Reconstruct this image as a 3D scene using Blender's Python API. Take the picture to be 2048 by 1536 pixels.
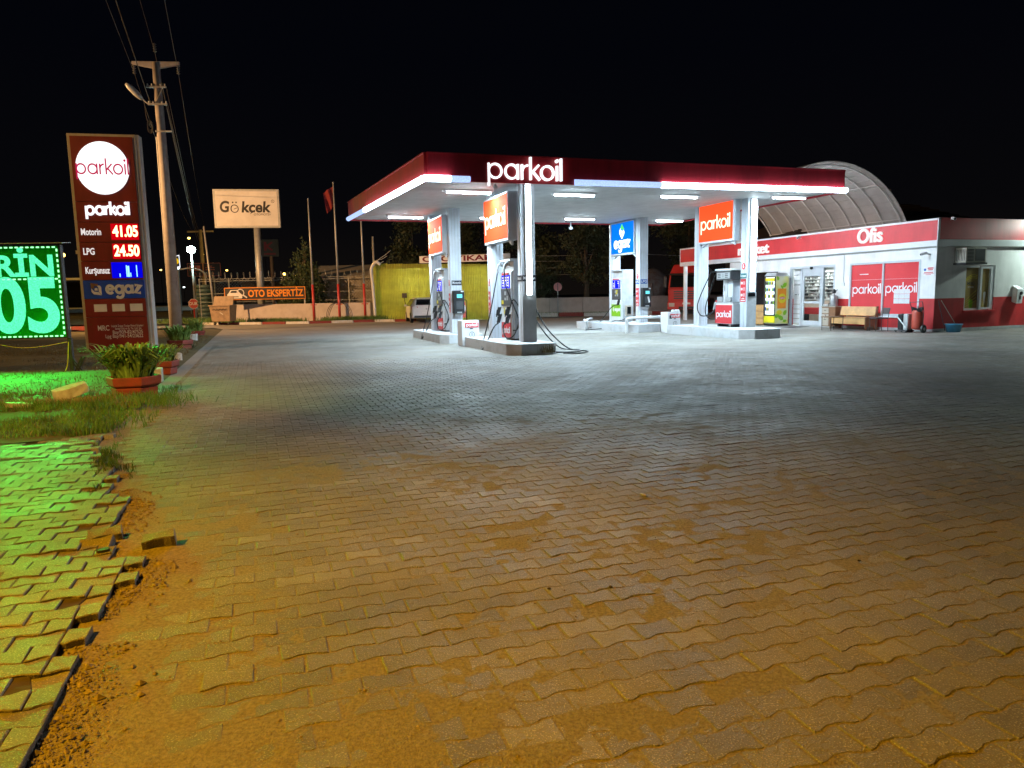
import bpy, math, random
import numpy as np
from mathutils import Vector, Matrix
for _o in list(bpy.data.objects):
    bpy.data.objects.remove(_o)
R = math.radians
scene = bpy.context.scene
col = scene.collection
rnd = random.Random(7)
rng = np.random.default_rng(7)

# ------------------------------------------------------------------ camera
CAM_H, PITCH, ROLL = 1.5, math.atan(178 / 1420.0), 0.0195
cam_data = bpy.data.cameras.new('camera')
cam_data.sensor_width = 36.0
cam_data.lens = 36.0 * 1420.0 / 2048.0
cam_data.clip_start, cam_data.clip_end = 0.1, 2000
cam = bpy.data.objects.new('camera', cam_data)
col.objects.link(cam)
_fw = Vector((0, math.cos(PITCH), -math.sin(PITCH)))
_r0, _u0 = Vector((1, 0, 0)), Vector((0, math.sin(PITCH), math.cos(PITCH)))
_rt = _r0 * math.cos(ROLL) - _u0 * math.sin(ROLL)
_up = _r0 * math.sin(ROLL) + _u0 * math.cos(ROLL)
cam.matrix_world = Matrix(((_rt.x, _up.x, -_fw.x, 0), (_rt.y, _up.y, -_fw.y, 0), (_rt.z, _up.z, -_fw.z, CAM_H), (0, 0, 0, 1)))
scene.camera = cam

# ------------------------------------------------------------------ night sky, exposure, sampling
world = bpy.data.worlds.new('World')
scene.world = world
world.use_nodes = True
_bg = world.node_tree.nodes['Background']
_bg.inputs['Color'].default_value = (0.30, 0.38, 0.80, 1)
_bg.inputs['Strength'].default_value = 0.0034
# faint glow of the town along the horizon
_wn, _wl = world.node_tree.nodes, world.node_tree.links
_tc = _wn.new('ShaderNodeTexCoord'); _sp = _wn.new('ShaderNodeSeparateXYZ'); _rm = _wn.new('ShaderNodeValToRGB')
_wl.new(_tc.outputs['Generated'], _sp.inputs['Vector']); _wl.new(_sp.outputs['Z'], _rm.inputs['Fac'])
_rm.color_ramp.elements[0].color = (1.5, 1.15, 0.95, 1); _rm.color_ramp.elements[1].position = 0.30; _rm.color_ramp.elements[1].color = (0.26, 0.34, 0.74, 1)
_e = _rm.color_ramp.elements.new(0.10); _e.color = (0.62, 0.60, 0.78, 1)
_wl.new(_rm.outputs['Color'], _bg.inputs['Color'])
scene.view_settings.view_transform = 'Standard'
scene.view_settings.look = 'None'
scene.view_settings.exposure = 0.0
scene.view_settings.gamma = 1.0
scene.view_settings.use_curve_mapping = False
cy = scene.cycles
cy.use_denoising = True
cy.use_adaptive_sampling = True
cy.adaptive_threshold = 0.015
cy.max_bounces = 6
cy.diffuse_bounces = 3
cy.glossy_bounces = 3
cy.transmission_bounces = 6
cy.transparent_max_bounces = 8
cy.sample_clamp_indirect = 4.0
cy.caustics_reflective = False
cy.caustics_refractive = False

# ------------------------------------------------------------------ street lamps of the road behind and beside the camera, and an added spot
def point_lamp(name, loc, color, power, radius=0.15):
    d = bpy.data.lights.new(name, 'POINT')
    d.color, d.energy, d.shadow_soft_size = color, power, radius
    o = bpy.data.objects.new(name, d)
    o.location = loc
    col.objects.link(o)
    return o
def spot_lamp(name, loc, target, color, power, cone, blend=1.0, radius=0.15):
    d = bpy.data.lights.new(name, 'SPOT')
    d.color, d.energy, d.shadow_soft_size, d.spot_size, d.spot_blend = color, power, radius, cone, blend
    o = bpy.data.objects.new(name, d)
    o.location = loc
    o.rotation_euler = (Vector(target) - Vector(loc)).to_track_quat('-Z', 'Y').to_euler()
    col.objects.link(o)
    return o
SODIUM = (1.0, 0.45, 0.008)
spot_lamp('sodium_light', (-7.5, 0.5, 8.5), (-2.5, 2.1, 0), SODIUM, 7400, R(65))
spot_lamp('sodium_light', (-3.2, -2.5, 8.5), (-6.6, 11.0, 0.0), (1.0, 0.54, 0.09), 9500, R(33))  # added spot from behind the camera, brightens the nearest planter and grass
spot_lamp('sodium_light', (-22.0, 9.0, 10.5), (-10.5, 19.5, 1.5), (1.0, 0.52, 0.14), 5500, R(100))
spot_lamp('sodium_light', (-29.0, 30.0, 10.5), (-18.5, 41.0, 3.0), (1.0, 0.52, 0.20), 30000, R(104))
point_lamp('sodium_light', (-62.0, 76.0, 10.0), (1.0, 0.52, 0.08), 5500)
point_lamp('sodium_light', (-33.0, 112.0, 14.0), (1.0, 0.52, 0.08), 6000)

# ------------------------------------------------------------------ frame of the station (s along the canopy front, t away from the road)
TH = R(19.5)
RS, RL = TH, TH - math.pi / 2       # thing faces -t ; thing faces -s
def W(s, t, z=0.0):
    return (s * math.cos(TH) - t * math.sin(TH), s * math.sin(TH) + t * math.cos(TH), z)

# ------------------------------------------------------------------ materials
def _nt(name):
    m = bpy.data.materials.new(name)
    m.use_nodes = True
    nt = m.node_tree
    return m, nt, nt.nodes['Principled BSDF']
def lerp(a, b, t):
    return tuple(x + (y - x) * t for x, y in zip(a, b))
def mat(name, c, rough=0.55, var=0.12, scale=6.0, bump=0.0, bscale=60.0, metal=0.0, c2=None, spec=0.5, thresh=(0.35, 0.65), objrand=0.0, detail=6.0, streak=0.0):
    """plain painted / concrete / metal surface: two tones mixed by a noise, optional fine relief"""
    m, nt, b = _nt(name)
    N, L = nt.nodes.new, nt.links.new
    tc = N('ShaderNodeTexCoord')
    no = N('ShaderNodeTexNoise'); no.inputs['Scale'].default_value = scale; no.inputs['Detail'].default_value = detail
    no.inputs['Roughness'].default_value = 0.62
    L(tc.outputs['Object'], no.inputs['Vector'])
    ra = N('ShaderNodeValToRGB')
    lo = tuple(max(0, x * (1 - var)) for x in c); hi = tuple(min(1, x * (1 + var)) for x in c)
    if c2 is not None: lo, hi = c2, c
    ra.color_ramp.elements[0].position, ra.color_ramp.elements[1].position = thresh
    ra.color_ramp.elements[0].color = (*lo, 1); ra.color_ramp.elements[1].color = (*hi, 1)
    L(no.outputs['Fac'], ra.inputs['Fac'])
    out = ra.outputs['Color']
    if objrand:
        oi = N('ShaderNodeObjectInfo'); mr = N('ShaderNodeMapRange')
        mr.inputs['To Min'].default_value, mr.inputs['To Max'].default_value = 1 - objrand, 1 + objrand
        L(oi.outputs['Random'], mr.inputs['Value'])
        mx = N('ShaderNodeVectorMath'); mx.operation = 'SCALE'
        L(out, mx.inputs[0]); L(mr.outputs['Result'], mx.inputs['Scale']); out = mx.outputs['Vector']
    if streak:      # rain streaks and grime running down
        mp = N('ShaderNodeMapping'); mp.inputs['Scale'].default_value = (2.6, 2.6, 0.45)
        sn = N('ShaderNodeTexNoise'); sn.inputs['Scale'].default_value = 1.0; sn.inputs['Detail'].default_value = 7; sn.inputs['Roughness'].default_value = .7
        L(tc.outputs['Object'], mp.inputs['Vector']); L(mp.outputs['Vector'], sn.inputs['Vector'])
        sr = N('ShaderNodeMapRange'); sr.inputs['From Min'].default_value = .35; sr.inputs['From Max'].default_value = .55
        sr.inputs['To Min'].default_value = 1 - streak; sr.inputs['To Max'].default_value = 1.0
        L(sn.outputs['Fac'], sr.inputs['Value'])
        sx = N('ShaderNodeVectorMath'); sx.operation = 'SCALE'
        L(out, sx.inputs[0]); L(sr.outputs['Result'], sx.inputs['Scale']); out = sx.outputs['Vector']
    L(out, b.inputs['Base Color'])
    b.inputs['Roughness'].default_value = rough
    b.inputs['Metallic'].default_value = metal
    b.inputs['Specular IOR Level'].default_value = spec
    rr = N('ShaderNodeMapRange'); rr.inputs['To Min'].default_value = max(0.02, rough - 0.1); rr.inputs['To Max'].default_value = min(1, rough + 0.1)
    L(no.outputs['Fac'], rr.inputs['Value']); L(rr.outputs['Result'], b.inputs['Roughness'])
    if bump:
        n2 = N('ShaderNodeTexNoise'); n2.inputs['Scale'].default_value = bscale; n2.inputs['Detail'].default_value = 5
        L(tc.outputs['Object'], n2.inputs['Vector'])
        bp = N('ShaderNodeBump'); bp.inputs['Strength'].default_value = bump; bp.inputs['Distance'].default_value = 0.01
        L(n2.outputs['Fac'], bp.inputs['Height']); L(bp.outputs['Normal'], b.inputs['Normal'])
    return m
def glow(name, c, strength, sample=True, var=0.0, scale=30.0):
    m, nt, b = _nt(name)
    b.inputs['Base Color'].default_value = (*[min(0.5, x * 0.3) for x in c], 1)
    b.inputs['Roughness'].default_value = 0.85
    b.inputs['Specular IOR Level'].default_value = 0.08
    b.inputs['Emission Color'].default_value = (*c, 1)
    b.inputs['Emission Strength'].default_value = strength
    if var:
        N, L = nt.nodes.new, nt.links.new
        tc = N('ShaderNodeTexCoord'); no = N('ShaderNodeTexNoise'); no.inputs['Scale'].default_value = scale
        L(tc.outputs['Object'], no.inputs['Vector'])
        mr = N('ShaderNodeMapRange'); mr.inputs['From Min'].default_value = 0.3; mr.inputs['From Max'].default_value = 0.7
        mr.inputs['To Min'].default_value = strength * (1 - var); mr.inputs['To Max'].default_value = strength * (1 + var)
        L(no.outputs['Fac'], mr.inputs['Value']); L(mr.outputs['Result'], b.inputs['Emission Strength'])
    if not sample:
        m.cycles.emission_sampling = 'NONE'
    return m
def glass(name, tint=(0.8, 0.85, 0.85), alpha=0.25):
    m, nt, b = _nt(name)
    b.inputs['Base Color'].default_value = (*tint, 1)
    b.inputs['Roughness'].default_value = 0.04
    b.inputs['Alpha'].default_value = alpha
    b.inputs['Specular IOR Level'].default_value = 0.6
    return m

PAL = {}
PAL['white_paint'] = mat('white_paint', (0.74, 0.76, 0.79), 0.35, 0.06, 2.5)
PAL['column_white'] = mat('column_white', (0.70, 0.74, 0.82), 0.38, 0.07, 2.0, streak=0.16)
PAL['ceiling_white'] = mat('ceiling_white', (0.68, 0.70, 0.72), 0.62, 0.08, 1.2, streak=0.12, spec=0.3)
PAL['silver'] = mat('silver', (0.58, 0.59, 0.61), 0.42, 0.10, 4, metal=0.08, streak=0.1)
PAL['steel'] = mat('steel', (0.42, 0.43, 0.45), 0.42, 0.15, 9, metal=0.7)
PAL['black_plastic'] = mat('black_plastic', (0.018, 0.019, 0.022), 0.38, 0.2, 10)
PAL['rubber'] = mat('rubber', (0.015, 0.016, 0.018), 0.42, 0.2, 14)
PAL['dark_grey'] = mat('dark_grey', (0.06, 0.062, 0.068), 0.45, 0.15, 8)
PAL['brand_red'] = mat('brand_red', (0.62, 0.035, 0.045), 0.42, 0.10, 1.2, streak=0.12)
PAL['fascia_red'] = mat('fascia_red', (0.40, 0.012, 0.022), 0.50, 0.16, 0.8, streak=0.3)
PAL['wall_red'] = mat('wall_red', (0.50, 0.025, 0.028), 0.6, 0.16, 1.6, bump=0.3, bscale=14, streak=0.16)
PAL['wall_white'] = mat('wall_white', (0.80, 0.80, 0.80), 0.65, 0.08, 1.4, bump=0.3, bscale=14, streak=0.09)
PAL['totem_red'] = mat('totem_red', (0.21, 0.014, 0.012), 0.5, 0.14, 1.6, streak=0.2)
PAL['totem_frame'] = mat('totem_frame', (0.48, 0.44, 0.42), 0.45, 0.1, 3)
PAL['sticker_red'] = mat('sticker_red', (0.62, 0.04, 0.05), 0.4, 0.06, 9)
PAL['sticker_white'] = mat('sticker_white', (0.8, 0.8, 0.82), 0.4, 0.04, 9)
PAL['sticker_black'] = mat('sticker_black', (0.012, 0.014, 0.03), 0.4, 0.1, 9)
PAL['sticker_teal'] = mat('sticker_teal', (0.01, 0.16, 0.17), 0.4, 0.06, 9)
PAL['sticker_blue'] = mat('sticker_blue', (0.012, 0.10, 0.42), 0.4, 0.06, 9)
PAL['sticker_yellow'] = mat('sticker_yellow', (0.75, 0.62, 0.02), 0.4, 0.06, 9)
PAL['egaz_green'] = mat('egaz_green', (0.22, 0.50, 0.01), 0.4, 0.08, 6)
PAL['egaz_navy'] = mat('egaz_navy', (0.010, 0.060, 0.48), 0.45, 0.1, 4)
PAL['logo_sand'] = mat('logo_sand', (0.72, 0.70, 0.74), 0.5, 0.06, 8)
PAL['concrete'] = mat('concrete', (0.46, 0.47, 0.48), 0.75, 0.16, 3.5, bump=0.35, bscale=55)
PAL['island_paint'] = mat('island_paint', (0.55, 0.57, 0.60), 0.55, 0.1, 2.2, bump=0.25, bscale=40, c2=(0.36, 0.36, 0.36), thresh=(0.22, 0.5))
PAL['pole_concrete'] = mat('pole_concrete', (0.36, 0.33, 0.31), 0.8, 0.14, 3, bump=0.3, bscale=30)
PAL['wood_orange'] = mat('wood_orange', (0.62, 0.36, 0.15), 0.42, 0.18, 3)
PAL['wood_dark'] = mat('wood_dark', (0.20, 0.095, 0.045), 0.5, 0.2, 4)
PAL['wood_pale'] = mat('wood_pale', (0.46, 0.40, 0.33), 0.55, 0.12, 4)
PAL['bin_brown'] = mat('bin_brown', (0.30, 0.21, 0.13), 0.6, 0.2, 4, bump=0.2, bscale=30)
PAL['dark_metal'] = mat('dark_metal', (0.05, 0.05, 0.055), 0.5, 0.2, 6, metal=0.3)
PAL['galvanised'] = mat('galvanised', (0.46, 0.48, 0.49), 0.5, 0.12, 5, metal=0.4)
PAL['kerb_red'] = mat('kerb_red', (0.22, 0.035, 0.03), 0.8, 0.3, 9, bump=0.4, bscale=40, c2=(0.16, 0.10, 0.08), thresh=(0.25, 0.5))
PAL['kerb_white'] = mat('kerb_white', (0.58, 0.57, 0.54), 0.8, 0.2, 9, bump=0.4, bscale=40, c2=(0.30, 0.26, 0.20), thresh=(0.25, 0.5))
PAL['planter_red'] = mat('planter_red', (0.33, 0.055, 0.04), 0.75, 0.2, 7, bump=0.4, bscale=50, c2=(0.22, 0.05, 0.035))
PAL['block_white'] = mat('block_white', (0.62, 0.60, 0.57), 0.8, 0.15, 8, bump=0.4, bscale=40, c2=(0.38, 0.32, 0.26), thresh=(0.25, 0.55))
PAL['leaf_green'] = mat('leaf_green', (0.22, 0.37, 0.08), 0.55, 0.4, 5, objrand=0.2)
PAL['grass_green'] = mat('grass_green', (0.10, 0.22, 0.03), 0.6, 0.45, 3)
PAL['grass_dry'] = mat('grass_dry', (0.15, 0.125, 0.05), 0.7, 0.4, 2)
PAL['grass_straw'] = mat('grass_straw', (0.26, 0.22, 0.10), 0.7, 0.3, 3)
PAL['weed_green'] = mat('weed_green', (0.10, 0.19, 0.04), 0.6, 0.35, 4)
PAL['conifer_green'] = mat('conifer_green', (0.055, 0.085, 0.03), 0.65, 0.4, 3)
PAL['tree_green'] = mat('tree_green', (0.035, 0.05, 0.022), 0.65, 0.4, 2)
PAL['bark'] = mat('bark', (0.10, 0.075, 0.05), 0.9, 0.25, 6, bump=0.5, bscale=25)
PAL['soil'] = mat('soil', (0.075, 0.055, 0.035), 0.95, 0.25, 6, bump=0.6, bscale=30)
PAL['asphalt'] = mat('asphalt', (0.055, 0.053, 0.05), 0.85, 0.2, 2, bump=0.3, bscale=80)
PAL['ground_dark'] = mat('ground_dark', (0.05, 0.043, 0.034), 0.95, 0.3, 0.6, bump=0.3, bscale=8)
PAL['shed_yellow'] = mat('shed_yellow', (0.52, 0.54, 0.10), 0.5, 0.22, 1.4, c2=(0.34, 0.34, 0.08), thresh=(0.2, 0.6))
def translucent(name, c, amount):
    m = mat(name, c, 0.5, 0.18, 1.4)
    nt = m.node_tree; b = nt.nodes['Principled BSDF']; out = nt.nodes['Material Output']
    tr = nt.nodes.new('ShaderNodeBsdfTranslucent'); mx = nt.nodes.new('ShaderNodeMixShader'); mx.inputs['Fac'].default_value = amount
    nt.links.new(b.inputs['Base Color'].links[0].from_socket, tr.inputs['Color'])
    nt.links.new(b.outputs['BSDF'], mx.inputs[1]); nt.links.new(tr.outputs['BSDF'], mx.inputs[2]); nt.links.new(mx.outputs['Shader'], out.inputs['Surface'])
    return m
PAL['shed_yellow'] = translucent('shed_yellow_sheet', (0.60, 0.62, 0.10), 0.35)
PAL['shed_grey'] = mat('shed_grey', (0.30, 0.28, 0.25), 0.65, 0.16, 1.5)
PAL['wall_plaster'] = mat('wall_plaster', (0.56, 0.50, 0.46), 0.8, 0.12, 1.5, bump=0.3, bscale=20, c2=(0.40, 0.34, 0.30), thresh=(0.2, 0.55))
PAL['car_white'] = mat('car_white', (0.78, 0.79, 0.80), 0.22, 0.03, 2)
PAL['dark_glass'] = mat('dark_glass', (0.010, 0.012, 0.014), 0.06, 0.1, 3)
PAL['truck_red'] = mat('truck_red', (0.55, 0.04, 0.035), 0.3, 0.08, 2)
PAL['drum_grey'] = mat('drum_grey', (0.34, 0.33, 0.33), 0.65, 0.25, 2.5, c2=(0.26, 0.13, 0.12), thresh=(0.32, 0.55))
PAL['roof_tile'] = mat('roof_tile', (0.045, 0.032, 0.028), 0.8, 0.3, 5)
PAL['vault_sheet'] = mat('vault_sheet', (0.50, 0.485, 0.475), 0.5, 0.1, 1.5)
PAL['vault_rib'] = mat('vault_rib', (0.85, 0.84, 0.83), 0.5, 0.06, 3)
PAL['film_red'] = mat('film_red', (0.68, 0.06, 0.07), 0.22, 0.06, 1.2)
PAL['ac_beige'] = mat('ac_beige', (0.56, 0.53, 0.46), 0.5, 0.08, 5)
PAL['bucket_blue'] = mat('bucket_blue', (0.05, 0.22, 0.38), 0.4, 0.1, 6)
PAL['fridge_yellow'] = mat('fridge_yellow', (0.80, 0.72, 0.02), 0.35, 0.05, 4)
PAL['ext_red'] = mat('ext_red', (0.46, 0.07, 0.045), 0.35, 0.1, 5)
PAL['sign_white'] = mat('sign_white', (0.78, 0.76, 0.73), 0.5, 0.08, 1.0)
PAL['sign_black'] = mat('sign_black', (0.02, 0.02, 0.022), 0.5, 0.2, 3)
PAL['sign_orange'] = mat('sign_orange', (0.85, 0.28, 0.015), 0.45, 0.08, 3)
PAL['stop_red'] = mat('stop_red', (0.52, 0.05, 0.045), 0.4, 0.08, 6)
PAL['gantry_blue'] = mat('gantry_blue', (0.025, 0.035, 0.085), 0.5, 0.1, 2)
PAL['gantry_pink'] = mat('gantry_pink', (0.70, 0.22, 0.20), 0.4, 0.05, 4)
PAL['tank_green'] = mat('tank_green', (0.06, 0.11, 0.10), 0.5, 0.2, 3)
PAL['flag_red'] = mat('flag_red', (0.18, 0.012, 0.016), 0.8, 0.15, 4)
PAL['frame_grey'] = mat('frame_grey', (0.52, 0.56, 0.60), 0.35, 0.05, 4)
PAL['goods'] = mat('goods', (0.42, 0.40, 0.36), 0.5, 0.6, 22, c2=(0.05, 0.06, 0.10), objrand=0.45)
PAL['skin_paper'] = mat('paper', (0.72, 0.70, 0.74), 0.6, 0.12, 40)
# lit things
PAL['tube_light'] = glow('tube_light', (0.66, 0.88, 1.0), 1080)
PAL['led_bright'] = glow('led_bright', (0.62, 0.84, 1.0), 16.0)
PAL['led_front'] = glow('led_front', (0.58, 0.82, 1.0), 19.0)
PAL['led_added'] = glow('led_added', (0.78, 0.89, 1.0), 66.0)
PAL['led_dim'] = glow('led_dim', (0.42, 0.58, 1.0), 1.25, var=0.15)
PAL['led_column'] = glow('led_column', (0.75, 0.93, 1.0), 16.0)
PAL['sign_red_lit'] = glow('sign_red_lit', (1.0, 0.085, 0.02), 1.25)
PAL['sign_blue_lit'] = glow('sign_blue_lit', (0.0, 0.17, 0.78), 1.15)
PAL['letter_white_lit'] = glow('letter_white_lit', (1.0, 0.97, 0.95), 1.5, sample=False)
PAL['letter_cream_lit'] = glow('letter_cream_lit', (1.0, 0.88, 0.62), 1.5, sample=False)
PAL['fascia_letter_lit'] = glow('fascia_letter_lit', (0.93, 0.96, 1.0), 1.35)
PAL['logo_green_lit'] = glow('logo_green_lit', (0.12, 0.85, 0.16), 1.0, sample=False)
PAL['disc_white_lit'] = glow('disc_white_lit', (0.93, 0.98, 1.0), 1.3)
PAL['disc_text'] = glow('disc_text', (0.62, 0.02, 0.10), 0.75, sample=False)
PAL['price_lit'] = glow('price_lit', (1.0, 0.62, 0.30), 3.5, sample=False)
PAL['price_red'] = glow('price_red', (1.0, 0.0, 0.01), 0.55)
PAL['price_blue'] = glow('price_blue', (0.0, 0.0, 1.0), 0.75)
PAL['price_cyan'] = glow('price_cyan', (0.25, 0.6, 1.0), 2.0, sample=False)
PAL['pump_blue'] = glow('pump_blue', (0.0, 0.01, 1.0), 0.85, sample=False)
PAL['lcd_cyan'] = glow('lcd_cyan', (0.2, 0.85, 0.95), 0.9, sample=False)
PAL['green_led'] = glow('green_led', (0.10, 1.0, 0.48), 1.2, var=0.3, scale=30)
PAL['green_panel'] = glow('green_panel', (0.0, 1.0, 0.03), 0.03)
PAL['green_dot'] = glow('green_dot', (0.35, 1.0, 0.5), 1.7, sample=False)
PAL['lamp_cool'] = glow('lamp_cool', (0.75, 1.0, 0.92), 60)
PAL['lamp_warm'] = glow('lamp_warm', (1.0, 0.62, 0.12), 8, sample=False)
PAL['lamp_white'] = glow('lamp_white', (0.8, 1.0, 1.0), 5, sample=False)
PAL['opet_yellow'] = glow('neon_yellow', (1.0, 0.62, 0.0), 1.1, sample=False)
PAL['neon_white'] = glow('neon_white', (0.9, 0.92, 1.0), 1.2, sample=False)
PAL['shop_light'] = glow('shop_light', (0.86, 1.0, 0.92), 34)
PAL['fridge_light'] = glow('fridge_light', (0.85, 1.0, 1.0), 1.5)
PAL['ofis_letter'] = glow('ofis_letter', (1.0, 0.95, 0.95), 0.75, sample=False)
PAL['clear_glass'] = glass('clear_glass', (0.06, 0.07, 0.07), 0.05)

# ------------------------------------------------------------------ mesh helpers
class MB:
    def __init__(s):
        s.v, s.f = [], []
    def add(s, vs, fs):
        b = len(s.v)
        s.v += [tuple(v) for v in vs]
        s.f += [tuple(b + i for i in f) for f in fs]
        return s
    def box(s, x0, x1, y0, y1, z0, z1):
        return s.hexa([(x0, y0, z0), (x1, y0, z0), (x1, y1, z0), (x0, y1, z0), (x0, y0, z1), (x1, y0, z1), (x1, y1, z1), (x0, y1, z1)])
    def hexa(s, p):
        return s.add(p, [(0, 3, 2, 1), (4, 5, 6, 7), (0, 1, 5, 4), (1, 2, 6, 5), (2, 3, 7, 6), (3, 0, 4, 7)])
    def rbox(s, c, size, ax, ang):
        m = Matrix.Rotation(ang, 4, ax)
        h = [x / 2 for x in size]
        p = []
        for z in (-1, 1):
            for x, y in ((-1, -1), (1, -1), (1, 1), (-1, 1)):
                p.append(tuple(Vector(c) + m @ Vector((x * h[0], y * h[1], z * h[2]))))
        return s.hexa(p)
    def quad(s, a, b, c, d):
        return s.add([a, b, c, d], [(0, 1, 2, 3)])
    def cyl(s, p0, p1, r0, r1=None, n=10, caps=True):
        r1 = r0 if r1 is None else r1
        p0, p1 = Vector(p0), Vector(p1)
        d = (p1 - p0).normalized()
        a = d.orthogonal().normalized(); b = d.cross(a)
        vs = []
        for p, r in ((p0, r0), (p1, r1)):
            for i in range(n):
                an = 2 * math.pi * i / n
                vs.append(p + (a * math.cos(an) + b * math.sin(an)) * r)
        fs = [(i, (i + 1) % n, n + (i + 1) % n, n + i) for i in range(n)]
        if caps: fs += [tuple(range(n - 1, -1, -1)), tuple(range(n, 2 * n))]
        return s.add(vs, fs)
    def tube(s, pts, r, n=6, radii=None):
        pts = [Vector(p) for p in pts]
        vs, fs = [], []
        a = None
        for i, p in enumerate(pts):
            d = (pts[min(i + 1, len(pts) - 1)] - pts[max(i - 1, 0)]).normalized()
            a = d.orthogonal().normalized() if a is None else (a - d * a.dot(d)).normalized()
            b = d.cross(a)
            rr = radii[i] if radii else r
            for k in range(n):
                an = 2 * math.pi * k / n
                vs.append(p + (a * math.cos(an) + b * math.sin(an)) * rr)
        for i in range(len(pts) - 1):
            for k in range(n):
                fs.append((i * n + k, i * n + (k + 1) % n, (i + 1) * n + (k + 1) % n, (i + 1) * n + k))
        fs += [tuple(range(n - 1, -1, -1)), tuple((len(pts) - 1) * n + k for k in range(n))]
        return s.add(vs, fs)
    def lathe(s, prof, n=16, c=(0, 0, 0)):
        vs, fs = [], []
        for r, z in prof:
            for k in range(n):
                an = 2 * math.pi * k / n
                vs.append((c[0] + r * math.cos(an), c[1] + r * math.sin(an), c[2] + z))
        for i in range(len(prof) - 1):
            for k in range(n):
                fs.append((i * n + k, i * n + (k + 1) % n, (i + 1) * n + (k + 1) % n, (i + 1) * n + k))
        fs += [tuple(range(n - 1, -1, -1)), tuple((len(prof) - 1) * n + k for k in range(n))]
        return s.add(vs, fs)
    def prism(s, pts, y0, y1):
        """polygon given in x,z (counter-clockwise seen from -y) pushed from y0 to y1"""
        n = len(pts)
        vs = [(x, y0, z) for x, z in pts] + [(x, y1, z) for x, z in pts]
        fs = [tuple(range(n)), tuple(range(2 * n - 1, n - 1, -1))] + [((i + 1) % n, i, n + i, n + (i + 1) % n) for i in range(n)]
        return s.add(vs, fs)
    def disc(s, c, r, y1, n=24, rz=None):
        rz = rz or r
        pts = [(c[0] + r * math.cos(2 * math.pi * i / n), c[2] + rz * math.sin(2 * math.pi * i / n)) for i in range(n)]
        return s.prism(pts, c[1], c[1] + y1)
    def mesh(s, name):
        me = bpy.data.meshes.new(name)
        me.from_pydata(s.v, [], s.f)
        me.update()
        return me
    def build(s, name, m, parent=None, smooth=False, bevel=0.0, loc=None, rotz=0.0):
        return put(name, s.mesh(name), m, parent, smooth, bevel, loc, rotz)
def put(name, me, m, parent=None, smooth=False, bevel=0.0, loc=None, rotz=0.0):
    m = PAL[m] if isinstance(m, str) else m
    if not me.materials: me.materials.append(m)
    o = bpy.data.objects.new(name, me)
    col.objects.link(o)
    if parent is not None: o.parent = parent
    if loc is not None: o.location = loc
    o.rotation_euler.z = rotz
    if smooth:
        me.polygons.foreach_set('use_smooth', [True] * len(me.polygons))
    if bevel:
        b = o.modifiers.new('bevel', 'BEVEL'); b.width = bevel; b.segments = 2; b.limit_method = 'ANGLE'; b.angle_limit = R(35)
    return o
def tag(o, label=None, cat=None, group=None, kind=None):
    if label: o['label'] = label
    if cat: o['category'] = cat
    if group: o['group'] = group
    if kind: o['kind'] = kind
    return o
def thing(name, label, cat, loc=(0, 0, 0), rotz=0.0, group=None):
    o = bpy.data.objects.new(name, None)
    o.empty_display_size = 0.2
    col.objects.link(o)
    o.location = loc; o.rotation_euler.z = rotz
    return tag(o, label, cat, group)
def struct(o):
    o['kind'] = 'structure'
    return o
def spline(pts, n=8):
    pts = [Vector(p) for p in pts]
    P = [pts[0] * 2 - pts[1]] + pts + [pts[-1] * 2 - pts[-2]]
    out = []
    for i in range(1, len(P) - 2):
        for k in range(n):
            t = k / n
            a, b, c, d = P[i - 1], P[i], P[i + 1], P[i + 2]
            out.append(0.5 * ((2 * b) + (c - a) * t + (2 * a - 5 * b + 4 * c - d) * t * t + (3 * b - a - 3 * c + d) * t ** 3))
    out.append(pts[-1])
    return out
def np_mesh(name, verts, faces_flat, sizes):
    """fast mesh from numpy: verts (n,3), flat vertex indices, size of every face"""
    me = bpy.data.meshes.new(name)
    me.vertices.add(len(verts)); me.vertices.foreach_set('co', np.asarray(verts, dtype=np.float32).ravel())
    me.loops.add(len(faces_flat)); me.loops.foreach_set('vertex_index', np.asarray(faces_flat, dtype=np.int32))
    me.polygons.add(len(sizes))
    st = np.concatenate([[0], np.cumsum(sizes)[:-1]]).astype(np.int32)
    me.polygons.foreach_set('loop_start', st)
    me.polygons.foreach_set('use_smooth', np.zeros(len(sizes), dtype=bool))
    me.update(calc_edges=True)
    me.validate()
    return me

# --- lettering
_txt = {}
def text_mesh(s, size, bold=0.0, extrude=0.004, shear=0.0, spacing=1.0, width=None, align='CENTER'):
    key = (s, size, bold, extrude, shear, spacing, width, align)
    if key in _txt: return _txt[key]
    cu = bpy.data.curves.new('lettering', 'FONT')
    cu.body, cu.size, cu.extrude, cu.offset, cu.shear = s, size, extrude, bold * size, shear
    cu.space_character = spacing
    cu.align_x, cu.align_y = align, 'CENTER'
    cu.resolution_u = 3 if size < .4 else 8
    ob = bpy.data.objects.new('lettering', cu)
    me = bpy.data.meshes.new_from_object(ob)
    bpy.data.objects.remove(ob); bpy.data.curves.remove(cu)
    n = len(me.vertices)
    co = np.zeros(n * 3, dtype=np.float32); me.vertices.foreach_get('co', co); co = co.reshape(-1, 3)
    if width and n:
        cx = (co[:, 0].min() + co[:, 0].max()) / 2
        co[:, 0] = (co[:, 0] - cx) * width / max(1e-6, co[:, 0].max() - co[:, 0].min())
    out = np.stack([co[:, 0], -co[:, 2], co[:, 1]], 1)          # stands upright, reads from -y
    me.vertices.foreach_set('co', out.ravel()); me.update()
    me.materials.clear()
    _txt[key] = me
    return me
def text(s, size, m, parent, loc, name='lettering', rotz=0.0, **k):
    me = text_mesh(s, size, **k).copy()
    return put(name, me, m, parent, loc=loc, rotz=rotz)
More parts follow.
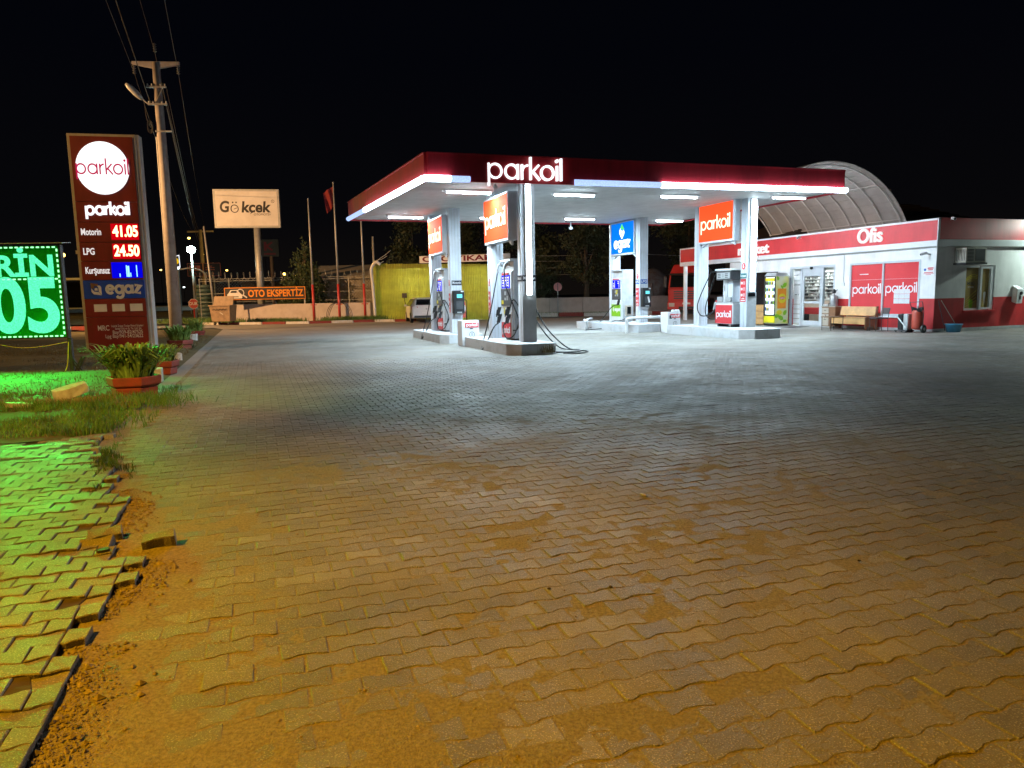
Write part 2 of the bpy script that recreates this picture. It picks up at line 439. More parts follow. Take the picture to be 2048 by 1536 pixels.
def arc(cx, cz, r, a0, a1, n=18):
    return [(cx + r * math.cos(R(a0 + (a1 - a0) * i / n)), cz + r * math.sin(R(a0 + (a1 - a0) * i / n))) for i in range(n + 1)]
def strokes_parkoil():
    S, x = [], 0.0
    S += [arc(x + .5, .5, .45, 0, 360, 24), [(x + .05, 1), (x + .05, -.48)]]; x += 1.17
    S += [arc(x + .5, .5, .45, 0, 360, 24), [(x + .95, 1), (x + .95, 0)]]; x += 1.2
    S += [[(x + .05, 0), (x + .05, 1)], arc(x + .5, .5, .45, 178, 92, 8)]; x += .62
    S += [[(x + .05, 0), (x + .05, 1.5)], [(x + .08, .42), (x + .66, 1)], [(x + .22, .55), (x + .72, 0)]]; x += .78
    S += [arc(x + .5, .5, .45, 0, 360, 24)]; x += 1.17
    S += [[(x + .05, 0), (x + .05, 1)], arc(x + .05, 1.32, .05, 0, 360, 8)]; x += .3
    S += [[(x + .05, 0), (x + .05, 1.5)]]; x += .1
    return S, x
def strokes_egaz():
    S, x = [], 0.0
    S += [[(x + .06, .52), (x + .94, .52)] , arc(x + .5, .5, .44, 2, 318, 20)]; x += 1.16
    S += [arc(x + .47, .5, .41, 0, 360, 22), [(x + .94, 1.02), (x + .94, -.05)], arc(x + .5, -.05, .44, 0, -150, 12)]; x += 1.2
    S += [arc(x + .45, .5, .40, 0, 360, 22), [(x + .94, 1.02), (x + .94, -.02)]]; x += 1.2
    S += [[(x + .06, .94), (x + .74, .94), (x + .06, .06), (x + .78, .06)]]; x += .8
    return S, x
def stroke_mesh(fn, width, weight, depth=0.02):
    """letters drawn by a pen of constant weight; centred in x and z; front at y = -depth"""
    S, tot = fn()
    k = width / tot
    mb = MB()
    for pl in S:
        P = [Vector((p[0] * k, p[1] * k)) for p in pl]
        closed = (P[0] - P[-1]).length < 1e-6
        L, Rr = [], []
        for i, p in enumerate(P):
            if closed: a, b = P[i - 1] if i else P[-2], P[i + 1] if i < len(P) - 1 else P[1]
            else: a, b = P[max(0, i - 1)], P[min(len(P) - 1, i + 1)]
            d = (b - a).normalized(); nn = Vector((-d.y, d.x))
            f = 1.0
            if 0 < i < len(P) - 1:
                d1 = (p - P[i - 1]).normalized(); c = max(.5, abs(d1.dot(d))); f = 1 / c
            L.append(p + nn * weight / 2 * f); Rr.append(p - nn * weight / 2 * f)
        n = len(P)
        vs = [(q.x, y, q.y) for y in (-depth, 0) for side in (L, Rr) for q in side]
        fs = []
        for i in range(n - 1):
            fs += [(n + i, n + i + 1, i + 1, i), (i, i + 1, 2 * n + i + 1, 2 * n + i), (n + i + 1, n + i, 3 * n + i, 3 * n + i + 1)]
        fs += [(0, n, 3 * n, 2 * n), (n - 1, 3 * n - 1, 4 * n - 1, 2 * n - 1)]
        mb.add([(x - width / 2, y, z - 0.5 * k) for x, y, z in vs], fs)
    return mb
def parkoil(width, weight, m, parent, loc, depth=0.02, rotz=0.0):
    return stroke_mesh(strokes_parkoil, width, weight, depth).build('lettering', m, parent, loc=loc, rotz=rotz)
def egaz(width, weight, m, parent, loc, depth=0.01):
    return stroke_mesh(strokes_egaz, width, weight, depth).build('lettering', m, parent, loc=loc)
def egaz_logo(size, mw, mg, parent, loc, tilt=0.0, y=0.01):
    """the folded drop beside the name: two pale bent bands and two green ones"""
    def tr(pts):
        c, s_ = math.cos(tilt), math.sin(tilt)
        return [((x * c - z * s_) * size, (x * s_ + z * c) * size) for x, z in pts]
    a = MB(); a.prism(tr([(-.36, .12), (-.2, .3), (-.2, .0), (.0, -.22), (.0, -.52), (-.36, -.1)]), -y, 0)
    a.prism(tr([(.03, -.52), (.03, -.22), (.22, 0), (.22, .16), (.38, .02), (.38, -.12)]), -y, 0)
    a.prism(tr([(-.13, .04), (.02, -.12), (.14, .02), (.0, .14)]), -y, 0)
    a.build('logo', mw, parent, loc=loc)
    b = MB(); b.prism(tr([(-.2, .32), (.02, .58), (.16, .42), (-.06, .16)]), -y, 0)
    b.prism(tr([(.06, .28), (.18, .4), (.36, .18), (.22, .1)]), -y, 0)
    b.build('logo_leaf', mg, parent, loc=loc)

# --- value noise for relief
def vnoise(x, y, seed=0):
    xi, yi = np.floor(x).astype(np.int64), np.floor(y).astype(np.int64)
    fx, fy = x - xi, y - yi
    fx, fy = fx * fx * (3 - 2 * fx), fy * fy * (3 - 2 * fy)
    def h(a, b):
        n = (a * 374761393 + b * 668265263 + seed * 974634777) & 0xFFFFFFFF
        n = ((n ^ (n >> 13)) * 1274126177) & 0xFFFFFFFF
        return ((n ^ (n >> 16)) & 0xFFFF) / 65535.0
    return (h(xi, yi) * (1 - fx) + h(xi + 1, yi) * fx) * (1 - fy) + (h(xi, yi + 1) * (1 - fx) + h(xi + 1, yi + 1) * fx) * fy
def fbm(x, y, seed=0, oct=4):
    s, a, tot = 0, 1.0, 0
    for i in range(oct):
        s = s + a * vnoise(x * 2 ** i, y * 2 ** i, seed + i); tot += a; a *= 0.5
    return s / tot
# ================================================================== GROUND
gm = MB(); gm.quad((-900, -60, -0.12), (900, -60, -0.12), (900, 1500, -0.12), (-900, 1500, -0.12))
struct(gm.build('ground', 'ground_dark'))

PL, PP, PA, GAP = 0.20, 0.1325, 0.0085, 0.006      # paver length, row pitch, wave, joint
EDGE_T = [-2, 0, 3.05, 3.26, 3.8, 4.15, 4.41, 4.55, 5.08, 5.45, 5.79, 6.22, 7.11, 7.88, 8.8, 10.0, 12.0, 60]
EDGE_S = [-.8, -.8, -.79, -.85, -.82, -.73, -.72, -.91, -1.02, -.98, -1.0, -1.16, -1.29, -1.54, -1.62, -1.5, -1.6, -1.7]
def edge(t):
    return np.interp(t, EDGE_T, EDGE_S)

def stone_mat(name, use_attr):
    """worn concrete paver: tone differs from piece to piece, fine pale grit, warm dust lying in patches"""
    m, nt, b = _nt(name)
    N, L = nt.nodes.new, nt.links.new
    tc = N('ShaderNodeTexCoord')
    geo = N('ShaderNodeNewGeometry')
    if use_attr:
        at = N('ShaderNodeAttribute'); at.attribute_name = 'rnd'; r = at.outputs['Fac']
    else:
        r = N('ShaderNodeObjectInfo').outputs['Random']
    ra = N('ShaderNodeValToRGB')
    els = ra.color_ramp.elements
    els[0].position, els[0].color = 0.0, (0.195, 0.188, 0.178, 1)
    els[1].position, els[1].color = 1.0, (0.33, 0.325, 0.32, 1)
    e = els.new(0.5); e.color = (0.228, 0.219, 0.205, 1)
    e = els.new(0.93); e.color = (0.262, 0.252, 0.237, 1)
    L(r, ra.inputs['Fac'])
    n1 = N('ShaderNodeTexNoise'); n1.inputs['Scale'].default_value = 1.1; n1.inputs['Detail'].default_value = 6; n1.inputs['Roughness'].default_value = .7
    L(geo.outputs['Position'], n1.inputs['Vector'])
    dr = N('ShaderNodeMapRange'); dr.inputs['From Min'].default_value = .38; dr.inputs['From Max'].default_value = .68
    dr.inputs['To Max'].default_value = 0.75
    L(n1.outputs['Fac'], dr.inputs['Value'])
    n3 = N('ShaderNodeTexNoise'); n3.inputs['Scale'].default_value = 38; n3.inputs['Detail'].default_value = 5
    L(geo.outputs['Position'], n3.inputs['Vector'])
    d2 = N('ShaderNodeMath'); d2.operation = 'MULTIPLY'; L(dr.outputs['Result'], d2.inputs[0]); L(n3.outputs['Fac'], d2.inputs[1])
    d3 = N('ShaderNodeMath'); d3.operation = 'MULTIPLY'; d3.inputs[1].default_value = 1.5; d3.use_clamp = True; L(d2.outputs[0], d3.inputs[0])
    mx = N('ShaderNodeMix'); mx.data_type = 'RGBA'
    mx.inputs['B'].default_value = (0.33, 0.29, 0.225, 1)
    L(d3.outputs[0], mx.inputs['Factor']); L(ra.outputs['Color'], mx.inputs['A'])
    vo = N('ShaderNodeTexNoise'); vo.inputs['Scale'].default_value = 150; vo.inputs['Detail'].default_value = 2
    L(geo.outputs['Position'], vo.inputs['Vector'])
    gr = N('ShaderNodeMapRange'); gr.inputs['From Min'].default_value = .57; gr.inputs['From Max'].default_value = .66; gr.inputs['To Max'].default_value = .8
    L(vo.outputs['Fac'], gr.inputs['Value'])
    m2 = N('ShaderNodeMix'); m2.data_type = 'RGBA'; m2.inputs['B'].default_value = (0.62, 0.56, 0.46, 1)
    L(gr.outputs['Result'], m2.inputs['Factor']); L(mx.outputs['Result'], m2.inputs['A'])
    # old oil and tyre stains
    st = N('ShaderNodeTexNoise'); st.inputs['Scale'].default_value = .33; st.inputs['Detail'].default_value = 7; st.inputs['Roughness'].default_value = .68
    L(geo.outputs['Position'], st.inputs['Vector'])
    sr = N('ShaderNodeMapRange'); sr.inputs['From Min'].default_value = .36; sr.inputs['From Max'].default_value = .56; sr.inputs['To Min'].default_value = .58; sr.inputs['To Max'].default_value = 1.0
    L(st.outputs['Fac'], sr.inputs['Value'])
    sm = N('ShaderNodeVectorMath'); sm.operation = 'SCALE'; L(m2.outputs['Result'], sm.inputs[0]); L(sr.outputs['Result'], sm.inputs['Scale'])
    L(sm.outputs['Vector'], b.inputs['Base Color'])
    b.inputs['Specular IOR Level'].default_value = 0.4
    rq = N('ShaderNodeMapRange'); rq.inputs['To Min'].default_value = .50; rq.inputs['To Max'].default_value = .95
    L(d3.outputs[0], rq.inputs['Value']); L(rq.outputs['Result'], b.inputs['Roughness'])
    bp = N('ShaderNodeBump'); bp.inputs['Strength'].default_value = 0.8; bp.inputs['Distance'].default_value = 0.006
    L(vo.outputs['Fac'], bp.inputs['Height'])
    b2 = N('ShaderNodeBump'); b2.inputs['Strength'].default_value = 0.5; b2.inputs['Distance'].default_value = 0.012
    L(n3.outputs['Fac'], b2.inputs['Height']); L(bp.outputs['Normal'], b2.inputs['Normal']); L(b2.outputs['Normal'], b.inputs['Normal'])
    return m
PAL['paver'] = stone_mat('paver_concrete', False)
PAL['paver_many'] = stone_mat('paver_concrete_many', True)
PAL['sand'] = mat('sand', (0.40, 0.35, 0.27), 0.92, 0.2, 60, bump=1.0, bscale=130, c2=(0.19, 0.165, 0.13), thresh=(0.3, 0.7), spec=0.2, detail=9)
PAL['sand_far'] = mat('sand_far', (0.37, 0.36, 0.34), 0.8, 0.2, 0.7, bump=0.4, bscale=60, c2=(0.25, 0.24, 0.225), thresh=(0.3, 0.7), spec=0.25, detail=9)
PAL['gravel'] = mat('gravel', (0.36, 0.29, 0.21), 0.85, 0.35, 30, objrand=0.2)

def outline(inset):
    a, h = PL / 2 - GAP / 2 - inset, PP / 2 - GAP / 2 - inset
    top = [(-a, h + PA), (-.072, h + PA), (-.030, h - PA), (.030, h - PA), (.072, h + PA), (a, h + PA)]
    return np.array(top + [(x, -y) for x, y in reversed(top)])[::-1]    # counter-clockwise
O_FULL, O_IN, O_IN2 = outline(0.0), outline(0.004), outline(0.0065)
NO = 12
def paver_mesh(seed):
    q = random.Random(seed)
    j = lambda: q.uniform(-.0018, .0018)
    vs = [(x + j(), y + j(), -0.055) for x, y in O_FULL]
    vs += [(x + j(), y + j(), -0.0045 + j()) for x, y in O_FULL]
    vs += [(x + j(), y + j(), 0.0 + j() * .3) for x, y in O_IN]
    fs = []
    for k in (0, NO):
        fs += [(k + i, k + (i + 1) % NO, k + NO + (i + 1) % NO, k + NO + i) for i in range(NO)]
    fs.append(tuple(range(2 * NO, 3 * NO)))
    me = bpy.data.meshes.new('paver'); me.from_pydata(vs, [], fs); me.update()
    me.materials.append(PAL['paver'])
    return me
PAVER_MESHES = [paver_mesh(i) for i in range(8)]

def paver_grid(s0, s1, t0, t1):
    j = np.arange(math.floor(t0 / PP), math.ceil(t1 / PP) + 1)
    i = np.arange(math.floor(s0 / PL), math.ceil(s1 / PL) + 1)
    J, I = np.meshgrid(j, i, indexing='ij')
    s = I * PL + (J % 2) * PL / 2
    t = J * PP
    return s.ravel(), t.ravel()
def in_view(s, t, ymax, m=0.80, pad=2.4):
    X = s * math.cos(TH) - t * math.sin(TH); Y = s * math.sin(TH) + t * math.cos(TH)
    return X, Y, (Y > 1.75) & (Y < ymax) & (np.abs(X) < m * Y + pad)
def many_pavers(name, s, t, z, parent, full):
    """all remaining pavers of one pavement in one mesh (world axes); full = with chamfer and sides"""
    n = len(s)
    if n == 0: return None
    a = TH + rng.normal(0, 0.012, n)
    tx, ty = rng.normal(0, .008, n), rng.normal(0, .011, n)
    dz = rng.normal(0, .0013, n)
    X = s * math.cos(TH) - t * math.sin(TH) + rng.normal(0, .0012, n); Y = s * math.sin(TH) + t * math.cos(TH) + rng.normal(0, .0012, n)
    rings = [(O_FULL, -0.05), (O_FULL, -0.0055), (O_IN2, 0.0)] if full else [(O_FULL * 0.985, 0.0)]
    V = []
    for o, zz in rings:
        lx, ly = o[:, 0][None, :], o[:, 1][None, :]
        x = lx * np.cos(a)[:, None] - ly * np.sin(a)[:, None] + X[:, None]
        y = lx * np.sin(a)[:, None] + ly * np.cos(a)[:, None] + Y[:, None]
        zz_ = z + zz + dz[:, None] + lx * tx[:, None] + ly * ty[:, None]
        V.append(np.stack([x, y, zz_ + np.zeros_like(x)], -1))
    V = np.concatenate(V, 1)                       # n, rings*12, 3
    per = V.shape[1]
    if full:
        loc, siz = [], []
        for k in (0, NO):
            for i in range(NO):
                loc += [k + i, k + (i + 1) % NO, k + NO + (i + 1) % NO, k + NO + i]; siz.append(4)
        loc += list(range(2 * NO, 3 * NO)); siz.append(NO)
    else:
        loc, siz = list(range(NO)), [NO]
    F = (np.arange(n)[:, None] * per + np.array(loc)[None, :]).ravel()
    me = np_mesh(name, V.reshape(-1, 3), F, np.tile(siz, n))
    at = me.attributes.new('rnd', 'FLOAT', 'FACE')
    at.data.foreach_set('value', np.repeat(rng.random(n), len(siz)).astype(np.float32))
    me.materials.append(PAL['paver_many'])
    o = bpy.data.objects.new(name, me); col.objects.link(o); o.parent = parent
    o['kind'] = 'stuff'
    return o
def single_pavers(s, t, z, parent, tilt=0.012, dzs=0.0025):
    for k in range(len(s)):
        o = bpy.data.objects.new('paver', PAVER_MESHES[rnd.randrange(8)])
        col.objects.link(o); o.parent = parent
        x, y, _ = W(s[k], t[k])
        zz = z[k] if hasattr(z, '__len__') else z
        o.location = (x + rnd.gauss(0, .0012), y + rnd.gauss(0, .0012), zz + rnd.gauss(0, dzs))
        o.rotation_euler = (rnd.gauss(0, tilt), rnd.gauss(0, tilt), TH + rnd.gauss(0, .012) + (math.pi if rnd.random() < .5 else 0))

# ---- forecourt: bed of sand (near part in relief, lying over the pavers here and there) + far sheet
def cover(s, t):
    """how high dust and sand lie above the joints"""
    c = 0.30 * np.exp(-((s - edge(t) - .10) / .30) ** 2) * np.clip((7.5 - t) / 2, 0, 1)
    for cs, ct, ws, wt, h in ((-.05, 2.3, .8, .55, .16), (.35, 6.4, .9, .45, .18), (-.25, 5.2, .35, .5, .20), (.9, 2.1, .7, .3, .10), (1.8, 6.6, 1.0, .22, .12), (-.5, 7.0, .5, .5, .12), (1.1, 4.6, .5, .3, .06), (2.9, 2.7, .8, .4, .04)):
        c = c + h * np.exp(-((s - cs) / ws) ** 2 - ((t - ct) / wt) ** 2)
    return c
gs, gt = np.arange(-1.9, 7.6, 0.024), np.arange(0.2, 9.6, 0.024)
GT, GS = np.meshgrid(gt, gs, indexing='ij')
n1 = fbm(GS * 1.3 + 5, GT * 1.3 + 9, 3, 5); n2 = fbm(GS * 9, GT * 9, 11, 4); n3 = fbm(GS * 38, GT * 38, 21, 2)
Z = -0.0030 - 0.0035 * np.clip((GT - 4.5) / 3, 0, 1) + 0.012 * np.clip((n1 - .52) * 4, 0, 1) * (n2 - .25) * 1.2 + 0.027 * cover(GS, GT) * (.35 + n2 * .9) + 0.0026 * (n3 - .5) + 0.004 * (n2 - .5)
X = GS * math.cos(TH) - GT * math.sin(TH); Y = GS * math.sin(TH) + GT * math.cos(TH)
ny, nx = GS.shape
idx = np.arange(ny * nx).reshape(ny, nx)
F = np.stack([idx[:-1, :-1], idx[:-1, 1:], idx[1:, 1:], idx[1:, :-1]], -1).reshape(-1, 4)
me = np_mesh('forecourt', np.stack([X, Y, Z], -1).reshape(-1, 3), F.ravel(), np.full(len(F), 4))
me.materials.append(PAL['sand'])
me.polygons.foreach_set('use_smooth', np.ones(len(me.polygons), dtype=bool))
forecourt = bpy.data.objects.new('forecourt', me); col.objects.link(forecourt); struct(forecourt)

far = MB()
pts = [W(-1.9, 9.2), W(40, 9.2), W(40, 60), W(6, 60), W(4, 52), W(-2, 47.5), (-17.0, 44.6, 0), (-60, 50, 0), (-60, 43, 0), (-18.5, 41, 0), W(-1.9, 38)]
pts2 = [W(7.3, -3), W(40, -3), W(40, 9.2), W(7.3, 9.2)]
for pp in (pts, pts2):
    far.add([(p[0], p[1], -0.0125) for p in pp], [tuple(range(len(pp)))])
far.build('forecourt_slab', 'sand_far', forecourt)

S_, T_ = paver_grid(-3, 24, 1.0, 29)
_, Yv, ok = in_view(S_, T_, 27.5)
gap = edge(T_) + .17 + .16 * (fbm(S_ * 2.1, T_ * 2.1, 5, 3) - .5) * np.clip(6.5 - T_, 0, 3)
ok &= (S_ > gap) & ~((S_ > 20.9) & (T_ > 17.3))
S_, T_, Yv = S_[ok], T_[ok], Yv[ok]
Xv = S_ * math.cos(TH) - T_ * math.sin(TH)
order = np.argsort(Yv + 100 * (np.abs(Xv) > .74 * Yv + .1))
S_, T_, Yv = S_[order], T_[order], Yv[order]
NS = 290
single_pavers(S_[:NS], T_[:NS], 0.0, forecourt, tilt=0.006, dzs=0.0013)
S_, T_, Yv = S_[NS:], T_[NS:], Yv[NS:]
near = Yv < 17.5
o = many_pavers('paver_field', S_[near], T_[near], 0.0, forecourt, True)
o = many_pavers('paver_field', S_[~near], T_[~near], -0.004, forecourt, False)

# ---- broken strip of pavement on the left, one paver higher
strip = MB()
bt = np.arange(-1.0, 9.2, .15)
L_, R_ = [], []
for t in bt:
    L_.append((-9.0, t)); R_.append((float(edge(t)) - .12, t))
vs = [W(s, t, 0.032) for s, t in L_] + [W(s, t, 0.026) for s, t in R_] + [W(s + .05, t, -0.02) for s, t in R_]
k = len(bt)
strip.add(vs, [(i, k + i, k + i + 1, i + 1) for i in range(k - 1)] + [(k + i, 2 * k + i, 2 * k + i + 1, k + i + 1) for i in range(k - 1)])
side_pavement = struct(strip.build('side_pavement', 'soil'))
S_, T_ = paver_grid(-9, 0, .5, 9.0)
T_ = T_ + .05
_, Yv, ok = in_view(S_, T_, 9.2, 0.82, 2.0)
ok &= S_ < edge(T_) - .085 + .05 * (fbm(S_ * 3, T_ * 3, 8, 2) - .5) * (T_ > 4)
fade = (T_ > 7.6) & (rng.random(len(T_)) < (T_ - 7.6) * .35)
ok &= ~fade
S_, T_, Yv = S_[ok], T_[ok], Yv[ok]
Xv = S_ * math.cos(TH) - T_ * math.sin(TH)
order = np.argsort(Yv + 100 * (np.abs(Xv) > .74 * Yv + .1))
S_, T_, Yv = S_[order], T_[order], Yv[order]
# pavers next to the broken edge have sunk and turned
zs = 0.038 - np.clip(.016 - .16 * (edge(T_) - .1 - S_), 0, .025) * rng.random(len(S_))
NS = 260
single_pavers(S_[:NS], T_[:NS], zs[:NS], side_pavement, tilt=0.013, dzs=0.003)
many_pavers('paver_field', S_[NS:], T_[NS:], 0.038, side_pavement, True)

# half pavers close the straight part of the broken edge
hm = []
for q_ in range(3):
    me_ = PAVER_MESHES[q_].copy()
    co = np.zeros(len(me_.vertices) * 3, dtype=np.float32); me_.vertices.foreach_get('co', co); co = co.reshape(-1, 3)
    co[:, 0] = np.where(co[:, 0] > 0, co[:, 0] * .04 - .004, co[:, 0]) + .05
    me_.vertices.foreach_set('co', co.ravel()); me_.update(); hm.append(me_)
rowmax = {}
for s, t in zip(S_, T_):
    k = round(float(t), 3)
    if k not in rowmax or s > rowmax[k]: rowmax[k] = float(s)
for t, s in rowmax.items():
    room = float(edge(t)) - (s + .1)
    if room > .045 and t < 7.2:
        o = bpy.data.objects.new('half_paver', hm[rnd.randrange(3)]); col.objects.link(o); o.parent = side_pavement
        o.location = W(s + .15, t, .038 - .006 * rnd.random()); o.rotation_euler = (rnd.gauss(0, .02), rnd.gauss(0, .02), TH + rnd.gauss(0, .03))

# loose pavers and lumps along the break
def rough_block(name, size, m, seed, cut=.25):
    q = random.Random(seed)
    mb = MB(); n = 5
    pts = []
    for iz in range(3):
        for k in range(10):
            an = 2 * math.pi * k / 10
            rr = (abs(math.cos(an)) ** 4 + abs(math.sin(an)) ** 4) ** -.25 * (1 - cut * q.random() * .6)
            pts.append((math.cos(an) * rr * size[0] / 2, math.sin(an) * rr * size[1] / 2, (iz / 2 + q.uniform(-.08, .08) * (iz > 0)) * size[2]))
    fs = []
    for iz in range(2):
        fs += [(iz * 10 + k, iz * 10 + (k + 1) % 10, (iz + 1) * 10 + (k + 1) % 10, (iz + 1) * 10 + k) for k in range(10)]
    fs += [tuple(range(9, -1, -1)), tuple(range(20, 30))]
    mb.add(pts, fs)
    return mb.build(name, m, bevel=min(size) * .06)
def lay(o, s, t, z, rz, rx=0.0, ry=0.0):
    o.location = W(s, t, z); o.rotation_euler = (rx, ry, TH + rz)
    return o
o = bpy.data.objects.new('loose_paver', PAVER_MESHES[2]); col.objects.link(o)
o.location = W(-.66, 4.72, .075); o.rotation_euler = (R(8), R(-5), TH + R(4)); o.scale = (.95, .8, 1.5)
tag(o, 'broken half paver lying alone on the sand beside the raised edge', 'paver')
for q_, (s, t, rz, rx, lab) in enumerate(((-1.00, 4.98, 8, 8, 'whitish loose paver tipped up at the broken edge of the pavement'), (-1.03, 4.82, -6, 16, 'ochre loose paver leaning below the whitish one at the broken edge'))):
    o = bpy.data.objects.new('loose_paver', PAVER_MESHES[q_]); col.objects.link(o)
    o.location = W(s, t, .06 - .02 * q_); o.rotation_euler = (R(rx), R(-4), TH + R(rz))
    tag(o, lab, 'paver', 'loose pavers')
o = lay(rough_block('stone', (.075, .06, .05), 'dark_grey', 4), -.95, 4.66, 0.0, .4)
tag(o, 'small dark broken stone lodged at the raised paver edge', 'stone')

# gravel and grit: uncountable
def pebbles(name, P, sizes, m, parent):
    base = np.array([(1, 0, 0), (-1, 0, 0), (0, 1, 0), (0, -1, 0), (0, 0, 1), (0, 0, -1)], float)
    tri = np.array([(0, 2, 4), (2, 1, 4), (1, 3, 4), (3, 0, 4), (2, 0, 5), (1, 2, 5), (3, 1, 5), (0, 3, 5)])
    n = len(P)
    V = base[None] * (sizes[:, None, None] * (0.6 + .8 * rng.random((n, 6, 1)))) * np.array([1.25, .95, .7])
    a = rng.random(n) * 6.28
    x = V[..., 0] * np.cos(a)[:, None] - V[..., 1] * np.sin(a)[:, None]; y = V[..., 0] * np.sin(a)[:, None] + V[..., 1] * np.cos(a)[:, None]
    V = np.stack([x, y, V[..., 2]], -1) + P[:, None, :]
    F = (np.arange(n)[:, None, None] * 6 + tri[None]).ravel()
    me = np_mesh(name, V.reshape(-1, 3), F, np.full(n * 8, 3))
    me.materials.append(PAL[m])
    o = bpy.data.objects.new(name, me); col.objects.link(o); o['kind'] = 'stuff'
    if parent: o.parent = parent
    return o
n = 5000
t = rng.uniform(2.0, 6.9, n); d = np.abs(rng.normal(0, .10, n)) + rng.uniform(-.03, .05, n)
keep = fbm(t * 1.7, d * 3, 4, 3) > .40
t, d = t[keep], d[keep]
s = edge(t) - .02 + d
zz = -.001 + .027 * cover(s, t) * .85
P = np.stack([s * math.cos(TH) - t * math.sin(TH), s * math.sin(TH) + t * math.cos(TH), zz + .002], -1)
g1 = pebbles('gravel', P, np.clip(rng.lognormal(-5.55, .55, len(t)), .003, .018), 'gravel', None)
tag(g1, 'loose brown gravel spilled along the broken paver edge', 'gravel')
n = 20000
t = 1.0 + 9.5 * rng.random(n) ** 1.2; s = rng.uniform(-1.0, 7.0, n)
P = np.stack([s * math.cos(TH) - t * math.sin(TH), s * math.sin(TH) + t * math.cos(TH), np.maximum(.003, -.002 + .027 * cover(s, t) * .9)], -1)
g2 = pebbles('grit', P, np.clip(rng.lognormal(-6.25, .45, n), .0011, .011), 'gravel', None)
tag(g2, 'fine pale grit scattered over the paved yard', 'grit')

# a few leaves and scraps lying on the pavers
for q_, (s, t, m, lab) in enumerate(((1.62, 3.12, 'bark', 'small dark brown lump lying on the pavers in front'), (1.32, 3.22, 'bark', 'tiny dark clod on the pavers beside the brown lump'), (2.62, 4.52, 'wood_pale', 'curled pale dry leaf lying on the dark pavers to the right'), (3.05, 2.92, 'bark', 'dark crumb near the lower right corner of the yard'))):
    mb = MB(); r = .010 if m == 'bark' else .03
    mb.lathe([(r * .5, 0), (r, r * .3), (r * .8, r * .8), (r * .2, r)], 7)
    o = mb.build('litter', m, smooth=True, loc=W(s, t, .002), rotz=q_)
    if m == 'wood_pale': o.scale = (1.6, .6, .4)
    tag(o, lab, 'litter')

# ---- lawn
lawn = MB()
gx, gy = np.arange(0, 45.1, .5), np.arange(0, 32.1, .5)
vs, fs = [], []
for iy, a in enumerate(gy):
    for ix, b in enumerate(gx):
        t = 8.75 + a; s = (-1.75 if t > 10 else -1.62) - b
        h = 0.05 * min(1, a / 1.0 + .9) + .07 * min(1, a / 8.0) * float(vnoise(np.array(s * .9), np.array(t * .9), 2)) if b > 0 else -.02
        vs.append(W(s, t, h))
w = len(gx)
for iy in range(len(gy) - 1):
    for ix in range(w - 1):
        fs.append((iy * w + ix, (iy + 1) * w + ix, (iy + 1) * w + ix + 1, iy * w + ix + 1))
lawn.add(vs, fs)
PAL['lawn'] = mat('lawn_soil', (0.13, 0.115, 0.045), 0.95, 0.3, 1.2, bump=1.0, bscale=22, c2=(0.065, 0.055, 0.025), detail=9)
lawn = struct(lawn.build('lawn', 'lawn', smooth=True))

def blades(name, s, t, z, h, wd, m, lean=.45):
    n = len(s)
    a = rng.random(n) * 6.283; ln = h * lean * rng.random(n); b = rng.random(n) * 6.283
    X = s * math.cos(TH) - t * math.sin(TH); Y = s * math.sin(TH) + t * math.cos(TH)
    dx, dy = np.cos(a) * wd, np.sin(a) * wd
    lx, ly = np.cos(b) * ln, np.sin(b) * ln
    V = np.stack([np.stack([X - dx, Y - dy, z], -1), np.stack([X + dx, Y + dy, z], -1),
                  np.stack([X + dx * .7 + lx * .4, Y + dy * .7 + ly * .4, z + h * .6], -1), np.stack([X - dx * .7 + lx * .4, Y - dy * .7 + ly * .4, z + h * .6], -1),
                  np.stack([X + lx, Y + ly, z + h * np.sqrt(np.clip(1 - (ln / h) ** 2 * .5, .3, 1))], -1)], 1)
    k = np.arange(n)[:, None] * 5
    F = np.concatenate([k + np.array([[0, 1, 2, 3]]), k + np.array([[3, 2, 4]])], 1).ravel()
    me = np_mesh(name, V.reshape(-1, 3), F, np.tile([4, 3], n))
    me.materials.append(PAL[m])
    o = bpy.data.objects.new(name, me); col.objects.link(o); o['kind'] = 'stuff'
    return o
# lush grass in front of the price board
n = 95000
t = rng.uniform(8.2, 13.3, n); s = -1.3 - 8.5 * rng.random(n) ** 1.1
keep = (fbm(s * 1.4, t * 1.4, 31, 3) > .34 + .14 * np.clip(9.9 - t, 0, 1)) & ((t > 9.0) | (fbm(s * 2.5, t * 2.5, 77, 2) > .62 - .25 * (t - 8.2))) & ((s < -1.65) | (rng.random(n) < .12))
s, t = s[keep], t[keep]
hh = (.04 + .11 * rng.random(len(s))) * (.5 + fbm(s * 1.1, t * 1.1, 13, 2))
dry = (rng.random(len(s)) < .10) | (fbm(s * .8 + 3, t * .8, 41, 2) > .66)
o = blades('grass', s[~dry], t[~dry], np.full((~dry).sum(), .03), hh[~dry], .0045, 'grass_green', .9)
o2 = blades('dry_grass', s[dry], t[dry], np.full(dry.sum(), .03), hh[dry] * .8, .0045, 'grass_straw', 1.2)
tag(o2, 'straw-coloured blades mixed into the green grass before the price board', 'grass')
tag(o, 'lush green grass glowing in front of the green price board', 'grass')
# dry grass further back
n = 42000
t = 12.5 + 19 * rng.random(n) ** 1.3; s = -1.9 - 17 * rng.random(n)
o = blades('dry_grass', s, t, np.full(n, .06), .03 + .05 * rng.random(n), .007, 'grass_dry', 1.2)
tag(o, 'short dry olive grass around the tall price sign', 'grass')
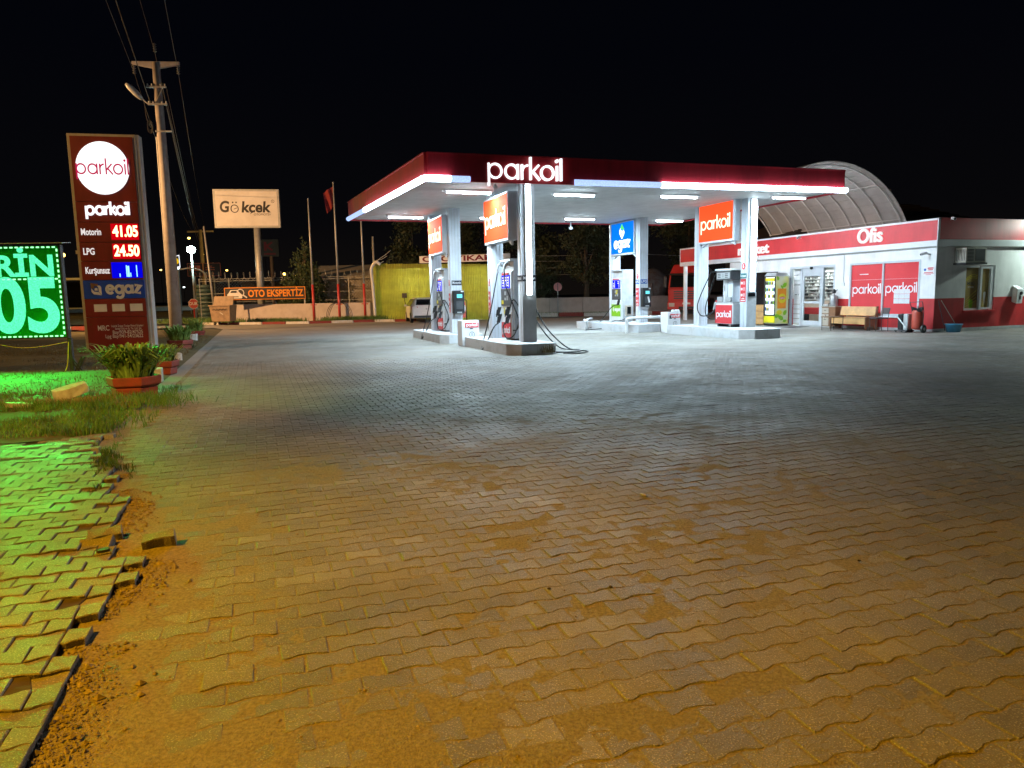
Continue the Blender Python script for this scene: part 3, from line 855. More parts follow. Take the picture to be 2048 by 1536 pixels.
# tufts growing between the broken pavers
n = 2600
t = rng.uniform(6.2, 8.9, n); s = edge(t) + rng.normal(-.02, .07, n)
keep = fbm(s * 5, t * 3, 17, 2) > .5
s, t = s[keep], t[keep]
P1 = blades('weeds', s, t, np.full(len(s), .01), .03 + .06 * rng.random(len(s)), .003, 'grass_green', .9)
tag(P1, 'thin weeds growing in the seam between the two pavements', 'weeds')

# ---- road on the far left with kerb
rd = MB(); rd.quad((-220, 62, -.05), (-20, 70, -.05), (-20, 110, -.05), (-220, 96, -.05))
struct(rd.build('road', 'asphalt'))
ln = MB()
for yy in (71.5, 84):
    ln.quad((-220, yy - 8, -.045), (-20, yy, -.045), (-20, yy + .25, -.045), (-220, yy - 7.75, -.045))
ln.build('road_marking', 'kerb_white', bpy.data.objects['road'])

def kerb_run(name, pts, step, h, wdt, first=0, gapf=.02):
    """kerb stones, red and white in turn, each its own piece"""
    root = None
    pts = [Vector((p[0], p[1], 0)) for p in pts]
    bed = MB(); bed.tube([p + Vector((0, 0, -.03)) for p in pts], .05, 4)
    root = struct(bed.build(name, 'concrete'))
    i = first
    for a, b in zip(pts[:-1], pts[1:]):
        L = (b - a).length; n = max(1, round(L / step)); d = (b - a) / n
        for k in range(n):
            p = a + d * (k + .5)
            mb = MB(); l = d.length * (1 - gapf)
            mb.hexa([(-l / 2, -wdt / 2, -.06), (l / 2, -wdt / 2, -.06), (l / 2, wdt / 2, -.06), (-l / 2, wdt / 2, -.06), (-l / 2, -wdt / 2 + .03, h), (l / 2, -wdt / 2 + .03, h), (l / 2, wdt / 2, h), (-l / 2, wdt / 2, h)])
            o = mb.build('kerb_stone', 'kerb_red' if i % 2 else 'kerb_white', root, bevel=.015)
            o.location = p + Vector((rnd.gauss(0, .01), rnd.gauss(0, .015), rnd.gauss(0, .008))); o.rotation_euler = (rnd.gauss(0, .02), 0, math.atan2(d.y, d.x) + rnd.gauss(0, .012))
            i += 1
    return root
kerb_run('kerb', [(-19.6, 45.4), (-16.9, 44.5), (-12.4, 43.9), (-8.6, 45.0), (-3.2, 44.0)], 1.55, .14, .24)
kerb_run('kerb', [(1.6, 48.9), (6.6, 47.6), (14, 49.5)], 1.5, .24, .26)
kerb_run('kerb', [(-34, 43.2), (-24.5, 41.4)], 1.1, .18, .3, 1)
# verge behind the kerb
vg = MB(); pp = [(-40, 52), (-19.6, 45.5), (-16.9, 44.6), (-12.4, 44.0), (-8.6, 45.1), (-8.6, 47.5), (-20, 56), (-40, 66)]
vg.add([(x, y, .05) for x, y in pp], [tuple(range(len(pp)))])
struct(vg.build('verge', 'lawn'))
vg = MB(); pp = [(1.6, 49.05), (6.6, 47.75), (14, 49.6), (14, 52.5), (1.6, 51.5)]
vg.add([(x, y, .12) for x, y in pp], [tuple(range(len(pp)))])
struct(vg.build('verge', 'lawn'))
def weeds_at(pts, n, spread, h, lab, m='weed_green', wd=.02):
    P = np.array([pts[i] for i in rng.integers(0, len(pts), n)], float)
    X = P[:, 0] + rng.normal(0, spread[0], n); Y = P[:, 1] + rng.normal(0, spread[1], n)
    s = X * math.cos(TH) + Y * math.sin(TH); t = -X * math.sin(TH) + Y * math.cos(TH)
    o = blades('weeds', s, t, np.full(n, .05), h * (.3 + .9 * rng.random(n)), wd, m, .9)
    tag(o, lab, 'weeds')
    return o
weeds_at([(-23.5 + .6 * i, 50.5 - .35 * i) for i in range(9)], 3600, (.6, 1.3), .32, 'bright green weeds on the verge between stop sign and waste container')
weeds_at([(-16.6 + .5 * i, 46.6 - .16 * i) for i in range(7)], 1300, (.3, .3), .30, 'leafy green weeds at the foot of the pinkish wall')
weeds_at([(-11.6 + .45 * i, 45.4 + .04 * i) for i in range(8)], 2400, (.35, .3), .34, 'grass tufts around the feet of the flagpoles')
weeds_at([(2 + .6 * i, 49.6 - .12 * i) for i in range(9)], 1800, (.4, .3), .22, 'dark low weeds in front of the far white wall', 'grass_green')
# ================================================================== CANOPY
PAL['tube_side'] = glow('tube_side', (0.85, 0.95, 1.0), 7.0)
C0 = (10.0, 22.0)
canopy = thing('canopy', 'large fuel station canopy with dark red fascia, white slatted ceiling and white columns', 'canopy', W(*C0), TH)
NL, NR, FR, FL = [Vector(p) for p in ((3.95, 16.85, 4.2), (17.0, 17.5, 4.40), (17.0, 27.8, 4.40), (3.37, 26.65, 4.28))]
OFF = Vector((C0[0], C0[1], 0))
def cp(u, v, dz=0.0):
    a = NL.lerp(NR, u); b = FL.lerp(FR, u)
    return a.lerp(b, v) - OFF + Vector((0, 0, dz))
def cz(s, t):
    u = (s - 3.9) / 13.1; v = (t - 16.9 - .6 * u) / 10.0
    return cp(min(1, max(0, u)), min(1, max(0, v))).z
NP = 46
for i in range(NP):
    v0, v1 = i / NP, (i + 1) / NP - 0.0036
    mb = MB(); z = 0.05
    mb.hexa([cp(0.004, v0, z), cp(.996, v0, z), cp(.996, v1, z), cp(.004, v1, z), cp(.004, v0, z + .03), cp(.996, v0, z + .03), cp(.996, v1, z + .03), cp(.004, v1, z + .03)])
    mb.build('ceiling_panel', 'ceiling_white', canopy)
mb = MB(); mb.hexa([cp(0, 0, .12), cp(1, 0, .12), cp(1, 1, .12), cp(0, 1, .12), cp(0, 0, .2), cp(1, 0, .2), cp(1, 1, .2), cp(0, 1, .2)])
mb.build('roof_deck', 'dark_grey', canopy)
def fascia(a, b, out, n):
    """one side of the band, in n sheets with visible seams"""
    a, b = a - OFF, b - OFF
    out = Vector(out)
    for i in range(n):
        p, q = a.lerp(b, i / n), a.lerp(b, (i + 1) / n - .0006)
        h = Vector((0, 0, .63)); o0 = out * .0; o1 = out * .07
        MB().hexa([p + o0, q + o0, q + o1, p + o1, p + o0 + h, q + o0 + h, q + o1 + h, p + o1 + h]).build('fascia_panel', 'fascia_red', canopy)
fascia(NL, NR, (0.05, -1, 0), 4); fascia(FL, NL, (-1, -.06, 0), 3); fascia(NR, FR, (1, 0, 0), 3); fascia(FR, FL, (0, 1, 0), 4)
mb = MB()
for a, b, o in ((NL, NR, Vector((0, -.09, 0))), (FL, NL, Vector((-.09, 0, 0))), (NR, FR, Vector((.09, 0, 0)))):
    a, b = a - OFF + o + Vector((0, 0, .63)), b - OFF + o + Vector((0, 0, .63))
    mb.hexa([a, b, b - o * 1.3, a - o * 1.3] + [p + Vector((0, 0, .03)) for p in (a, b, b - o * 1.3, a - o * 1.3)])
mb.build('coping', 'fascia_red', canopy)
# light strips along the lower fascia edge, plus added ones on hidden sides
def led(a, b, m):
    mb = MB(); a, b = Vector(a) - OFF, Vector(b) - OFF
    d = (b - a).normalized()
    n = Vector((d.y, -d.x, 0)).normalized()
    prof = [(0, -.02), (.05, -.01), (.085, .03), (.085, .09), (.05, .125), (0, .13)]
    vs = [p + n * x + Vector((0, 0, z)) for p in (a, b) for x, z in prof]
    k = len(prof)
    mb.add(vs, [(i, i + 1, k + i + 1, k + i) for i in range(k - 1)] + [tuple(range(k - 1, -1, -1)), tuple(range(k, 2 * k))])
    return mb.build('light_strip', m, canopy)
def on_front(s): return NL.lerp(NR, (s - NL.x) / (NR.x - NL.x)) + Vector((0, -.075, 0))
def on_left(f): return FL.lerp(NL, f) + Vector((-.075, 0, 0))
led(on_left(0), on_left(.30), 'led_dim'); led(on_left(.303), on_left(1.0), 'led_bright')
led(on_front(3.86), on_front(4.50), 'led_front'); led(on_front(4.51), on_front(4.98), 'led_dim')
on_right = lambda f: NR.lerp(FR, f) + Vector((.075, 0, .27))
led(on_right(0.04), on_right(1.0), 'led_added')  # added strip, out of view, to brighten the shop front
on_back = lambda f: FR.lerp(FL, f) + Vector((0, .075, .27))
led(on_back(0.02), on_back(.98), 'led_added')  # added strip on the far side, unseen, lights car, shed and back yard
led(on_front(7.80), on_front(8.55), 'led_dim'); led(on_front(8.56), on_front(10.4), 'led_dim'); led(on_front(10.41), on_front(17.06), 'led_front')
# tubes under the ceiling
TUBES = [(4.85, 18.5), (8.0, 18.7), (11.45, 18.75), (15.35, 18.6), (4.45, 25.0), (11.2, 25.2), (15.4, 25.6), (7.8, 25.1)]
for s, t in TUBES:
    z = cz(s, t) + .05
    x, y = s - C0[0], t - C0[1]
    MB().box(x - .06, x + 1.26, y - .07, y + .07, z - .04, z).build('lamp_housing', 'white_paint', canopy)
    d_ = MB().box(x, x + 1.2, y - .055, y + .055, z - .085, z - .0405).build('diffuser', 'tube_side', canopy)
    MB().add([(x + .01, y - .05, z - .087), (x + 1.19, y - .05, z - .087), (x + 1.19, y + .05, z - .087), (x + .01, y + .05, z - .087)], [(3, 2, 1, 0)]).build('light_tube', 'tube_light', canopy)
# columns: a front-left corner each, clad in pressed sheet
COLS = [(6.43, 17.22), (6.24, 19.2), (6.0, 22.75), (5.9, 25.0), (14.92, 19.25), (14.66, 21.5), (14.35, 25.1), (14.33, 27.35)]
CW, CD = .37, .32
for i, (s, t) in enumerate(COLS):
    x, y = s - C0[0], t - C0[1]; zt = cz(s, t) + .055
    mb = MB(); mb.box(x, x + CW, y, y + CD, .27, zt)
    c = mb.build('column', 'column_white', canopy, bevel=.008)
    tr = MB()
    for fx in (.20, .47, .74):
        tr.box(x + CW * fx, x + CW * fx + .014, y - .006, y + .02, .30, zt - .02)
    tr.box(x - .012, x + .02, y + .10, y + .116, .30, zt - .02)
    tr.build('seam', 'silver', c)
for s, t, z0 in ((6.43, 17.22, 1.48), (14.92, 19.25, 1.46)):
    x, y = s - C0[0] + .15, t - C0[1] - .03; zt = cz(s, t)
    MB().box(x - .055, x + .115, y - .012, y + .028, z0, zt + .03).build('light_rail', 'silver', canopy)
    MB().box(x - .03, x + .09, y - .05, y - .012, z0 + .02, zt).build('light_strip', 'led_column', canopy)
# steel lower cladding of the two front columns
for s, t, z1 in ((14.92, 19.25, 1.44), (6.43, 17.22, 1.46)):
    x, y = s - C0[0], t - C0[1]
    MB().box(x + .012, x + CW + .006, y - .012, y - .001, .285, z1).build('cladding', 'silver', canopy)
# red light rows behind the sign tops are the sign boxes themselves; fascia lettering
parkoil(1.95, .050, 'fascia_letter_lit', canopy, (6.43 - C0[0], 16.90 - C0[1], 4.50), depth=.08)
sc_ = MB(); sc_.lathe([(.05, .0), (.065, .05), (.05, .1), (.02, .12)], 10, (5.75 - C0[0], 17.2 - C0[1], 4.12))
sc_.build('camera', 'silver', canopy, smooth=True)
sc_ = MB(); sc_.lathe([(.02, -.12), (.07, -.1), (.08, -.03), (.03, 0), (.03, .2)], 10, (12.05 - C0[0], 26.6 - C0[1], 4.18))
sc_.build('camera', 'white_paint', canopy, smooth=True)

# ---- lit sign boxes between the columns
def sign_box(s, t0, t1, z0, z1, kind, label):
    w = t1 - t0; h = z1 - z0
    b = thing('sign_box', label, 'sign', W(s, (t0 + t1) / 2, 0), RL, 'lit sign boxes under the canopy')
    mb = MB(); mb.box(-w / 2 - .03, w / 2 + .03, 0, .26, z0 - .07, z1 + .05)
    mb.build('casing', 'column_white', b, bevel=.01)
    MB().box(-w / 2, w / 2, -.012, -.002, z0, z1).build('face', 'sign_red_lit' if kind == 'p' else 'sign_blue_lit', b)
    if kind == 'p':
        parkoil(w * .86, .050, 'letter_cream_lit', b, (0, -.014, z0 + h * .45), depth=.012)
    else:
        egaz(w * .70, .095, 'letter_white_lit', b, (0, -.014, z0 + h * .30), depth=.012)
        egaz_logo(.55, 'letter_white_lit', 'logo_green_lit', b, (0, -.014, z0 + h * .70))
    for sx in (-1, 1):
        g = MB(); g.prism([(sx * (w / 2 - .02), z0 - .07), (sx * (w / 2 - .3), z0 - .07), (sx * (w / 2 - .02), z0 - .2)][::1 if sx < 0 else -1], .1, .16)
        g.build('bracket', 'column_white', b)
    return b
sign_box(6.19, 17.58, 19.55, 2.98, 4.10, 'p', 'lit orange-red sign box above the frontmost pump island')
sign_box(5.84, 23.10, 25.0, 2.98, 4.10, 'p', 'lit orange-red sign box above the far pump island by the parked car')
sign_box(14.60, 19.60, 21.45, 3.18, 4.38, 'p', 'lit orange-red sign box above the old square pump')
sign_box(14.27, 25.46, 27.34, 3.12, 4.34, 'e', 'lit blue sign box with white flame logo above the gas pump')

# ================================================================== PUMP ISLANDS
def island(label, s0, s1, t0, t1, ch, h=.28):
    o = thing('pump_island', label, 'pump island', W((s0 + s1) / 2, (t0 + t1) / 2), TH, 'raised pump islands')
    a, b = (s1 - s0) / 2, (t1 - t0) / 2
    pts = [(-a, b), (-a, -b + ch), (-a + ch, -b), (a - ch * .5, -b), (a, -b + ch * .5), (a, b)]
    n = len(pts)
    mb = MB()
    vs = [(x, y, -.05) for x, y in pts] + [(x, y, h) for x, y in pts]
    mb.add(vs, [tuple(range(n - 1, -1, -1)), tuple(range(n, 2 * n))] + [(i, (i + 1) % n, n + (i + 1) % n, n + i) for i in range(n)])
    # points run clockwise: flip
    mb.f = [tuple(reversed(f)) for f in mb.f]
    k = mb.build('kerb', 'island_paint', o, bevel=.012)
    j = MB()
    for yy in (-b * .35, b * .3):
        j.box(-a - .003, -a + .01, yy - .006, yy + .006, .0, h - .01)
    j.box(-a + ch + (a * 2 - 1.5 * ch) * .5 - .006, -a + ch + (a * 2 - 1.5 * ch) * .5 + .006, -b - .003, -b + .01, 0, h - .01)
    j.build('joint', 'concrete', o)
    return o
island('frontmost raised concrete pump island with a weed at its front corner', 5.82, 7.12, 16.52, 20.6, .3)
island('white concrete pump island in front of the parked car', 5.45, 6.85, 22.0, 26.4, .25)
island('white concrete pump island under the old square pump', 14.05, 15.5, 18.12, 22.6, .35, .30)
island('white concrete island of the gas pump behind white pipe rails', 13.2, 14.9, 23.7, 28.6, .3, .30)
weeds_at([(W(6.65, 16.42)[0] + .03 * i, W(6.65, 16.42)[1] + .01 * i) for i in range(10)], 70, (.05, .02), .22, 'small dry weed at the front corner of the frontmost island', 'grass_dry', .008)

# ================================================================== DISPENSERS
def hose(parent, pts, r=.018, name='hose'):
    return MB().tube(spline(pts, 7), r, 6).build(name, 'rubber', parent, smooth=True)
def nozzle(parent, x, y, z, m='black_plastic'):
    mb = MB()
    mb.rbox((x, y - .03, z), (.06, .09, .24), 'X', R(-18))
    mb.rbox((x, y - .085, z - .05), (.03, .025, .2), 'X', R(-8))
    mb.cyl((x, y - .03, z + .1), (x, y + .1, z + .13), .014, n=6)
    n = mb.build('nozzle', m, parent, bevel=.006)
    return n
def tall_pump(label, s, t0, t1, gas=False, number='2', detail=True):
    w = t1 - t0; h0, H = .28, 2.46
    p = thing('fuel_dispenser', label, 'fuel pump', W(s, (t0 + t1) / 2, 0), RL, 'fuel pumps on the islands')
    # local: x far(-) to near(+), front -y
    MB().box(-w / 2 + .03, w / 2, .06, .55, h0 + .05, H).build('cabinet', 'silver', p, bevel=.012)
    MB().box(-w / 2 + .08, w / 2 - .05, .08, .5, h0 - .01, h0 + .06).build('plinth', 'dark_metal', p)
    MB().box(-w / 2, w / 2 - .04, 0, .07, h0 + .06, 2.12).build('front_panel', 'white_paint', p, bevel=.006)
    hood = MB()
    hood.box(-w / 2, w / 2, -.04, .3, H - .06, H)
    hood.hexa([(-w / 2 + .02, .03, 2.12), (w / 2 - .02, .03, 2.12), (w / 2 - .02, .07, 2.12), (-w / 2 + .02, .07, 2.12), (-w / 2 + .02, .2, H - .06), (w / 2 - .02, .2, H - .06), (w / 2 - .02, .24, H - .06), (-w / 2 + .02, .24, H - .06)])
    hood.build('hood', 'silver', p, bevel=.006)
    bz0, bz1 = 1.69, 2.03
    MB().box(-w / 2 + .08, w / 2 - .12, -.012, -.002, bz0, bz1).build('display', 'pump_blue', p)
    d = MB()
    for k in range(3 if not gas else 2):
        cx = -w / 2 + .2 + k * (.2 if not gas else .38)
        for j in range(4):
            if rnd.random() < .8:
                d.box(cx - .045, cx + .045 * rnd.random(), -.016, -.0125, bz0 + .05 + j * .07, bz0 + .085 + j * .07)
        d.box(cx + .06, cx + .075, -.016, -.0125, bz0 + .02, bz1 - .03)
    d.build('digits', 'letter_white_lit', p)
    MB().box(-w / 2 + .10, w / 2 - .22, -.014, -.002, 2.045, 2.09).build('header_strip', 'sticker_red', p)
    MB().box(-w / 2 + .02, w / 2 - .07, -.018, -.002, 1.21, 1.665).build('keypad_panel', 'dark_grey', p, bevel=.004)
    k = MB(); k.box(-.12, .02, -.024, -.019, 1.5, 1.6); k.box(.06, .16, -.024, -.019, 1.36, 1.48); k.box(-.12, 0, -.024, -.019, 1.36, 1.43)
    k.build('screen', 'galvanised', p)
    k = MB()
    if gas: k.box(-.05, .10, -.024, -.019, 1.44, 1.62)
    else: k.box(-w / 2 + .06, -w / 2 + .22, -.024, -.019, 1.25, 1.36)
    k.build('sticker', 'sticker_yellow', p)
    if gas:
        MB().box(-w / 2 - .02, w / 2 - .08, -.018, -.002, .52, 1.02).build('lower_panel', 'egaz_green', p)
        egaz(.42, .06, 'sticker_white', p, (.10, -.020, .80), depth=.004)
        egaz_logo(.2, 'sticker_white', 'sticker_white', p, (-.24, -.020, .80), y=.004)
        nozzle(p, .26, -.02, 1.12)
        hose(p, [(.26, -.1, 1.02), (.12, -.30, .92), (-.02, -.55, .55), (-.15, -.9, .16), (-.05, -1.4, .04), (.35, -1.6, .03), (.75, -1.4, .04), (.8, -1.0, .1), (.75, -.6, .33), (.55, -.1, .36), (.48, .12, .42)], .016)
        # small meter box on the near side
        b = MB(); b.box(w / 2 + .001, w / 2 + .10, .16, .42, .55, .98)
        b = b.build('meter_box', 'wood_pale', p, bevel=.01)
        MB().box(w / 2 + .101, w / 2 + .115, .21, .38, .62, .92).build('pane', 'dark_glass', b)
    else:
        MB().box(-w / 2 + .02, w / 2 - .10, -.018, -.002, .33, .76).build('lower_panel', 'sticker_red', p)
        parkoil(w * .72, .035, 'sticker_white', p, (-.03, -.020, .53), depth=.004)
        nozzle(p, -w / 2 - .02, -.06, 1.05); nozzle(p, -w / 2 - .02, -.04, .86)
        nozzle(p, w / 2 - .13, -.06, 1.07); nozzle(p, w / 2 - .14, -.05, .86)
        y = MB(); y.box(-.17, -.14, -.022, -.003, .98, 1.16); y.box(.10, .13, -.022, -.003, .9, 1.14)
        y.build('marker', 'sticker_yellow', p)
        o = MB()
        for sx in (-.34, .22):
            o.tube(spline([(sx, .02, 2.28), (sx, -.06, 2.36), (sx - .02, -.12, 2.24), (sx, -.13, 2.1)], 5), .028, 6)
        o.build('hose_swivel', 'galvanised', p, smooth=True)
        hose(p, [(-.35, -.13, 2.12), (-.40, -.2, 1.7), (-.46, -.36, .9), (-.48, -.55, .22), (-.36, -.62, .02), (-.28, -.52, .2), (-.27, -.3, .62), (-.36, -.12, .74)])
        hose(p, [(.22, -.13, 2.12), (.24, -.12, 1.8), (.40, -.05, 1.45), (w / 2 + .05, .05, 1.15), (w / 2 + .10, .14, .8), (w / 2 + .03, .02, .42), (.30, -.14, .36), (.12, -.16, .6), (.10, -.10, .76)])
        hose(p, [(w / 2 - .12, -.07, .98), (w / 2 + .05, .0, 1.36), (w / 2 + .15, .1, 1.25), (w / 2 + .2, .2, .95), (w / 2 + .12, .1, .6), (w / 2, .02, .55)])
    return p
tall_pump('tall grey fuel pump with blue digits on the frontmost island', 6.42, 18.0, 18.86)
tall_pump('tall grey fuel pump on the island by the parked car', 6.02, 23.92, 24.78)
tall_pump('tall gas pump with green lower panel', 14.32, 26.55, 27.40, gas=True)
# hoses that hang on the far side of the front island and lie on the paving
for k, (a, lab) in enumerate((((7.0, 18.4), 'black fuel hose reaching the ground right of the front column'), ((7.05, 18.1), 'second black fuel hose beside the front column'))):
    o = MB().tube(spline([(a[0], a[1], 1.3), (a[0] + .35, a[1] - .1, .6), (a[0] + .75 + .06 * k, a[1] - .5, .05), (a[0] + 1.0, a[1] - 1.3, .02), (a[0] + .55, a[1] - 1.75 - .12 * k, .02), (a[0] + .1, a[1] - 1.7 - .1 * k, .03)], 8), .02, 6)
    o.v = [W(*v[:2], v[2]) for v in o.v]
    tag(o.build('fuel_hose', 'rubber', smooth=True), lab, 'hose', 'hoses on the far side of the front island')

# the old square pump
p = thing('fuel_dispenser', 'old square fuel pump with raised display head and red lower panel', 'fuel pump', W(14.72, 20.15, 0), RL, 'fuel pumps on the islands')
MB().box(-.46, .46, 0, .5, .40, 1.08).build('cabinet', 'white_paint', p, bevel=.012)
MB().box(.462, .47, .03, .47, .42, 1.06).build('side_panel', 'silver', p)
MB().box(-.44, .44, -.014, -.002, .42, 1.03).build('lower_panel', 'sticker_red', p)
parkoil(.78, .035, 'sticker_white', p, (0, -.016, .70), depth=.004)
for x in (-.38, .36):
    MB().box(x - .04, x + .04, .05, .45, .28, .41).build('foot', 'dark_metal', p)
MB().box(-.46, .42, .02, .48, 1.081, 1.13).build('ledge', 'galvanised', p, bevel=.01)
MB().box(-.10, .04, .1, .4, 1.13, 1.86).build('pillar', 'silver', p)
MB().box(.06, .30, .12, .4, 1.13, 1.86).build('pillar', 'column_white', p)
MB().box(-.44, -.13, .28, .34, 1.13, 1.86).build('back_panel', 'white_paint', p)
st = MB(); st.box(-.36, -.24, .272, .279, 1.5, 1.68); st.box(-.18, -.15, .272, .279, 1.4, 1.62)
st.build('sticker', 'sticker_black', p)
st = MB(); st.box(-.42, -.14, .02, .08, 1.14, 1.30); st.box(.02, .30, .03, .08, 1.14, 1.30)
st.build('tray', 'galvanised', p, bevel=.01)
h = MB().box(-.40, .40, -.04, .5, 1.86, 2.16).build('head', 'dark_grey', p, bevel=.015)
MB().box(-.34, .34, -.052, -.042, 1.90, 2.10).build('display', 'galvanised', p)
d = MB()
for x in (-.2, .18):
    for z in (1.935, 1.99, 2.045):
        d.box(x - .08, x + .07, -.058, -.053, z, z + .022)
for z in (1.96, 2.02): d.box(-.04, .02, -.058, -.053, z, z + .012)
d.build('digits', 'sticker_black', p)
MB().box(-.46, -.02, -.06, .5, 2.17, 2.23).build('cap', 'white_paint', p, bevel=.02)
MB().box(.0, .44, -.06, .5, 2.162, 2.20).build('cap', 'white_paint', p, bevel=.02)
nozzle(p, -.52, .06, 1.0, 'galvanised')
MB().box(-.62, -.56, .1, .3, .42, 1.18).build('nozzle_shield', 'brand_red', p)
hose(p, [(-.46, 0, 2.14), (-.58, -.1, 2.12), (-.72, -.2, 1.8), (-.92, -.32, 1.3), (-1.0, -.36, .95), (-.90, -.32, .70), (-.72, -.22, .66), (-.56, -.05, .78), (-.52, .0, .9)])
hose(p, [(-.44, .02, 2.10), (-.50, -.04, 1.95), (-.62, -.12, 1.5), (-.74, -.2, 1.0), (-.74, -.2, .72), (-.62, -.12, .56), (-.47, .02, .55)])

# ---- card terminals, number plates and stickers on the columns
def terminal(s, t, lab):
    o = thing('payment_terminal', lab, 'terminal', W(s, t, 0), TH, 'payment terminals on the columns')
    MB().box(-.02, .36, -.20, -.02, .98 - .05, 1.68).build('housing', 'black_plastic', o, bevel=.02)
    MB().box(.10, .28, -.210, -.201, 1.44, 1.56).build('screen', 'lcd_cyan', o)
    MB().box(.08, .30, -.206, -.201, 1.08, 1.34).build('keypad', 'dark_grey', o)
    MB().box(.24, .34, -.207, -.201, 1.63, 1.66).build('label_plate', 'sticker_white', o)
    MB().box(.10, .26, -.207, -.201, .95, .99).build('receipt_slot', 'galvanised', o)
    MB().box(.05, .31, -.12, -.02, .86, .93).build('bracket', 'silver', o)
    return o
terminal(6.03, 22.72, 'black payment terminal with cyan screen on the column beside the parked car')
o = terminal(14.38, 25.07, 'black payment terminal with blue screen on the gas pump column')
MB().rbox((.24, -.212, 1.22), (.07, .006, .24), 'Y', R(-14)).build('paper_slip', 'sticker_white', o)
def plate(name, s, t, face, w, h, z, m, txt, lab, tm='sticker_white', size=None, round_=False):
    """small printed plate stuck on a column"""
    o = thing(name, lab, 'sticker', W(s, t, 0), RS if face == 't' else RL, 'stickers and plates on the canopy columns')
    mb = MB()
    if round_: mb.disc((0, -.012, z), w / 2, .008, 16, h / 2)
    else: mb.box(-w / 2, w / 2, -.012, -.004, z - h / 2, z + h / 2)
    mb.build('plate', m, o)
    if txt: text(txt, size or h * .8, tm, o, (0, -.0135, z), bold=.02, extrude=.001, width=w * (.4 if round_ else .86))
    return o
def warn(s, t, face, z, lab, w=.16, h=.62):
    o = plate('warning_sticker', s, t, face, w, h, z, 'sticker_red', None, lab)
    mb = MB()
    for k in range(3):
        mb.disc((-w * .24, -.016, z + h * .32 - k * h * .26), w * .17, .003, 10)
        for j in range(3): mb.box(w * .0, w * .4, -.016, -.0125, z + h * .36 - k * h * .26 - j * .035, z + h * .38 - k * h * .26 - j * .035)
    mb.box(-w * .25, w * .3, -.016, -.0125, z - h * .36, z - h * .33); mb.box(-w * .4, w * .42, -.016, -.0125, z - h * .45, z - h * .41)
    mb.build('symbols', 'sticker_white', o)
cs, ct = 6.43, 17.22
plate('fuel_plate', cs + .185, ct - .007, 't', .375, .15, 1.92, 'sticker_black', 'Motorin', 'black fuel name plate on the front of the frontmost column')
plate('fuel_plate', cs - .004, ct + .16, 's', .30, .15, 1.92, 'sticker_black', 'Motorin', 'black fuel name plate on the side of the frontmost column')
plate('number_plate', 6.24 - .003, 19.36, 's', .13, .2, 1.86, 'sticker_red', '2', 'round red number two on the rear column of the front island', round_=True)
warn(6.24 - .003, 19.36, 's', 1.30, 'red warning sticker on the rear column of the front island')
plate('fuel_plate', 6.0 + .195, 22.75 - .007, 't', .33, .15, 1.93, 'sticker_black', 'Motorin', 'black fuel name plate above the terminal by the parked car')
plate('number_plate', 6.0 - .003, 22.91, 's', .15, .2, 1.93, 'sticker_red', '1', 'round red number one on the column above the terminal', round_=True)
warn(6.0 - .003, 22.91, 's', 1.28, 'red warning sticker beside the terminal by the parked car')
plate('number_plate', 14.92 - .003, 19.41, 's', .17, .22, 2.28, 'sticker_red', '6', 'round red number six on the column of the old pump', round_=True)
plate('fuel_plate', 14.92 - .004, 19.41, 's', .31, .16, 1.97, 'sticker_teal', 'Kurşunsuz', 'teal fuel name plate on the column of the old pump')
warn(14.92 - .003, 19.41, 's', 1.50, 'large red warning sticker on the column of the old pump', .26, .74)
plate('number_plate', 14.35 - .003, 25.26, 's', .14, .2, 2.14, 'sticker_red', '7', 'round red number seven on the gas pump column', round_=True)
plate('fuel_plate', 14.35 - .004, 25.26, 's', .28, .17, 1.92, 'sticker_blue', 'LPG', 'blue gas plate on the side of the gas pump column')
plate('fuel_plate', 14.35 + .18, 25.1 - .007, 't', .30, .17, 1.93, 'sticker_blue', 'LPG', 'blue gas plate on the front of the gas pump column')
warn(14.35 - .003, 25.26, 's', 1.32, 'red warning sticker on the gas pump column', .22, .72)
MBx = MB().box(14.92 - C0[0] + .05, 14.92 - C0[0] + .33, 19.25 - C0[1] - .022, 19.25 - C0[1] - .013, 1.30, 1.42)
MBx.build('meter_window', 'dark_glass', canopy)

# ---- white litter boxes with the station name, guard rails, extinguisher
def litter_box(s, t, lab):
    o = thing('service_box', lab, 'litter box', W(s, t, .0), TH, 'white service boxes at the islands')
    MB().box(-.27, .27, 0, .5, .0, .76).build('housing', 'white_paint', o, bevel=.012)
    MB().box(-.17, .25, -.010, -.002, .55, .69).build('name_panel', 'sticker_red', o)
    parkoil(.34, .02, 'sticker_white', o, (.04, -.011, .62), depth=.003)
    MB().box(-.02, .07, -.010, -.002, .50, .53).build('latch', 'sticker_black', o)
    r = MB()
    for i in range(16):
        a0, a1 = 2 * math.pi * i / 16, 2 * math.pi * (i + 1) / 16
        r.quad((.04 + .085 * math.cos(a0), -.004, .34 + .085 * math.sin(a0)), (.04 + .085 * math.cos(a1), -.004, .34 + .085 * math.sin(a1)), (.04 + .072 * math.cos(a1), -.004, .34 + .072 * math.sin(a1)), (.04 + .072 * math.cos(a0), -.004, .34 + .072 * math.sin(a0)))
    r.box(.032, .048, -.005, -.003, .29, .39)
    r.build('symbol', 'dark_grey', o)
    return o
b1 = litter_box(6.02, 20.65, 'white service box with red name strip behind the frontmost island')
b2 = litter_box(14.45, 22.75, 'white service box with crumpled wipes on top beside the old pump')
MB().box(-.20, -.10, -.012, -.002, .52, .64).build('opening', 'sticker_black', b2)
wp = MB()
for k in range(5): wp.lathe([(.02, 0), (.07, .02), (.05, .07), (.01, .09)], 6, (.0 + .06 * k, .12 + .03 * (k % 2), .76))
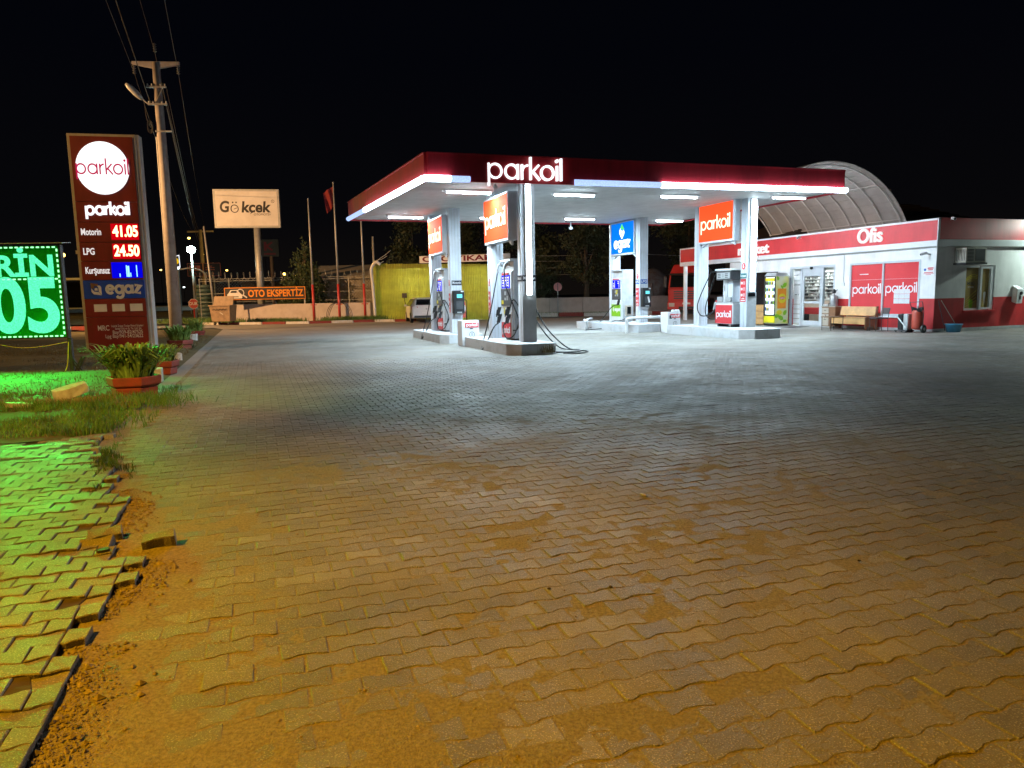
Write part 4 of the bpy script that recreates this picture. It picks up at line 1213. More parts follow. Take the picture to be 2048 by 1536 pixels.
wp.build('wipes', 'sticker_white', b2)
def rail(pts, lab):
    o = MB(); o.tube(spline(pts, 6), .055, 10)
    o.v = [W(*v[:2], v[2]) for v in o.v]
    return tag(o.build('guard_rail', 'white_paint', smooth=True), lab, 'rail', 'white pipe rails at the gas pump')
rail([(12.98, 23.66, -.02), (12.98, 23.66, .35), (12.98, 23.62, .52), (13.2, 23.5, .57), (13.9, 23.42, .57), (14.62, 23.38, .58), (14.95, 23.36, .58)], 'long white pipe rail in front of the gas pump island')
rail([(12.75, 26.7, -.02), (12.75, 26.6, .25), (12.62, 26.5, .40), (12.45, 26.2, .42), (12.40, 25.9, .40)], 'bent white pipe rail at the left of the gas pump island')
rail([(12.8, 26.8, .38), (13.2, 27.4, .42), (13.6, 27.9, .42)], 'short white pipe rail behind the gas pump hose')
rail([(14.55, 23.45, -.02), (14.55, 23.42, .3), (14.55, 23.40, .54)], 'short upright of the white rail near the gas pump front')
def extinguisher(s, t, z, lab, k=1.0):
    o = thing('fire_extinguisher', lab, 'extinguisher', W(s, t, z), TH)
    MB().lathe([(.06 * k, 0), (.075 * k, .03), (.075 * k, .42 * k), (.05 * k, .48 * k), (.025 * k, .5 * k)], 12).build('cylinder', 'ext_red', o, smooth=True)
    MB().box(-.02, .05, -.015, .015, .5 * k, .56 * k).build('valve', 'black_plastic', o)
    MB().tube(spline([(.03, 0, .52 * k), (.12, -.02, .48 * k), (.11, -.02, .25 * k), (.09, -.02, .12 * k)], 5), .012, 5).build('hose', 'rubber', o)
    MB().box(-.04, .05, -.082 * k, -.074 * k, .18 * k, .36 * k).build('label_plate', 'sticker_white', o)
extinguisher(6.46, 22.98, .78, 'small red fire extinguisher hanging behind the terminal column', 1.15)

# ================================================================== MARKET BUILDING
BX, BT = 21.21, 17.67
bld = thing('market_building', 'white and red single-storey station shop with red fascia reading Ofis', 'shop', W(BX, BT), RL)
# local x = -(t - BT) (negative = far), local y = s - BX (positive = into the building)
def lx(t): return -(t - BT)
LEN, LW, DEP = 15.0, 10.75, 8.4
def wallpiece(x0, x1, z0, z1, m, y0=0.0, y1=.22):
    MB().box(x0, x1, y0, y1, z0, z1).build('wall', m, bld)
# openings in the front: window 18.25..21.32, door 22.05..24.55, dark opening 25.35..27.6
win, door, dk = (lx(21.32), lx(18.25)), (lx(24.55), lx(22.05)), (lx(27.7), lx(25.3))
wallpiece(win[1], 0, 1.11, 3.7, 'wall_white'); wallpiece(win[1], 0, 0, 1.108, 'wall_red')
wallpiece(win[0], win[1], 2.43, 3.7, 'wall_white'); wallpiece(win[0], win[1], 0, .5, 'wall_red')
wallpiece(door[1], win[0], 1.11, 3.7, 'wall_white'); wallpiece(door[1], win[0], 0, 1.108, 'wall_red')
wallpiece(door[0], door[1], 2.43, 3.7, 'wall_white')
wallpiece(dk[1], door[0], 1.11, 3.7, 'wall_white'); wallpiece(dk[1], door[0], 0, 1.108, 'wall_red')
wallpiece(dk[0], dk[1], 2.28, 3.7, 'wall_white'); wallpiece(dk[0], dk[1], 0, .6, 'wall_red')
wallpiece(-LW, dk[0], 1.11, 3.7, 'wall_white'); wallpiece(-LW, dk[0], 0, 1.108, 'wall_red')
MB().box(dk[0], dk[1], .12, .16, .6, 2.28).build('window', 'dark_glass', bld)
for a_, b_ in ((-LW, door[0]), (door[1], .025)): MB().box(a_, b_, -.025, 0, 0, .09).build('plinth', 'concrete', bld)
# side wall (faces -t): local x = 0 plane, outward +x ; built with window hole s 22.55..23.95
def sidep(s0, s1, z0, z1, m):
    MB().box(-.22, 0.0, s0 - BX, s1 - BX, z0, z1).build('wall', m, bld)
sw0, sw1 = 22.56, 23.95
sidep(BX + .222, sw0, 1.11, 3.7, 'wall_white'); sidep(BX + .222, sw0, 0, 1.108, 'wall_red')
sidep(sw0, sw1, 2.19, 3.7, 'wall_white'); sidep(sw0, sw1, 0, .68, 'wall_red')
sidep(sw1, BX + DEP, 1.11, 3.7, 'wall_white'); sidep(sw1, BX + DEP, 0, 1.108, 'wall_red')
MB().box(0, .025, -.025, DEP, 0, .10).build('plinth', 'concrete', bld)
# back wall, far wall, roof, floor
MB().box(-LW, -.23, DEP, DEP + .2, 0, 3.7).build('wall', 'wall_white', bld)
MB().box(-LW - .2, -LW, .0, DEP + .2, 0, 3.7).build('wall', 'wall_white', bld)
MB().box(-LEN + .1, -LEN + .25, .02, .17, 0, 2.82).build('post', 'white_paint', bld)
MB().box(-LW, -.23, .23, DEP, 3.5, 3.62).build('roof', 'dark_grey', bld)
MB().box(-LW, -.23, .0, DEP, -.02, .015).build('floor', 'concrete', bld)
# fascia: front in sheets, white lower band, white top edging ; side the same
fz0, fz1, fz2 = 2.82, 3.02, 3.66
n = 6
for i in range(n):
    a, b_ = -LEN + (LEN + .08) * i / n, -LEN + (LEN + .08) * (i + 1) / n - .004
    MB().box(a, b_, -.10, -.002, fz1, fz2).build('fascia_panel', 'brand_red', bld)
MB().box(-LEN, .10, -.13, -.002, fz0, fz1 - .002).build('fascia_band', 'white_paint', bld, bevel=.006)
MB().box(-LEN, .10, -.13, -.002, fz2 + .002, 3.73).build('fascia_band', 'white_paint', bld, bevel=.006)
MB().box(.081, .115, -.13, -.04, fz0 + .2, 3.66).build('fascia_band', 'white_paint', bld)
MB().box(-LEN - .03, -LEN - .002, -.13, -.002, fz0, 3.73).build('fascia_band', 'white_paint', bld)
for i in range(4):
    a, b_ = -.03 + (DEP - .1) * i / 4, -.03 + (DEP - .1) * (i + 1) / 4 - .004
    MB().box(.002, .08, a, b_, fz1 + .02, 3.74).build('fascia_panel', 'brand_red', bld)
MB().box(.002, .10, -.03, DEP, fz0, fz1 + .018).build('fascia_band', 'white_paint', bld, bevel=.006)
text('Ofis', .72, 'ofis_letter', bld, (lx(20.32), -.135, 3.36), bold=.018, extrude=.03, width=1.12)
text('market', .62, 'ofis_letter', bld, (lx(26.8), -.135, 3.30), bold=.018, extrude=.03, width=2.1)
# shop window with red film
fr = MB()
for x in (win[0], (win[0] + win[1]) / 2 - .035, win[1] - .07): fr.box(x, x + .07, -.012, .08, .5, 2.43)
fr.box(win[0] + .071, win[1] - .071, -.010, .08, .5, .57); fr.box(win[0] + .071, win[1] - .071, -.010, .08, 2.36, 2.43)
wn = fr.build('window', 'frame_grey', bld)
for k in range(2):
    a = win[0] + .071 + k * ((win[1] - win[0]) / 2 - .035); b_ = a + (win[1] - win[0]) / 2 - .107
    MB().box(a, b_, .03, .045, .571, 2.359).build('pane', 'film_red', wn)
    parkoil(1.28, .042, 'sticker_white', wn, ((a + b_) / 2, .028, 1.42 + .02 * k), depth=.003)
    MB().box(a, b_, .026, .029, 1.80, 1.806).build('film_seam', 'sticker_white', wn)
MB().box(win[0] + .45, win[0] + .85, .026, .029, 1.99, 2.02).build('paper_strip', 'sticker_white', wn)
for i in range(3):
    for j in range(3):
        MB().box(lx(19.3) + .22 * i, lx(19.3) + .22 * i + .21, .012, .02, .94 + .17 * j, .94 + .17 * j + .16).build('notice', 'skin_paper', wn)
MB().box(win[0] - .04, win[1] + .04, -.06, -.013, .44, .50).build('sill', 'white_paint', wn)
# door set
dr = MB()
for x in (door[0], door[0] + .62, door[1] - .70, door[1] - .09): dr.box(x, x + .09, 0, .1, .0, 2.34)
dr.box(door[0], door[1], 0, .1, 2.341, 2.43)
dset = dr.build('door_frame', 'frame_grey', bld, bevel=.006)
dx0, dx1 = door[0] + .715, door[1] - .705
lf = MB(); lf.box(dx0, dx0 + .1, .02, .08, .03, 2.14); lf.box(dx1 - .1, dx1, .02, .08, .03, 2.14); lf.box(dx0 + .101, dx1 - .101, .02, .08, .03, .22); lf.box(dx0 + .101, dx1 - .101, .02, .08, 2.02, 2.14); lf.box(dx0 + .101, dx1 - .101, .02, .08, .92, 1.02)
dleaf = lf.build('door', 'frame_grey', bld, bevel=.005)
MB().box(dx0, dx1, .022, .08, 2.142, 2.338).build('transom_panel', 'frame_grey', bld)
MB().box(dx0 + .102, dx1 - .102, .045, .052, .222, .918).build('pane', 'clear_glass', dleaf)
MB().box(dx0 + .102, dx1 - .102, .045, .052, 1.022, 2.018).build('pane', 'clear_glass', dleaf)
hn = MB(); hn.tube([(dx1 - .06 - .07 * math.cos(a), -.03, 1.15 + .13 * math.sin(a)) for a in np.linspace(-1.5, 1.5, 9)], .014, 6)
hn.build('handle', 'steel', dleaf)
MB().box(door[0] + .092, door[0] + .618, .045, .052, .03, 2.338).build('pane', 'clear_glass', dset)
MB().box(door[1] - .608, door[1] - .092, .045, .052, .03, 2.338).build('pane', 'clear_glass', dset)
fl = MB()
for k in range(11): fl.box(door[0] + .12, door[0] + .60, .12, .14, .1 + .2 * k, .27 + .2 * k)
fl.build('blind', 'wall_white', dset)
sn = MB(); sn.lathe([(.01, -.07), (.06, -.05), (.065, 0), (.05, .03)], 12, ((dx0 + dx1) / 2, -.03, 2.36))
sn.build('door_sensor', 'black_plastic', bld, smooth=True)
# what stands inside: counter and cigarette shelves, ceiling light
MB().box(lx(28.2), lx(18.0), 3.2, 3.28, 0, 2.9).build('partition', 'wall_white', bld)
MB().box(lx(28.2), lx(18.0), .25, 3.2, 2.9, 2.96).build('ceiling', 'wall_white', bld)
MB().box(lx(25.3), lx(23.2), .8, 1.2, 2.86, 2.897).build('ceiling_lamp', 'shop_light', bld)
sh = thing('shelf_unit', 'white shelves packed with small packets behind the shop door', 'shelves', W(BX + 1.75, 25.15, 0), RL)
MB().box(-1.6, 1.15, .30, .34, 0, 2.3).build('back_panel', 'wall_white', sh)
for k in range(9):
    z = 1.05 + .145 * k
    MB().box(-1.6, 1.15, .02, .30, z, z + .02).build('shelf', 'white_paint', sh)
    if k < 8:
        x = -1.58
        while x < 1.1:
            w = rnd.uniform(.05, .14)
            if rnd.random() < .85: MB().box(x, x + w - .008, .06, .26, z + .022, z + .022 + rnd.uniform(.06, .11)).build('packet', rnd.choice(['goods', 'sticker_white', 'goods', 'dark_grey', 'galvanised']), sh)
            x += w
MB().box(-1.6, 1.15, -.1, .28, .0, 1.0).build('base_cabinet', 'wood_pale', sh)
o = thing('counter_desk', 'dark red low desk seen through the lower pane of the shop door', 'desk', W(BX + .85, 24.2, 0), RL)
MB().box(-.7, .75, 0, .5, .45, .72).build('top', 'wall_red', o)
for x in (-.6, .6): MB().box(x - .05, x + .05, .1, .4, .016, .45).build('leg', 'black_plastic', o)
MB().box(lx(28.2) - .06, lx(28.2), .25, 3.2, 0, 2.9).build('partition', 'wall_white', bld)
MB().box(lx(31.8), lx(30.2), .35, .47, 3.0, 3.06).build('lamp_housing', 'white_paint', bld)  # housing of an added light, hidden by the fascia
PAL['bay_fill_light'] = glow('bay_fill_light', (0.95, 0.98, 1.0), 60)
MB().box(lx(31.75), lx(30.25), .37, .45, 2.96, 2.999).build('light_tube', 'bay_fill_light', bld)  # added tube, out of view, that brightens the truck and open bay
# conduit, socket, lamps, cameras on the front wall
cd = MB(); cd.box(lx(21.62), lx(21.60), -.02, -.001, 1.72, 2.82); cd.box(lx(21.68), lx(21.55), -.04, -.001, 1.6, 1.72)
cd.build('conduit', 'white_paint', bld)
def bullet_cam(loc, rz, lab):
    o = thing('security_camera', lab, 'camera', loc, rz, 'security cameras on the shop')
    MB().cyl((0, 0, 0), (0, -.22, -.05), .045, n=12).build('housing', 'white_paint', o, smooth=False)
    MB().cyl((0, -.221, -.05), (0, -.225, -.051), .035, n=12).build('lens', 'black_plastic', o)
    MB().tube([(0, -.02, 0), (0, .06, -.04), (0, .16, -.04)], .02, 6).build('bracket', 'white_paint', o)
bullet_cam(W(BX - .22, 23.8, 3.62), RL + R(25), 'small camera on the fascia between the two shop words')
bullet_cam(W(BX + .35, BT - .2, 3.72), RS - R(30), 'white camera on the corner of the red side fascia')
bullet_cam(W(BX - .12, 17.95, 2.62), RL - R(10), 'small dark-eyed camera under the fascia by the corner')
o = thing('notice_board', 'white printed notice with red words high on the corner wall', 'notice', W(BX - .003, 17.93, 0), RL)
MB().box(-.22, .22, -.012, -.002, 1.86, 2.17).build('board', 'sticker_white', o)
t_ = MB(); t_.box(-.04, .18, -.015, -.0125, 2.10, 2.14); t_.box(-.02, .16, -.015, -.0125, 2.05, 2.08); t_.box(-.17, .17, -.015, -.0125, 1.965, 1.99); t_.box(-.19, .19, -.015, -.0125, 1.93, 1.945); t_.box(-.1, .1, -.015, -.0125, 1.895, 1.91)
t_.build('print', 'sticker_red', o)
MB().disc((-.14, -.016, 2.07), .045, .003, 12).build('emblem', 'sticker_blue', o)
# side window with poster, air conditioner, charger
sw = thing('side_window', 'window with golden oil-drop poster in the side wall', 'window', W(0.5 * (sw0 + sw1), BT, 0), RS)
w2 = (sw1 - sw0) / 2
f_ = MB(); f_.box(-w2, -w2 + .06, .02, .12, .68, 2.19); f_.box(w2 - .22, w2 - .14, -.02, .1, .70, 2.15); f_.box(.0, .08, -.02, .1, .70, 2.15); f_.box(w2 - .06, w2, .02, .12, .68, 2.19)
f_.box(-w2 + .061, -.001, .02, .12, 2.12, 2.19); f_.box(.081, w2 - .221, -.02, .1, 2.08, 2.15); f_.box(.081, w2 - .221, -.02, .1, .70, .77); f_.box(-w2 + .061, -.001, .02, .12, .68, .75)
f_.build('frame', 'white_paint', sw)
PAL['poster'] = mat('poster_gold', (0.52, 0.40, 0.14), 0.25, 0.3, 1.3, c2=(0.20, 0.14, 0.07), thresh=(0.3, 0.75), detail=1)
MB().box(-w2 + .061, -.002, .07, .085, .751, 2.119).build('pane', 'poster', sw)
MB().box(.082, w2 - .222, .04, .055, .771, 2.079).build('pane', 'poster', sw)
def drop(cx, cz, r, h, y, m, nm):
    pts = [(cx + r * math.sin(a) * (1 if math.cos(a) < .2 else 1 - (math.cos(a) - .2) * .9), cz - r * math.cos(math.pi - a) * -1 * (h / r if math.cos(a) > 0 else 1)) for a in np.linspace(0, 2 * math.pi, 20, endpoint=False)]
    MB().prism(pts[::-1], y - .002, y).build(nm, m, sw)
drop(-.30, .95, .10, .30, .069, 'egaz_green', 'drop'); drop(.26, 1.25, .10, .55, .039, 'poster', 'drop'); drop(.30, 1.25, .05, .40, .036, 'sticker_white', 'drop')
ar = MB()
for r_ in (.5, .62, .75):
    ar.tube([(-w2 + .08 + (.56) * k / 8, .069, 1.55 + .32 * math.sin(math.pi * (.15 + .5 * k / 8)) * r_ * 1.4) for k in range(9)], .008, 4)
for k in range(4): ar.tube([(-w2 + .08, .069, .78 + .06 * k), (-.05, .069, 1.0 + .12 * k)], .006, 4)
ar.build('swirl', 'sticker_yellow', sw)
text('MBG', .17, 'dark_grey', sw, (-.33, .068, 1.58), bold=.01, extrude=.001)
text('PETROL', .08, 'sticker_white', sw, (-.33, .068, 1.46), bold=.0, extrude=.001)
MB().box(-w2 - .06, w2 + .06, -.10, -.001, .62, .68).build('sill', 'wall_red', sw)
ac = thing('air_conditioner', 'beige window air conditioner sticking out of the side wall', 'air conditioner', W(22.0, BT, 0), RS)
MB().box(0, .92, -.42, -.001, 2.27, 2.76).build('housing', 'ac_beige', ac, bevel=.015)
g_ = MB()
for k in range(9): g_.box(.07, .34, -.428, -.421, 2.32 + .045 * k, 2.345 + .045 * k)
for k in range(6): g_.box(-.008, -.001, -.38 + .055 * k, -.36 + .055 * k, 2.33, 2.70)
g_.build('grille', 'dark_grey', ac)
MB().box(.42, .86, -.426, -.421, 2.32, 2.71).build('filter_screen', 'dark_metal', ac)
MB().box(-.03, .96, -.44, -.001, 2.21, 2.265).build('support', 'dark_metal', ac)
ch = thing('air_station', 'white wall-mounted tyre inflator box on the side wall', 'wall unit', W(24.95, BT, 0), RS)
hb = MB(); hb.hexa([(-.13, -.18, .86), (.17, -.18, .86), (.17, -.001, .92), (-.13, -.001, .92), (-.13, -.2, 1.36), (.17, -.2, 1.36), (.17, -.001, 1.5), (-.13, -.001, 1.5)])
hb.build('housing', 'white_paint', ch, bevel=.02)
MB().disc((.06, -.215, 1.22), .06, .02, 14).build('dial', 'black_plastic', ch)
MB().box(.0, .06, -.205, -.19, 1.0, 1.12).build('button_panel', 'dark_grey', ch)
# floodlight beyond the picture's right edge that lights the side wall
fl_ = thing('floodlight', 'bright floodlight on the side fascia at the picture edge', 'floodlight', W(26.6, BT - .9, 3.95), RS)
MB().box(-.22, .22, -.05, .1, -.12, .15).build('housing', 'dark_metal', fl_, bevel=.01)
MB().tube([(0, .1, 0), (0, .5, -.1), (0, .83, -.25)], .025, 6).build('arm', 'dark_metal', fl_)
PAL['flood'] = glow('flood', (0.78, 1.0, 0.90), 1100)
MB().hexa([(-.2, -.05, -.16), (.2, -.05, -.16), (.2, .1, -.16), (-.2, .1, -.16), (-.2, -.05, -.13), (.2, -.05, -.13), (.2, .1, -.13), (-.2, .1, -.13)]).build('lamp_glass', 'flood', fl_)

# ================================================================== THINGS IN FRONT OF THE SHOP
fg = thing('drinks_fridge', 'lit glass-door drinks fridge with yellow tea advert on its side', 'fridge', W(20.36, 24.42, 0), RL)
# local: front -y; near side is +x = 0
fw, fd, fh = .70, .70, 2.16
MB().box(-fw, 0, .06, fd, .08, fh - .08).build('cabinet', 'white_paint', fg, bevel=.01)
d_ = MB(); d_.box(-fw, -fw + .05, 0, .06, .42, fh - .1); d_.box(-.05, 0, 0, .06, .42, fh - .1); d_.box(-fw + .051, -.051, 0, .06, .42, .47); d_.box(-fw + .051, -.051, 0, .06, fh - .13, fh - .1)
dd = d_.build('door', 'black_plastic', fg)
MB().box(-fw + .052, -.052, .045, .058, .471, fh - .131).build('lit_interior', 'fridge_light', dd)
for k in range(5):
    z = .62 + .27 * k
    MB().box(-fw + .06, -.06, .012, .044, z, z + .015).build('shelf', 'galvanised', dd)
    for j in range(7):
        if rnd.random() < .85:
            MB().lathe([(.024, 0), (.026, .1), (.012, .14), (.012, .16)], 6, (-fw + .11 + .08 * j, .022, z + .016)).build('bottle', ['sticker_blue', 'dark_grey', 'sticker_yellow', 'egaz_green', 'bark'][(j * 2 + k) % 5], dd)
MB().box(-fw + .06, -.06, .02, .043, fh - .30, fh - .17).build('header', 'sticker_yellow', dd)
MB().box(-fw + .02, -.02, 0, .058, .12, .40).build('base_panel', 'fridge_yellow', fg, bevel=.01)
MB().box(-fw, 0, .05, fd, .0, .078).build('foot', 'black_plastic', fg)
tp = MB(); tp.hexa([(-fw, .0, fh - .079), (0, .0, fh - .079), (0, fd, fh - .079), (-fw, fd, fh - .079), (-fw + .05, .1, fh + .06), (-.05, .1, fh + .06), (-.05, fd - .05, fh + .02), (-fw + .05, fd - .05, fh + .02)])
tp.build('top', 'galvanised', fg)
# advert on the near side (plane x = 0, seen from +x): letters use a child turned 90 degrees
sd = bpy.data.objects.new('side_advert', None); col.objects.link(sd); sd.parent = fg; sd.location = (.002, 0, 0); sd.rotation_euler.z = R(90)
PAL['advert'] = mat('advert_lemon', (0.72, 0.70, 0.22), 0.35, 0.2, 2.2, c2=(0.66, 0.68, 0.52), thresh=(0.35, 0.6), detail=1)
MB().box(.02, fd - .01, -.006, -.001, .09, fh - .1).build('advert_panel', 'advert', sd)
MB().box(.12, .56, -.010, -.0065, .72, 1.55).build('tea_glass', 'sign_orange', sd)
a_ = MB(); a_.disc((.36, -.013, 1.14), .20, .002, 22); a_.build('badge', 'sticker_yellow', sd)
a_ = MB(); a_.disc((.36, -.016, 1.16), .155, .002, 20, .06); a_.build('badge', 'sticker_red', sd)
text('Lipton', .10, 'sticker_white', sd, (.36, -.0175, 1.16), bold=.015, extrude=.001, width=.25)
lfm = MB()
def leaf2(cx, cz, l, w, an):
    p = [(-l / 2, 0), (-l / 4, -w / 2), (l / 6, -w / 2.2), (l / 2, 0), (l / 6, w / 2.2), (-l / 4, w / 2)]
    c, s_ = math.cos(an), math.sin(an)
    lfm.prism([(cx + x * c - z * s_, cz + x * s_ + z * c) for x, z in p], -.012, -.0066)
for q_ in ((.12, .42, .28, .16, .4), (.30, .34, .34, .18, 2.6), (.52, .55, .26, .16, 1.0), (.48, 1.70, .26, .17, .8), (.12, 1.98, .2, .12, 2.0), (.34, 1.62, .2, .1, 2.4), (.52, .2, .2, .12, .2)): leaf2(*q_)
lfm.build('mint_leaves', 'egaz_green', sd)
MB().disc((.22, -.0135, .56), .14, .002, 18, .10).build('lemon_slice', 'sticker_yellow', sd)

tb = thing('stool_table', 'low table with thin metal legs in front of the wooden bench', 'table', W(19.72, 20.55, 0), TH)
MB().box(-.3, .3, -.25, .25, .47, .50).build('top', 'wood_dark', tb, bevel=.006)
for x in (-.27, .27):
    for y in (-.22, .22): MB().cyl((x, y, 0), (x, y, .47), .012, n=6).build('leg', 'dark_metal', tb)
cb = thing('drawer_cabinet', 'pale wooden drawer cabinet beside the shop door', 'cabinet', W(20.85, 21.95, 0), RL)
MB().box(-.35, .35, 0, .34, .05, .80).build('body', 'wood_dark', cb, bevel=.008)
for k, (z0, z1) in enumerate(((.56, .76), (.08, .53))):
    dw = MB().box(-.33, .02, -.016, -.001, z0, z1).build('drawer', 'wood_pale', cb)
    MB().box(-.2, -.1, -.03, -.017, (z0 + z1) / 2, (z0 + z1) / 2 + .02).build('handle', 'dark_metal', dw)
MB().box(-.37, .37, -.03, .36, .801, .83).build('top', 'wood_pale', cb)
st_ = text('7', .22, 'dark_grey', cb, (-.14, -.018, .42), bold=.01, extrude=.001)
ur = thing('tea_urn', 'steel tea urn on the drawer cabinet', 'urn', W(21.0, 21.85, .83), RL)
MB().lathe([(.14, 0), (.15, .03), (.15, .36), (.13, .4), (.06, .42), (.02, .46), (.03, .5)], 16).build('tank', 'steel', ur, smooth=True)
MB().tube([(-.02, -.15, .12), (-.02, -.22, .12), (-.02, -.22, .06)], .012, 6).build('tap', 'dark_metal', ur)
kt = MB(); kt.lathe([(.05, .5), (.08, .53), (.07, .6), (.02, .65)], 10); kt.tube([(.07, 0, .56), (.14, 0, .6), (.15, 0, .64)], .012, 5)
kt.build('teapot', 'dark_metal', ur, smooth=True)
for k in range(4):
    c_ = MB(); c_.lathe([(.025, 0), (.03, .04), (.036, .08), (.032, .08), (.025, .01)], 8)
    tag(c_.build('glass_cup', 'sticker_white', loc=W(20.86 - .02 * k, 22.20 - .075 * k, .83)), 'small white cup standing before the tea urn', 'cup', 'cups on the drawer cabinet')
be = thing('wooden_bench', 'orange wooden storage bench with backrest below the red shop window', 'bench', W(20.45, 20.6, 0), RL)
MB().box(-.80, .80, 0, .46, .20, .42).build('seat_box', 'wood_orange', be, bevel=.012)
MB().box(-.82, .82, -.03, .48, .421, .45).build('seat', 'wood_orange', be, bevel=.01)
MB().rbox((0, .50, .66), (1.6, .035, .34), 'X', R(-12)).build('backrest', 'wood_orange', be, bevel=.008)
for sx in (-.83, .83):
    pr = MB()
    pts = [(-.01, 0), (.06, 0), (.08, .12), (.40, .12), (.44, 0), (.56, 0), (.58, .84), (.53, .84), (.46, .46), (.0, .46)]
    pr.prism(pts, -.015, .015)
    e_ = pr.build('side_panel', 'wood_dark', be, loc=(sx, 0, 0), rotz=R(90))
chr_ = thing('office_chair', 'chair with thin black legs and grey padded seat beside the bench', 'chair', W(20.42, 19.15, 0), RL - R(20))
MB().box(-.24, .24, -.22, .22, .43, .48).build('seat', 'dark_grey', chr_, bevel=.02)
MB().rbox((0, .25, .70), (.44, .04, .22), 'X', R(-10)).build('backrest', 'dark_grey', chr_, bevel=.018)
for x in (-.21, .21):
    MB().tube([(x, -.2, 0), (x, -.2, .43)], .012, 6).build('leg', 'dark_metal', chr_)
    MB().tube([(x, .22, 0), (x, .21, .43), (x, .27, .78)], .012, 6).build('leg', 'dark_metal', chr_)
ht = thing('hand_cart', 'low steel hand cart carrying dark cylinders by the red wall', 'cart', W(20.35, 18.1, 0), RL)
MB().box(-.24, .24, -.1, .25, .05, .08).build('platform', 'dark_metal', ht)
for x in (-.2, .2):
    for y in (-.06, .2): MB().cyl((x - .015, y, .025), (x + .015, y, .025), .025, n=8).build('wheel', 'rubber', ht)
for x, m in ((-.12, 'black_plastic'), (.10, 'galvanised')):
    MB().box(x - .09, x + .09, 0, .2, .08, .62).build('canister', m, ht, bevel=.03)
MB().tube([(-.2, -.05, .55), (.22, -.08, .15)], .02, 6).build('bar', 'galvanised', ht)
we = thing('wheeled_extinguisher', 'large red wheeled fire extinguisher with black wheels at the wall corner', 'extinguisher', W(20.55, 17.72, 0), RL + R(8))
MB().lathe([(.10, .10), (.16, .13), (.165, .2), (.165, .66), (.14, .74), (.06, .78)], 16).build('cylinder', 'ext_red', we, smooth=True)
for x in (-.24, .24):
    wv = MB().cyl((x - .03, -.02, .13), (x + .03, -.02, .13), .13, n=18).build('wheel', 'rubber', we)
    MB().cyl((x - .034, -.02, .13), (x + .034, -.02, .13), .05, n=10).build('hub', 'galvanised', wv)
MB().tube([(-.2, 0, .2), (-.2, .02, .7), (-.24, -.05, 1.0), (.18, -.05, 1.02), (.2, .02, .7), (.2, 0, .2)], .014, 6).build('frame', 'dark_metal', we)
cl = MB()
for k in range(3):
    cl.tube([(.02 + (.17 + .01 * k) * math.cos(a), -.06 + .06 * math.sin(a), .74 + .03 * k + .04 * math.sin(a * 2)) for a in np.linspace(0, 6.28, 20)], .016, 5)
cl.build('hose_coil', 'rubber', we)
MB().cyl((0, 0, .78), (0, 0, .88), .03, n=8).build('valve', 'steel', we)
bk = thing('bucket', 'blue plastic tub at the foot of the side wall', 'bucket', W(21.72, 17.33, 0), TH)
MB().lathe([(.20, 0), (.26, .26), (.275, .27), (.275, .25), (.25, .24), (.19, .02)], 18).build('tub', 'bucket_blue', bk, smooth=True)
for k, (s0, lab) in enumerate(((21.33, 'thin mop handle leaning in the corner of the side wall'), (21.45, 'mop with pale lower grip leaning towards the blue tub'))):
    o = MB(); o.tube([(s0 + .12 + .3 * k, 17.42, .05 + .25 * k), (s0 - .02, 17.6, 1.05)], .012, 6)
    o.v = [W(*v[:2], v[2]) for v in o.v]
    tag(o.build('mop', 'dark_metal' if k == 0 else 'wood_pale'), lab, 'mop', 'mops leaning at the corner')
dm = MB(); dm.box(-.45, .45, -.3, .3, .001, .016)
tag(dm.build('door_mat', 'dark_grey', loc=W(20.35, 23.2, 0), rotz=TH, bevel=.004), 'dark door mat in front of the shop entrance', 'mat')
# planter box seen past the fridge
pb = thing('wooden_crate', 'pale wooden crates stacked left of the drinks fridge', 'crate', W(20.5, 25.55, 0), RL)
for k in range(3): MB().box(-.5, .25, 0, .5, .02 + .29 * k, .29 + .29 * k).build('board', 'wood_orange', pb, bevel=.008)
# ================================================================== GREEN PRICE BOARD
gb = thing('price_board', 'green glowing diesel price board on a dark lattice post', 'led sign', (-9.35, 15.0, 0), R(4))
# local: right edge at x = 0, front -y
bw, z0, z1 = 4.3, .78, 2.72
MB().box(-bw, .02, .0, .12, z0, z1).build('casing', 'dark_metal', gb, bevel=.01)
MB().box(-bw + .04, -.02, -.008, -.001, z0 + .03, z1 - .03).build('panel', 'green_panel', gb)
text('MOTORİN', .60, 'green_led', gb, (-1.73, -.016, 2.27), bold=.028, extrude=.006, width=3.18)
text('41.05', 1.55, 'green_led', gb, (-1.68, -.016, 1.42), bold=.03, extrude=.006, width=3.15)
dots = MB()
def dotrow(a, b, step, horiz):
    n = int(abs(b - a) / step)
    for k in range(n):
        c = a + (b - a) * (k + .5) / n
        if horiz is not None: dots.box(c - .028, c + .028, -.022, -.0085, horiz - .014, horiz + .014)
        else: dots.box(-.06, -.032, -.022, -.0085, c - .028, c + .028)
for z in (z0 + .05, 2.02, z1 - .05): dotrow(-bw + .05, -.05, .105, z)
dotrow(z0 + .06, z1 - .06, .105, None)
dots.build('border_lights', 'green_dot', gb)
rf = MB(); rf.hexa([(-bw - .05, -.1, z1 + .02), (.12, -.1, z1 + .02), (.12, .25, z1 + .05), (-bw - .05, .25, z1 + .05), (-bw - .05, -.1, z1 + .035), (.12, -.1, z1 + .035), (.12, .25, z1 + .065), (-bw - .05, .25, z1 + .065)])
rf.build('rain_cover', 'galvanised', gb)
ps = MB(); ps.box(-.02, .05, .02, .09, .02, z0); ps.build('post', 'dark_metal', gb)
lt = MB()
for k in range(4):
    lt.rbox((.10 + .03 * k, .05, .16 + .03 * (k % 2)), (.03, .03, .42), 'Y', R(28 if k % 2 else -34))
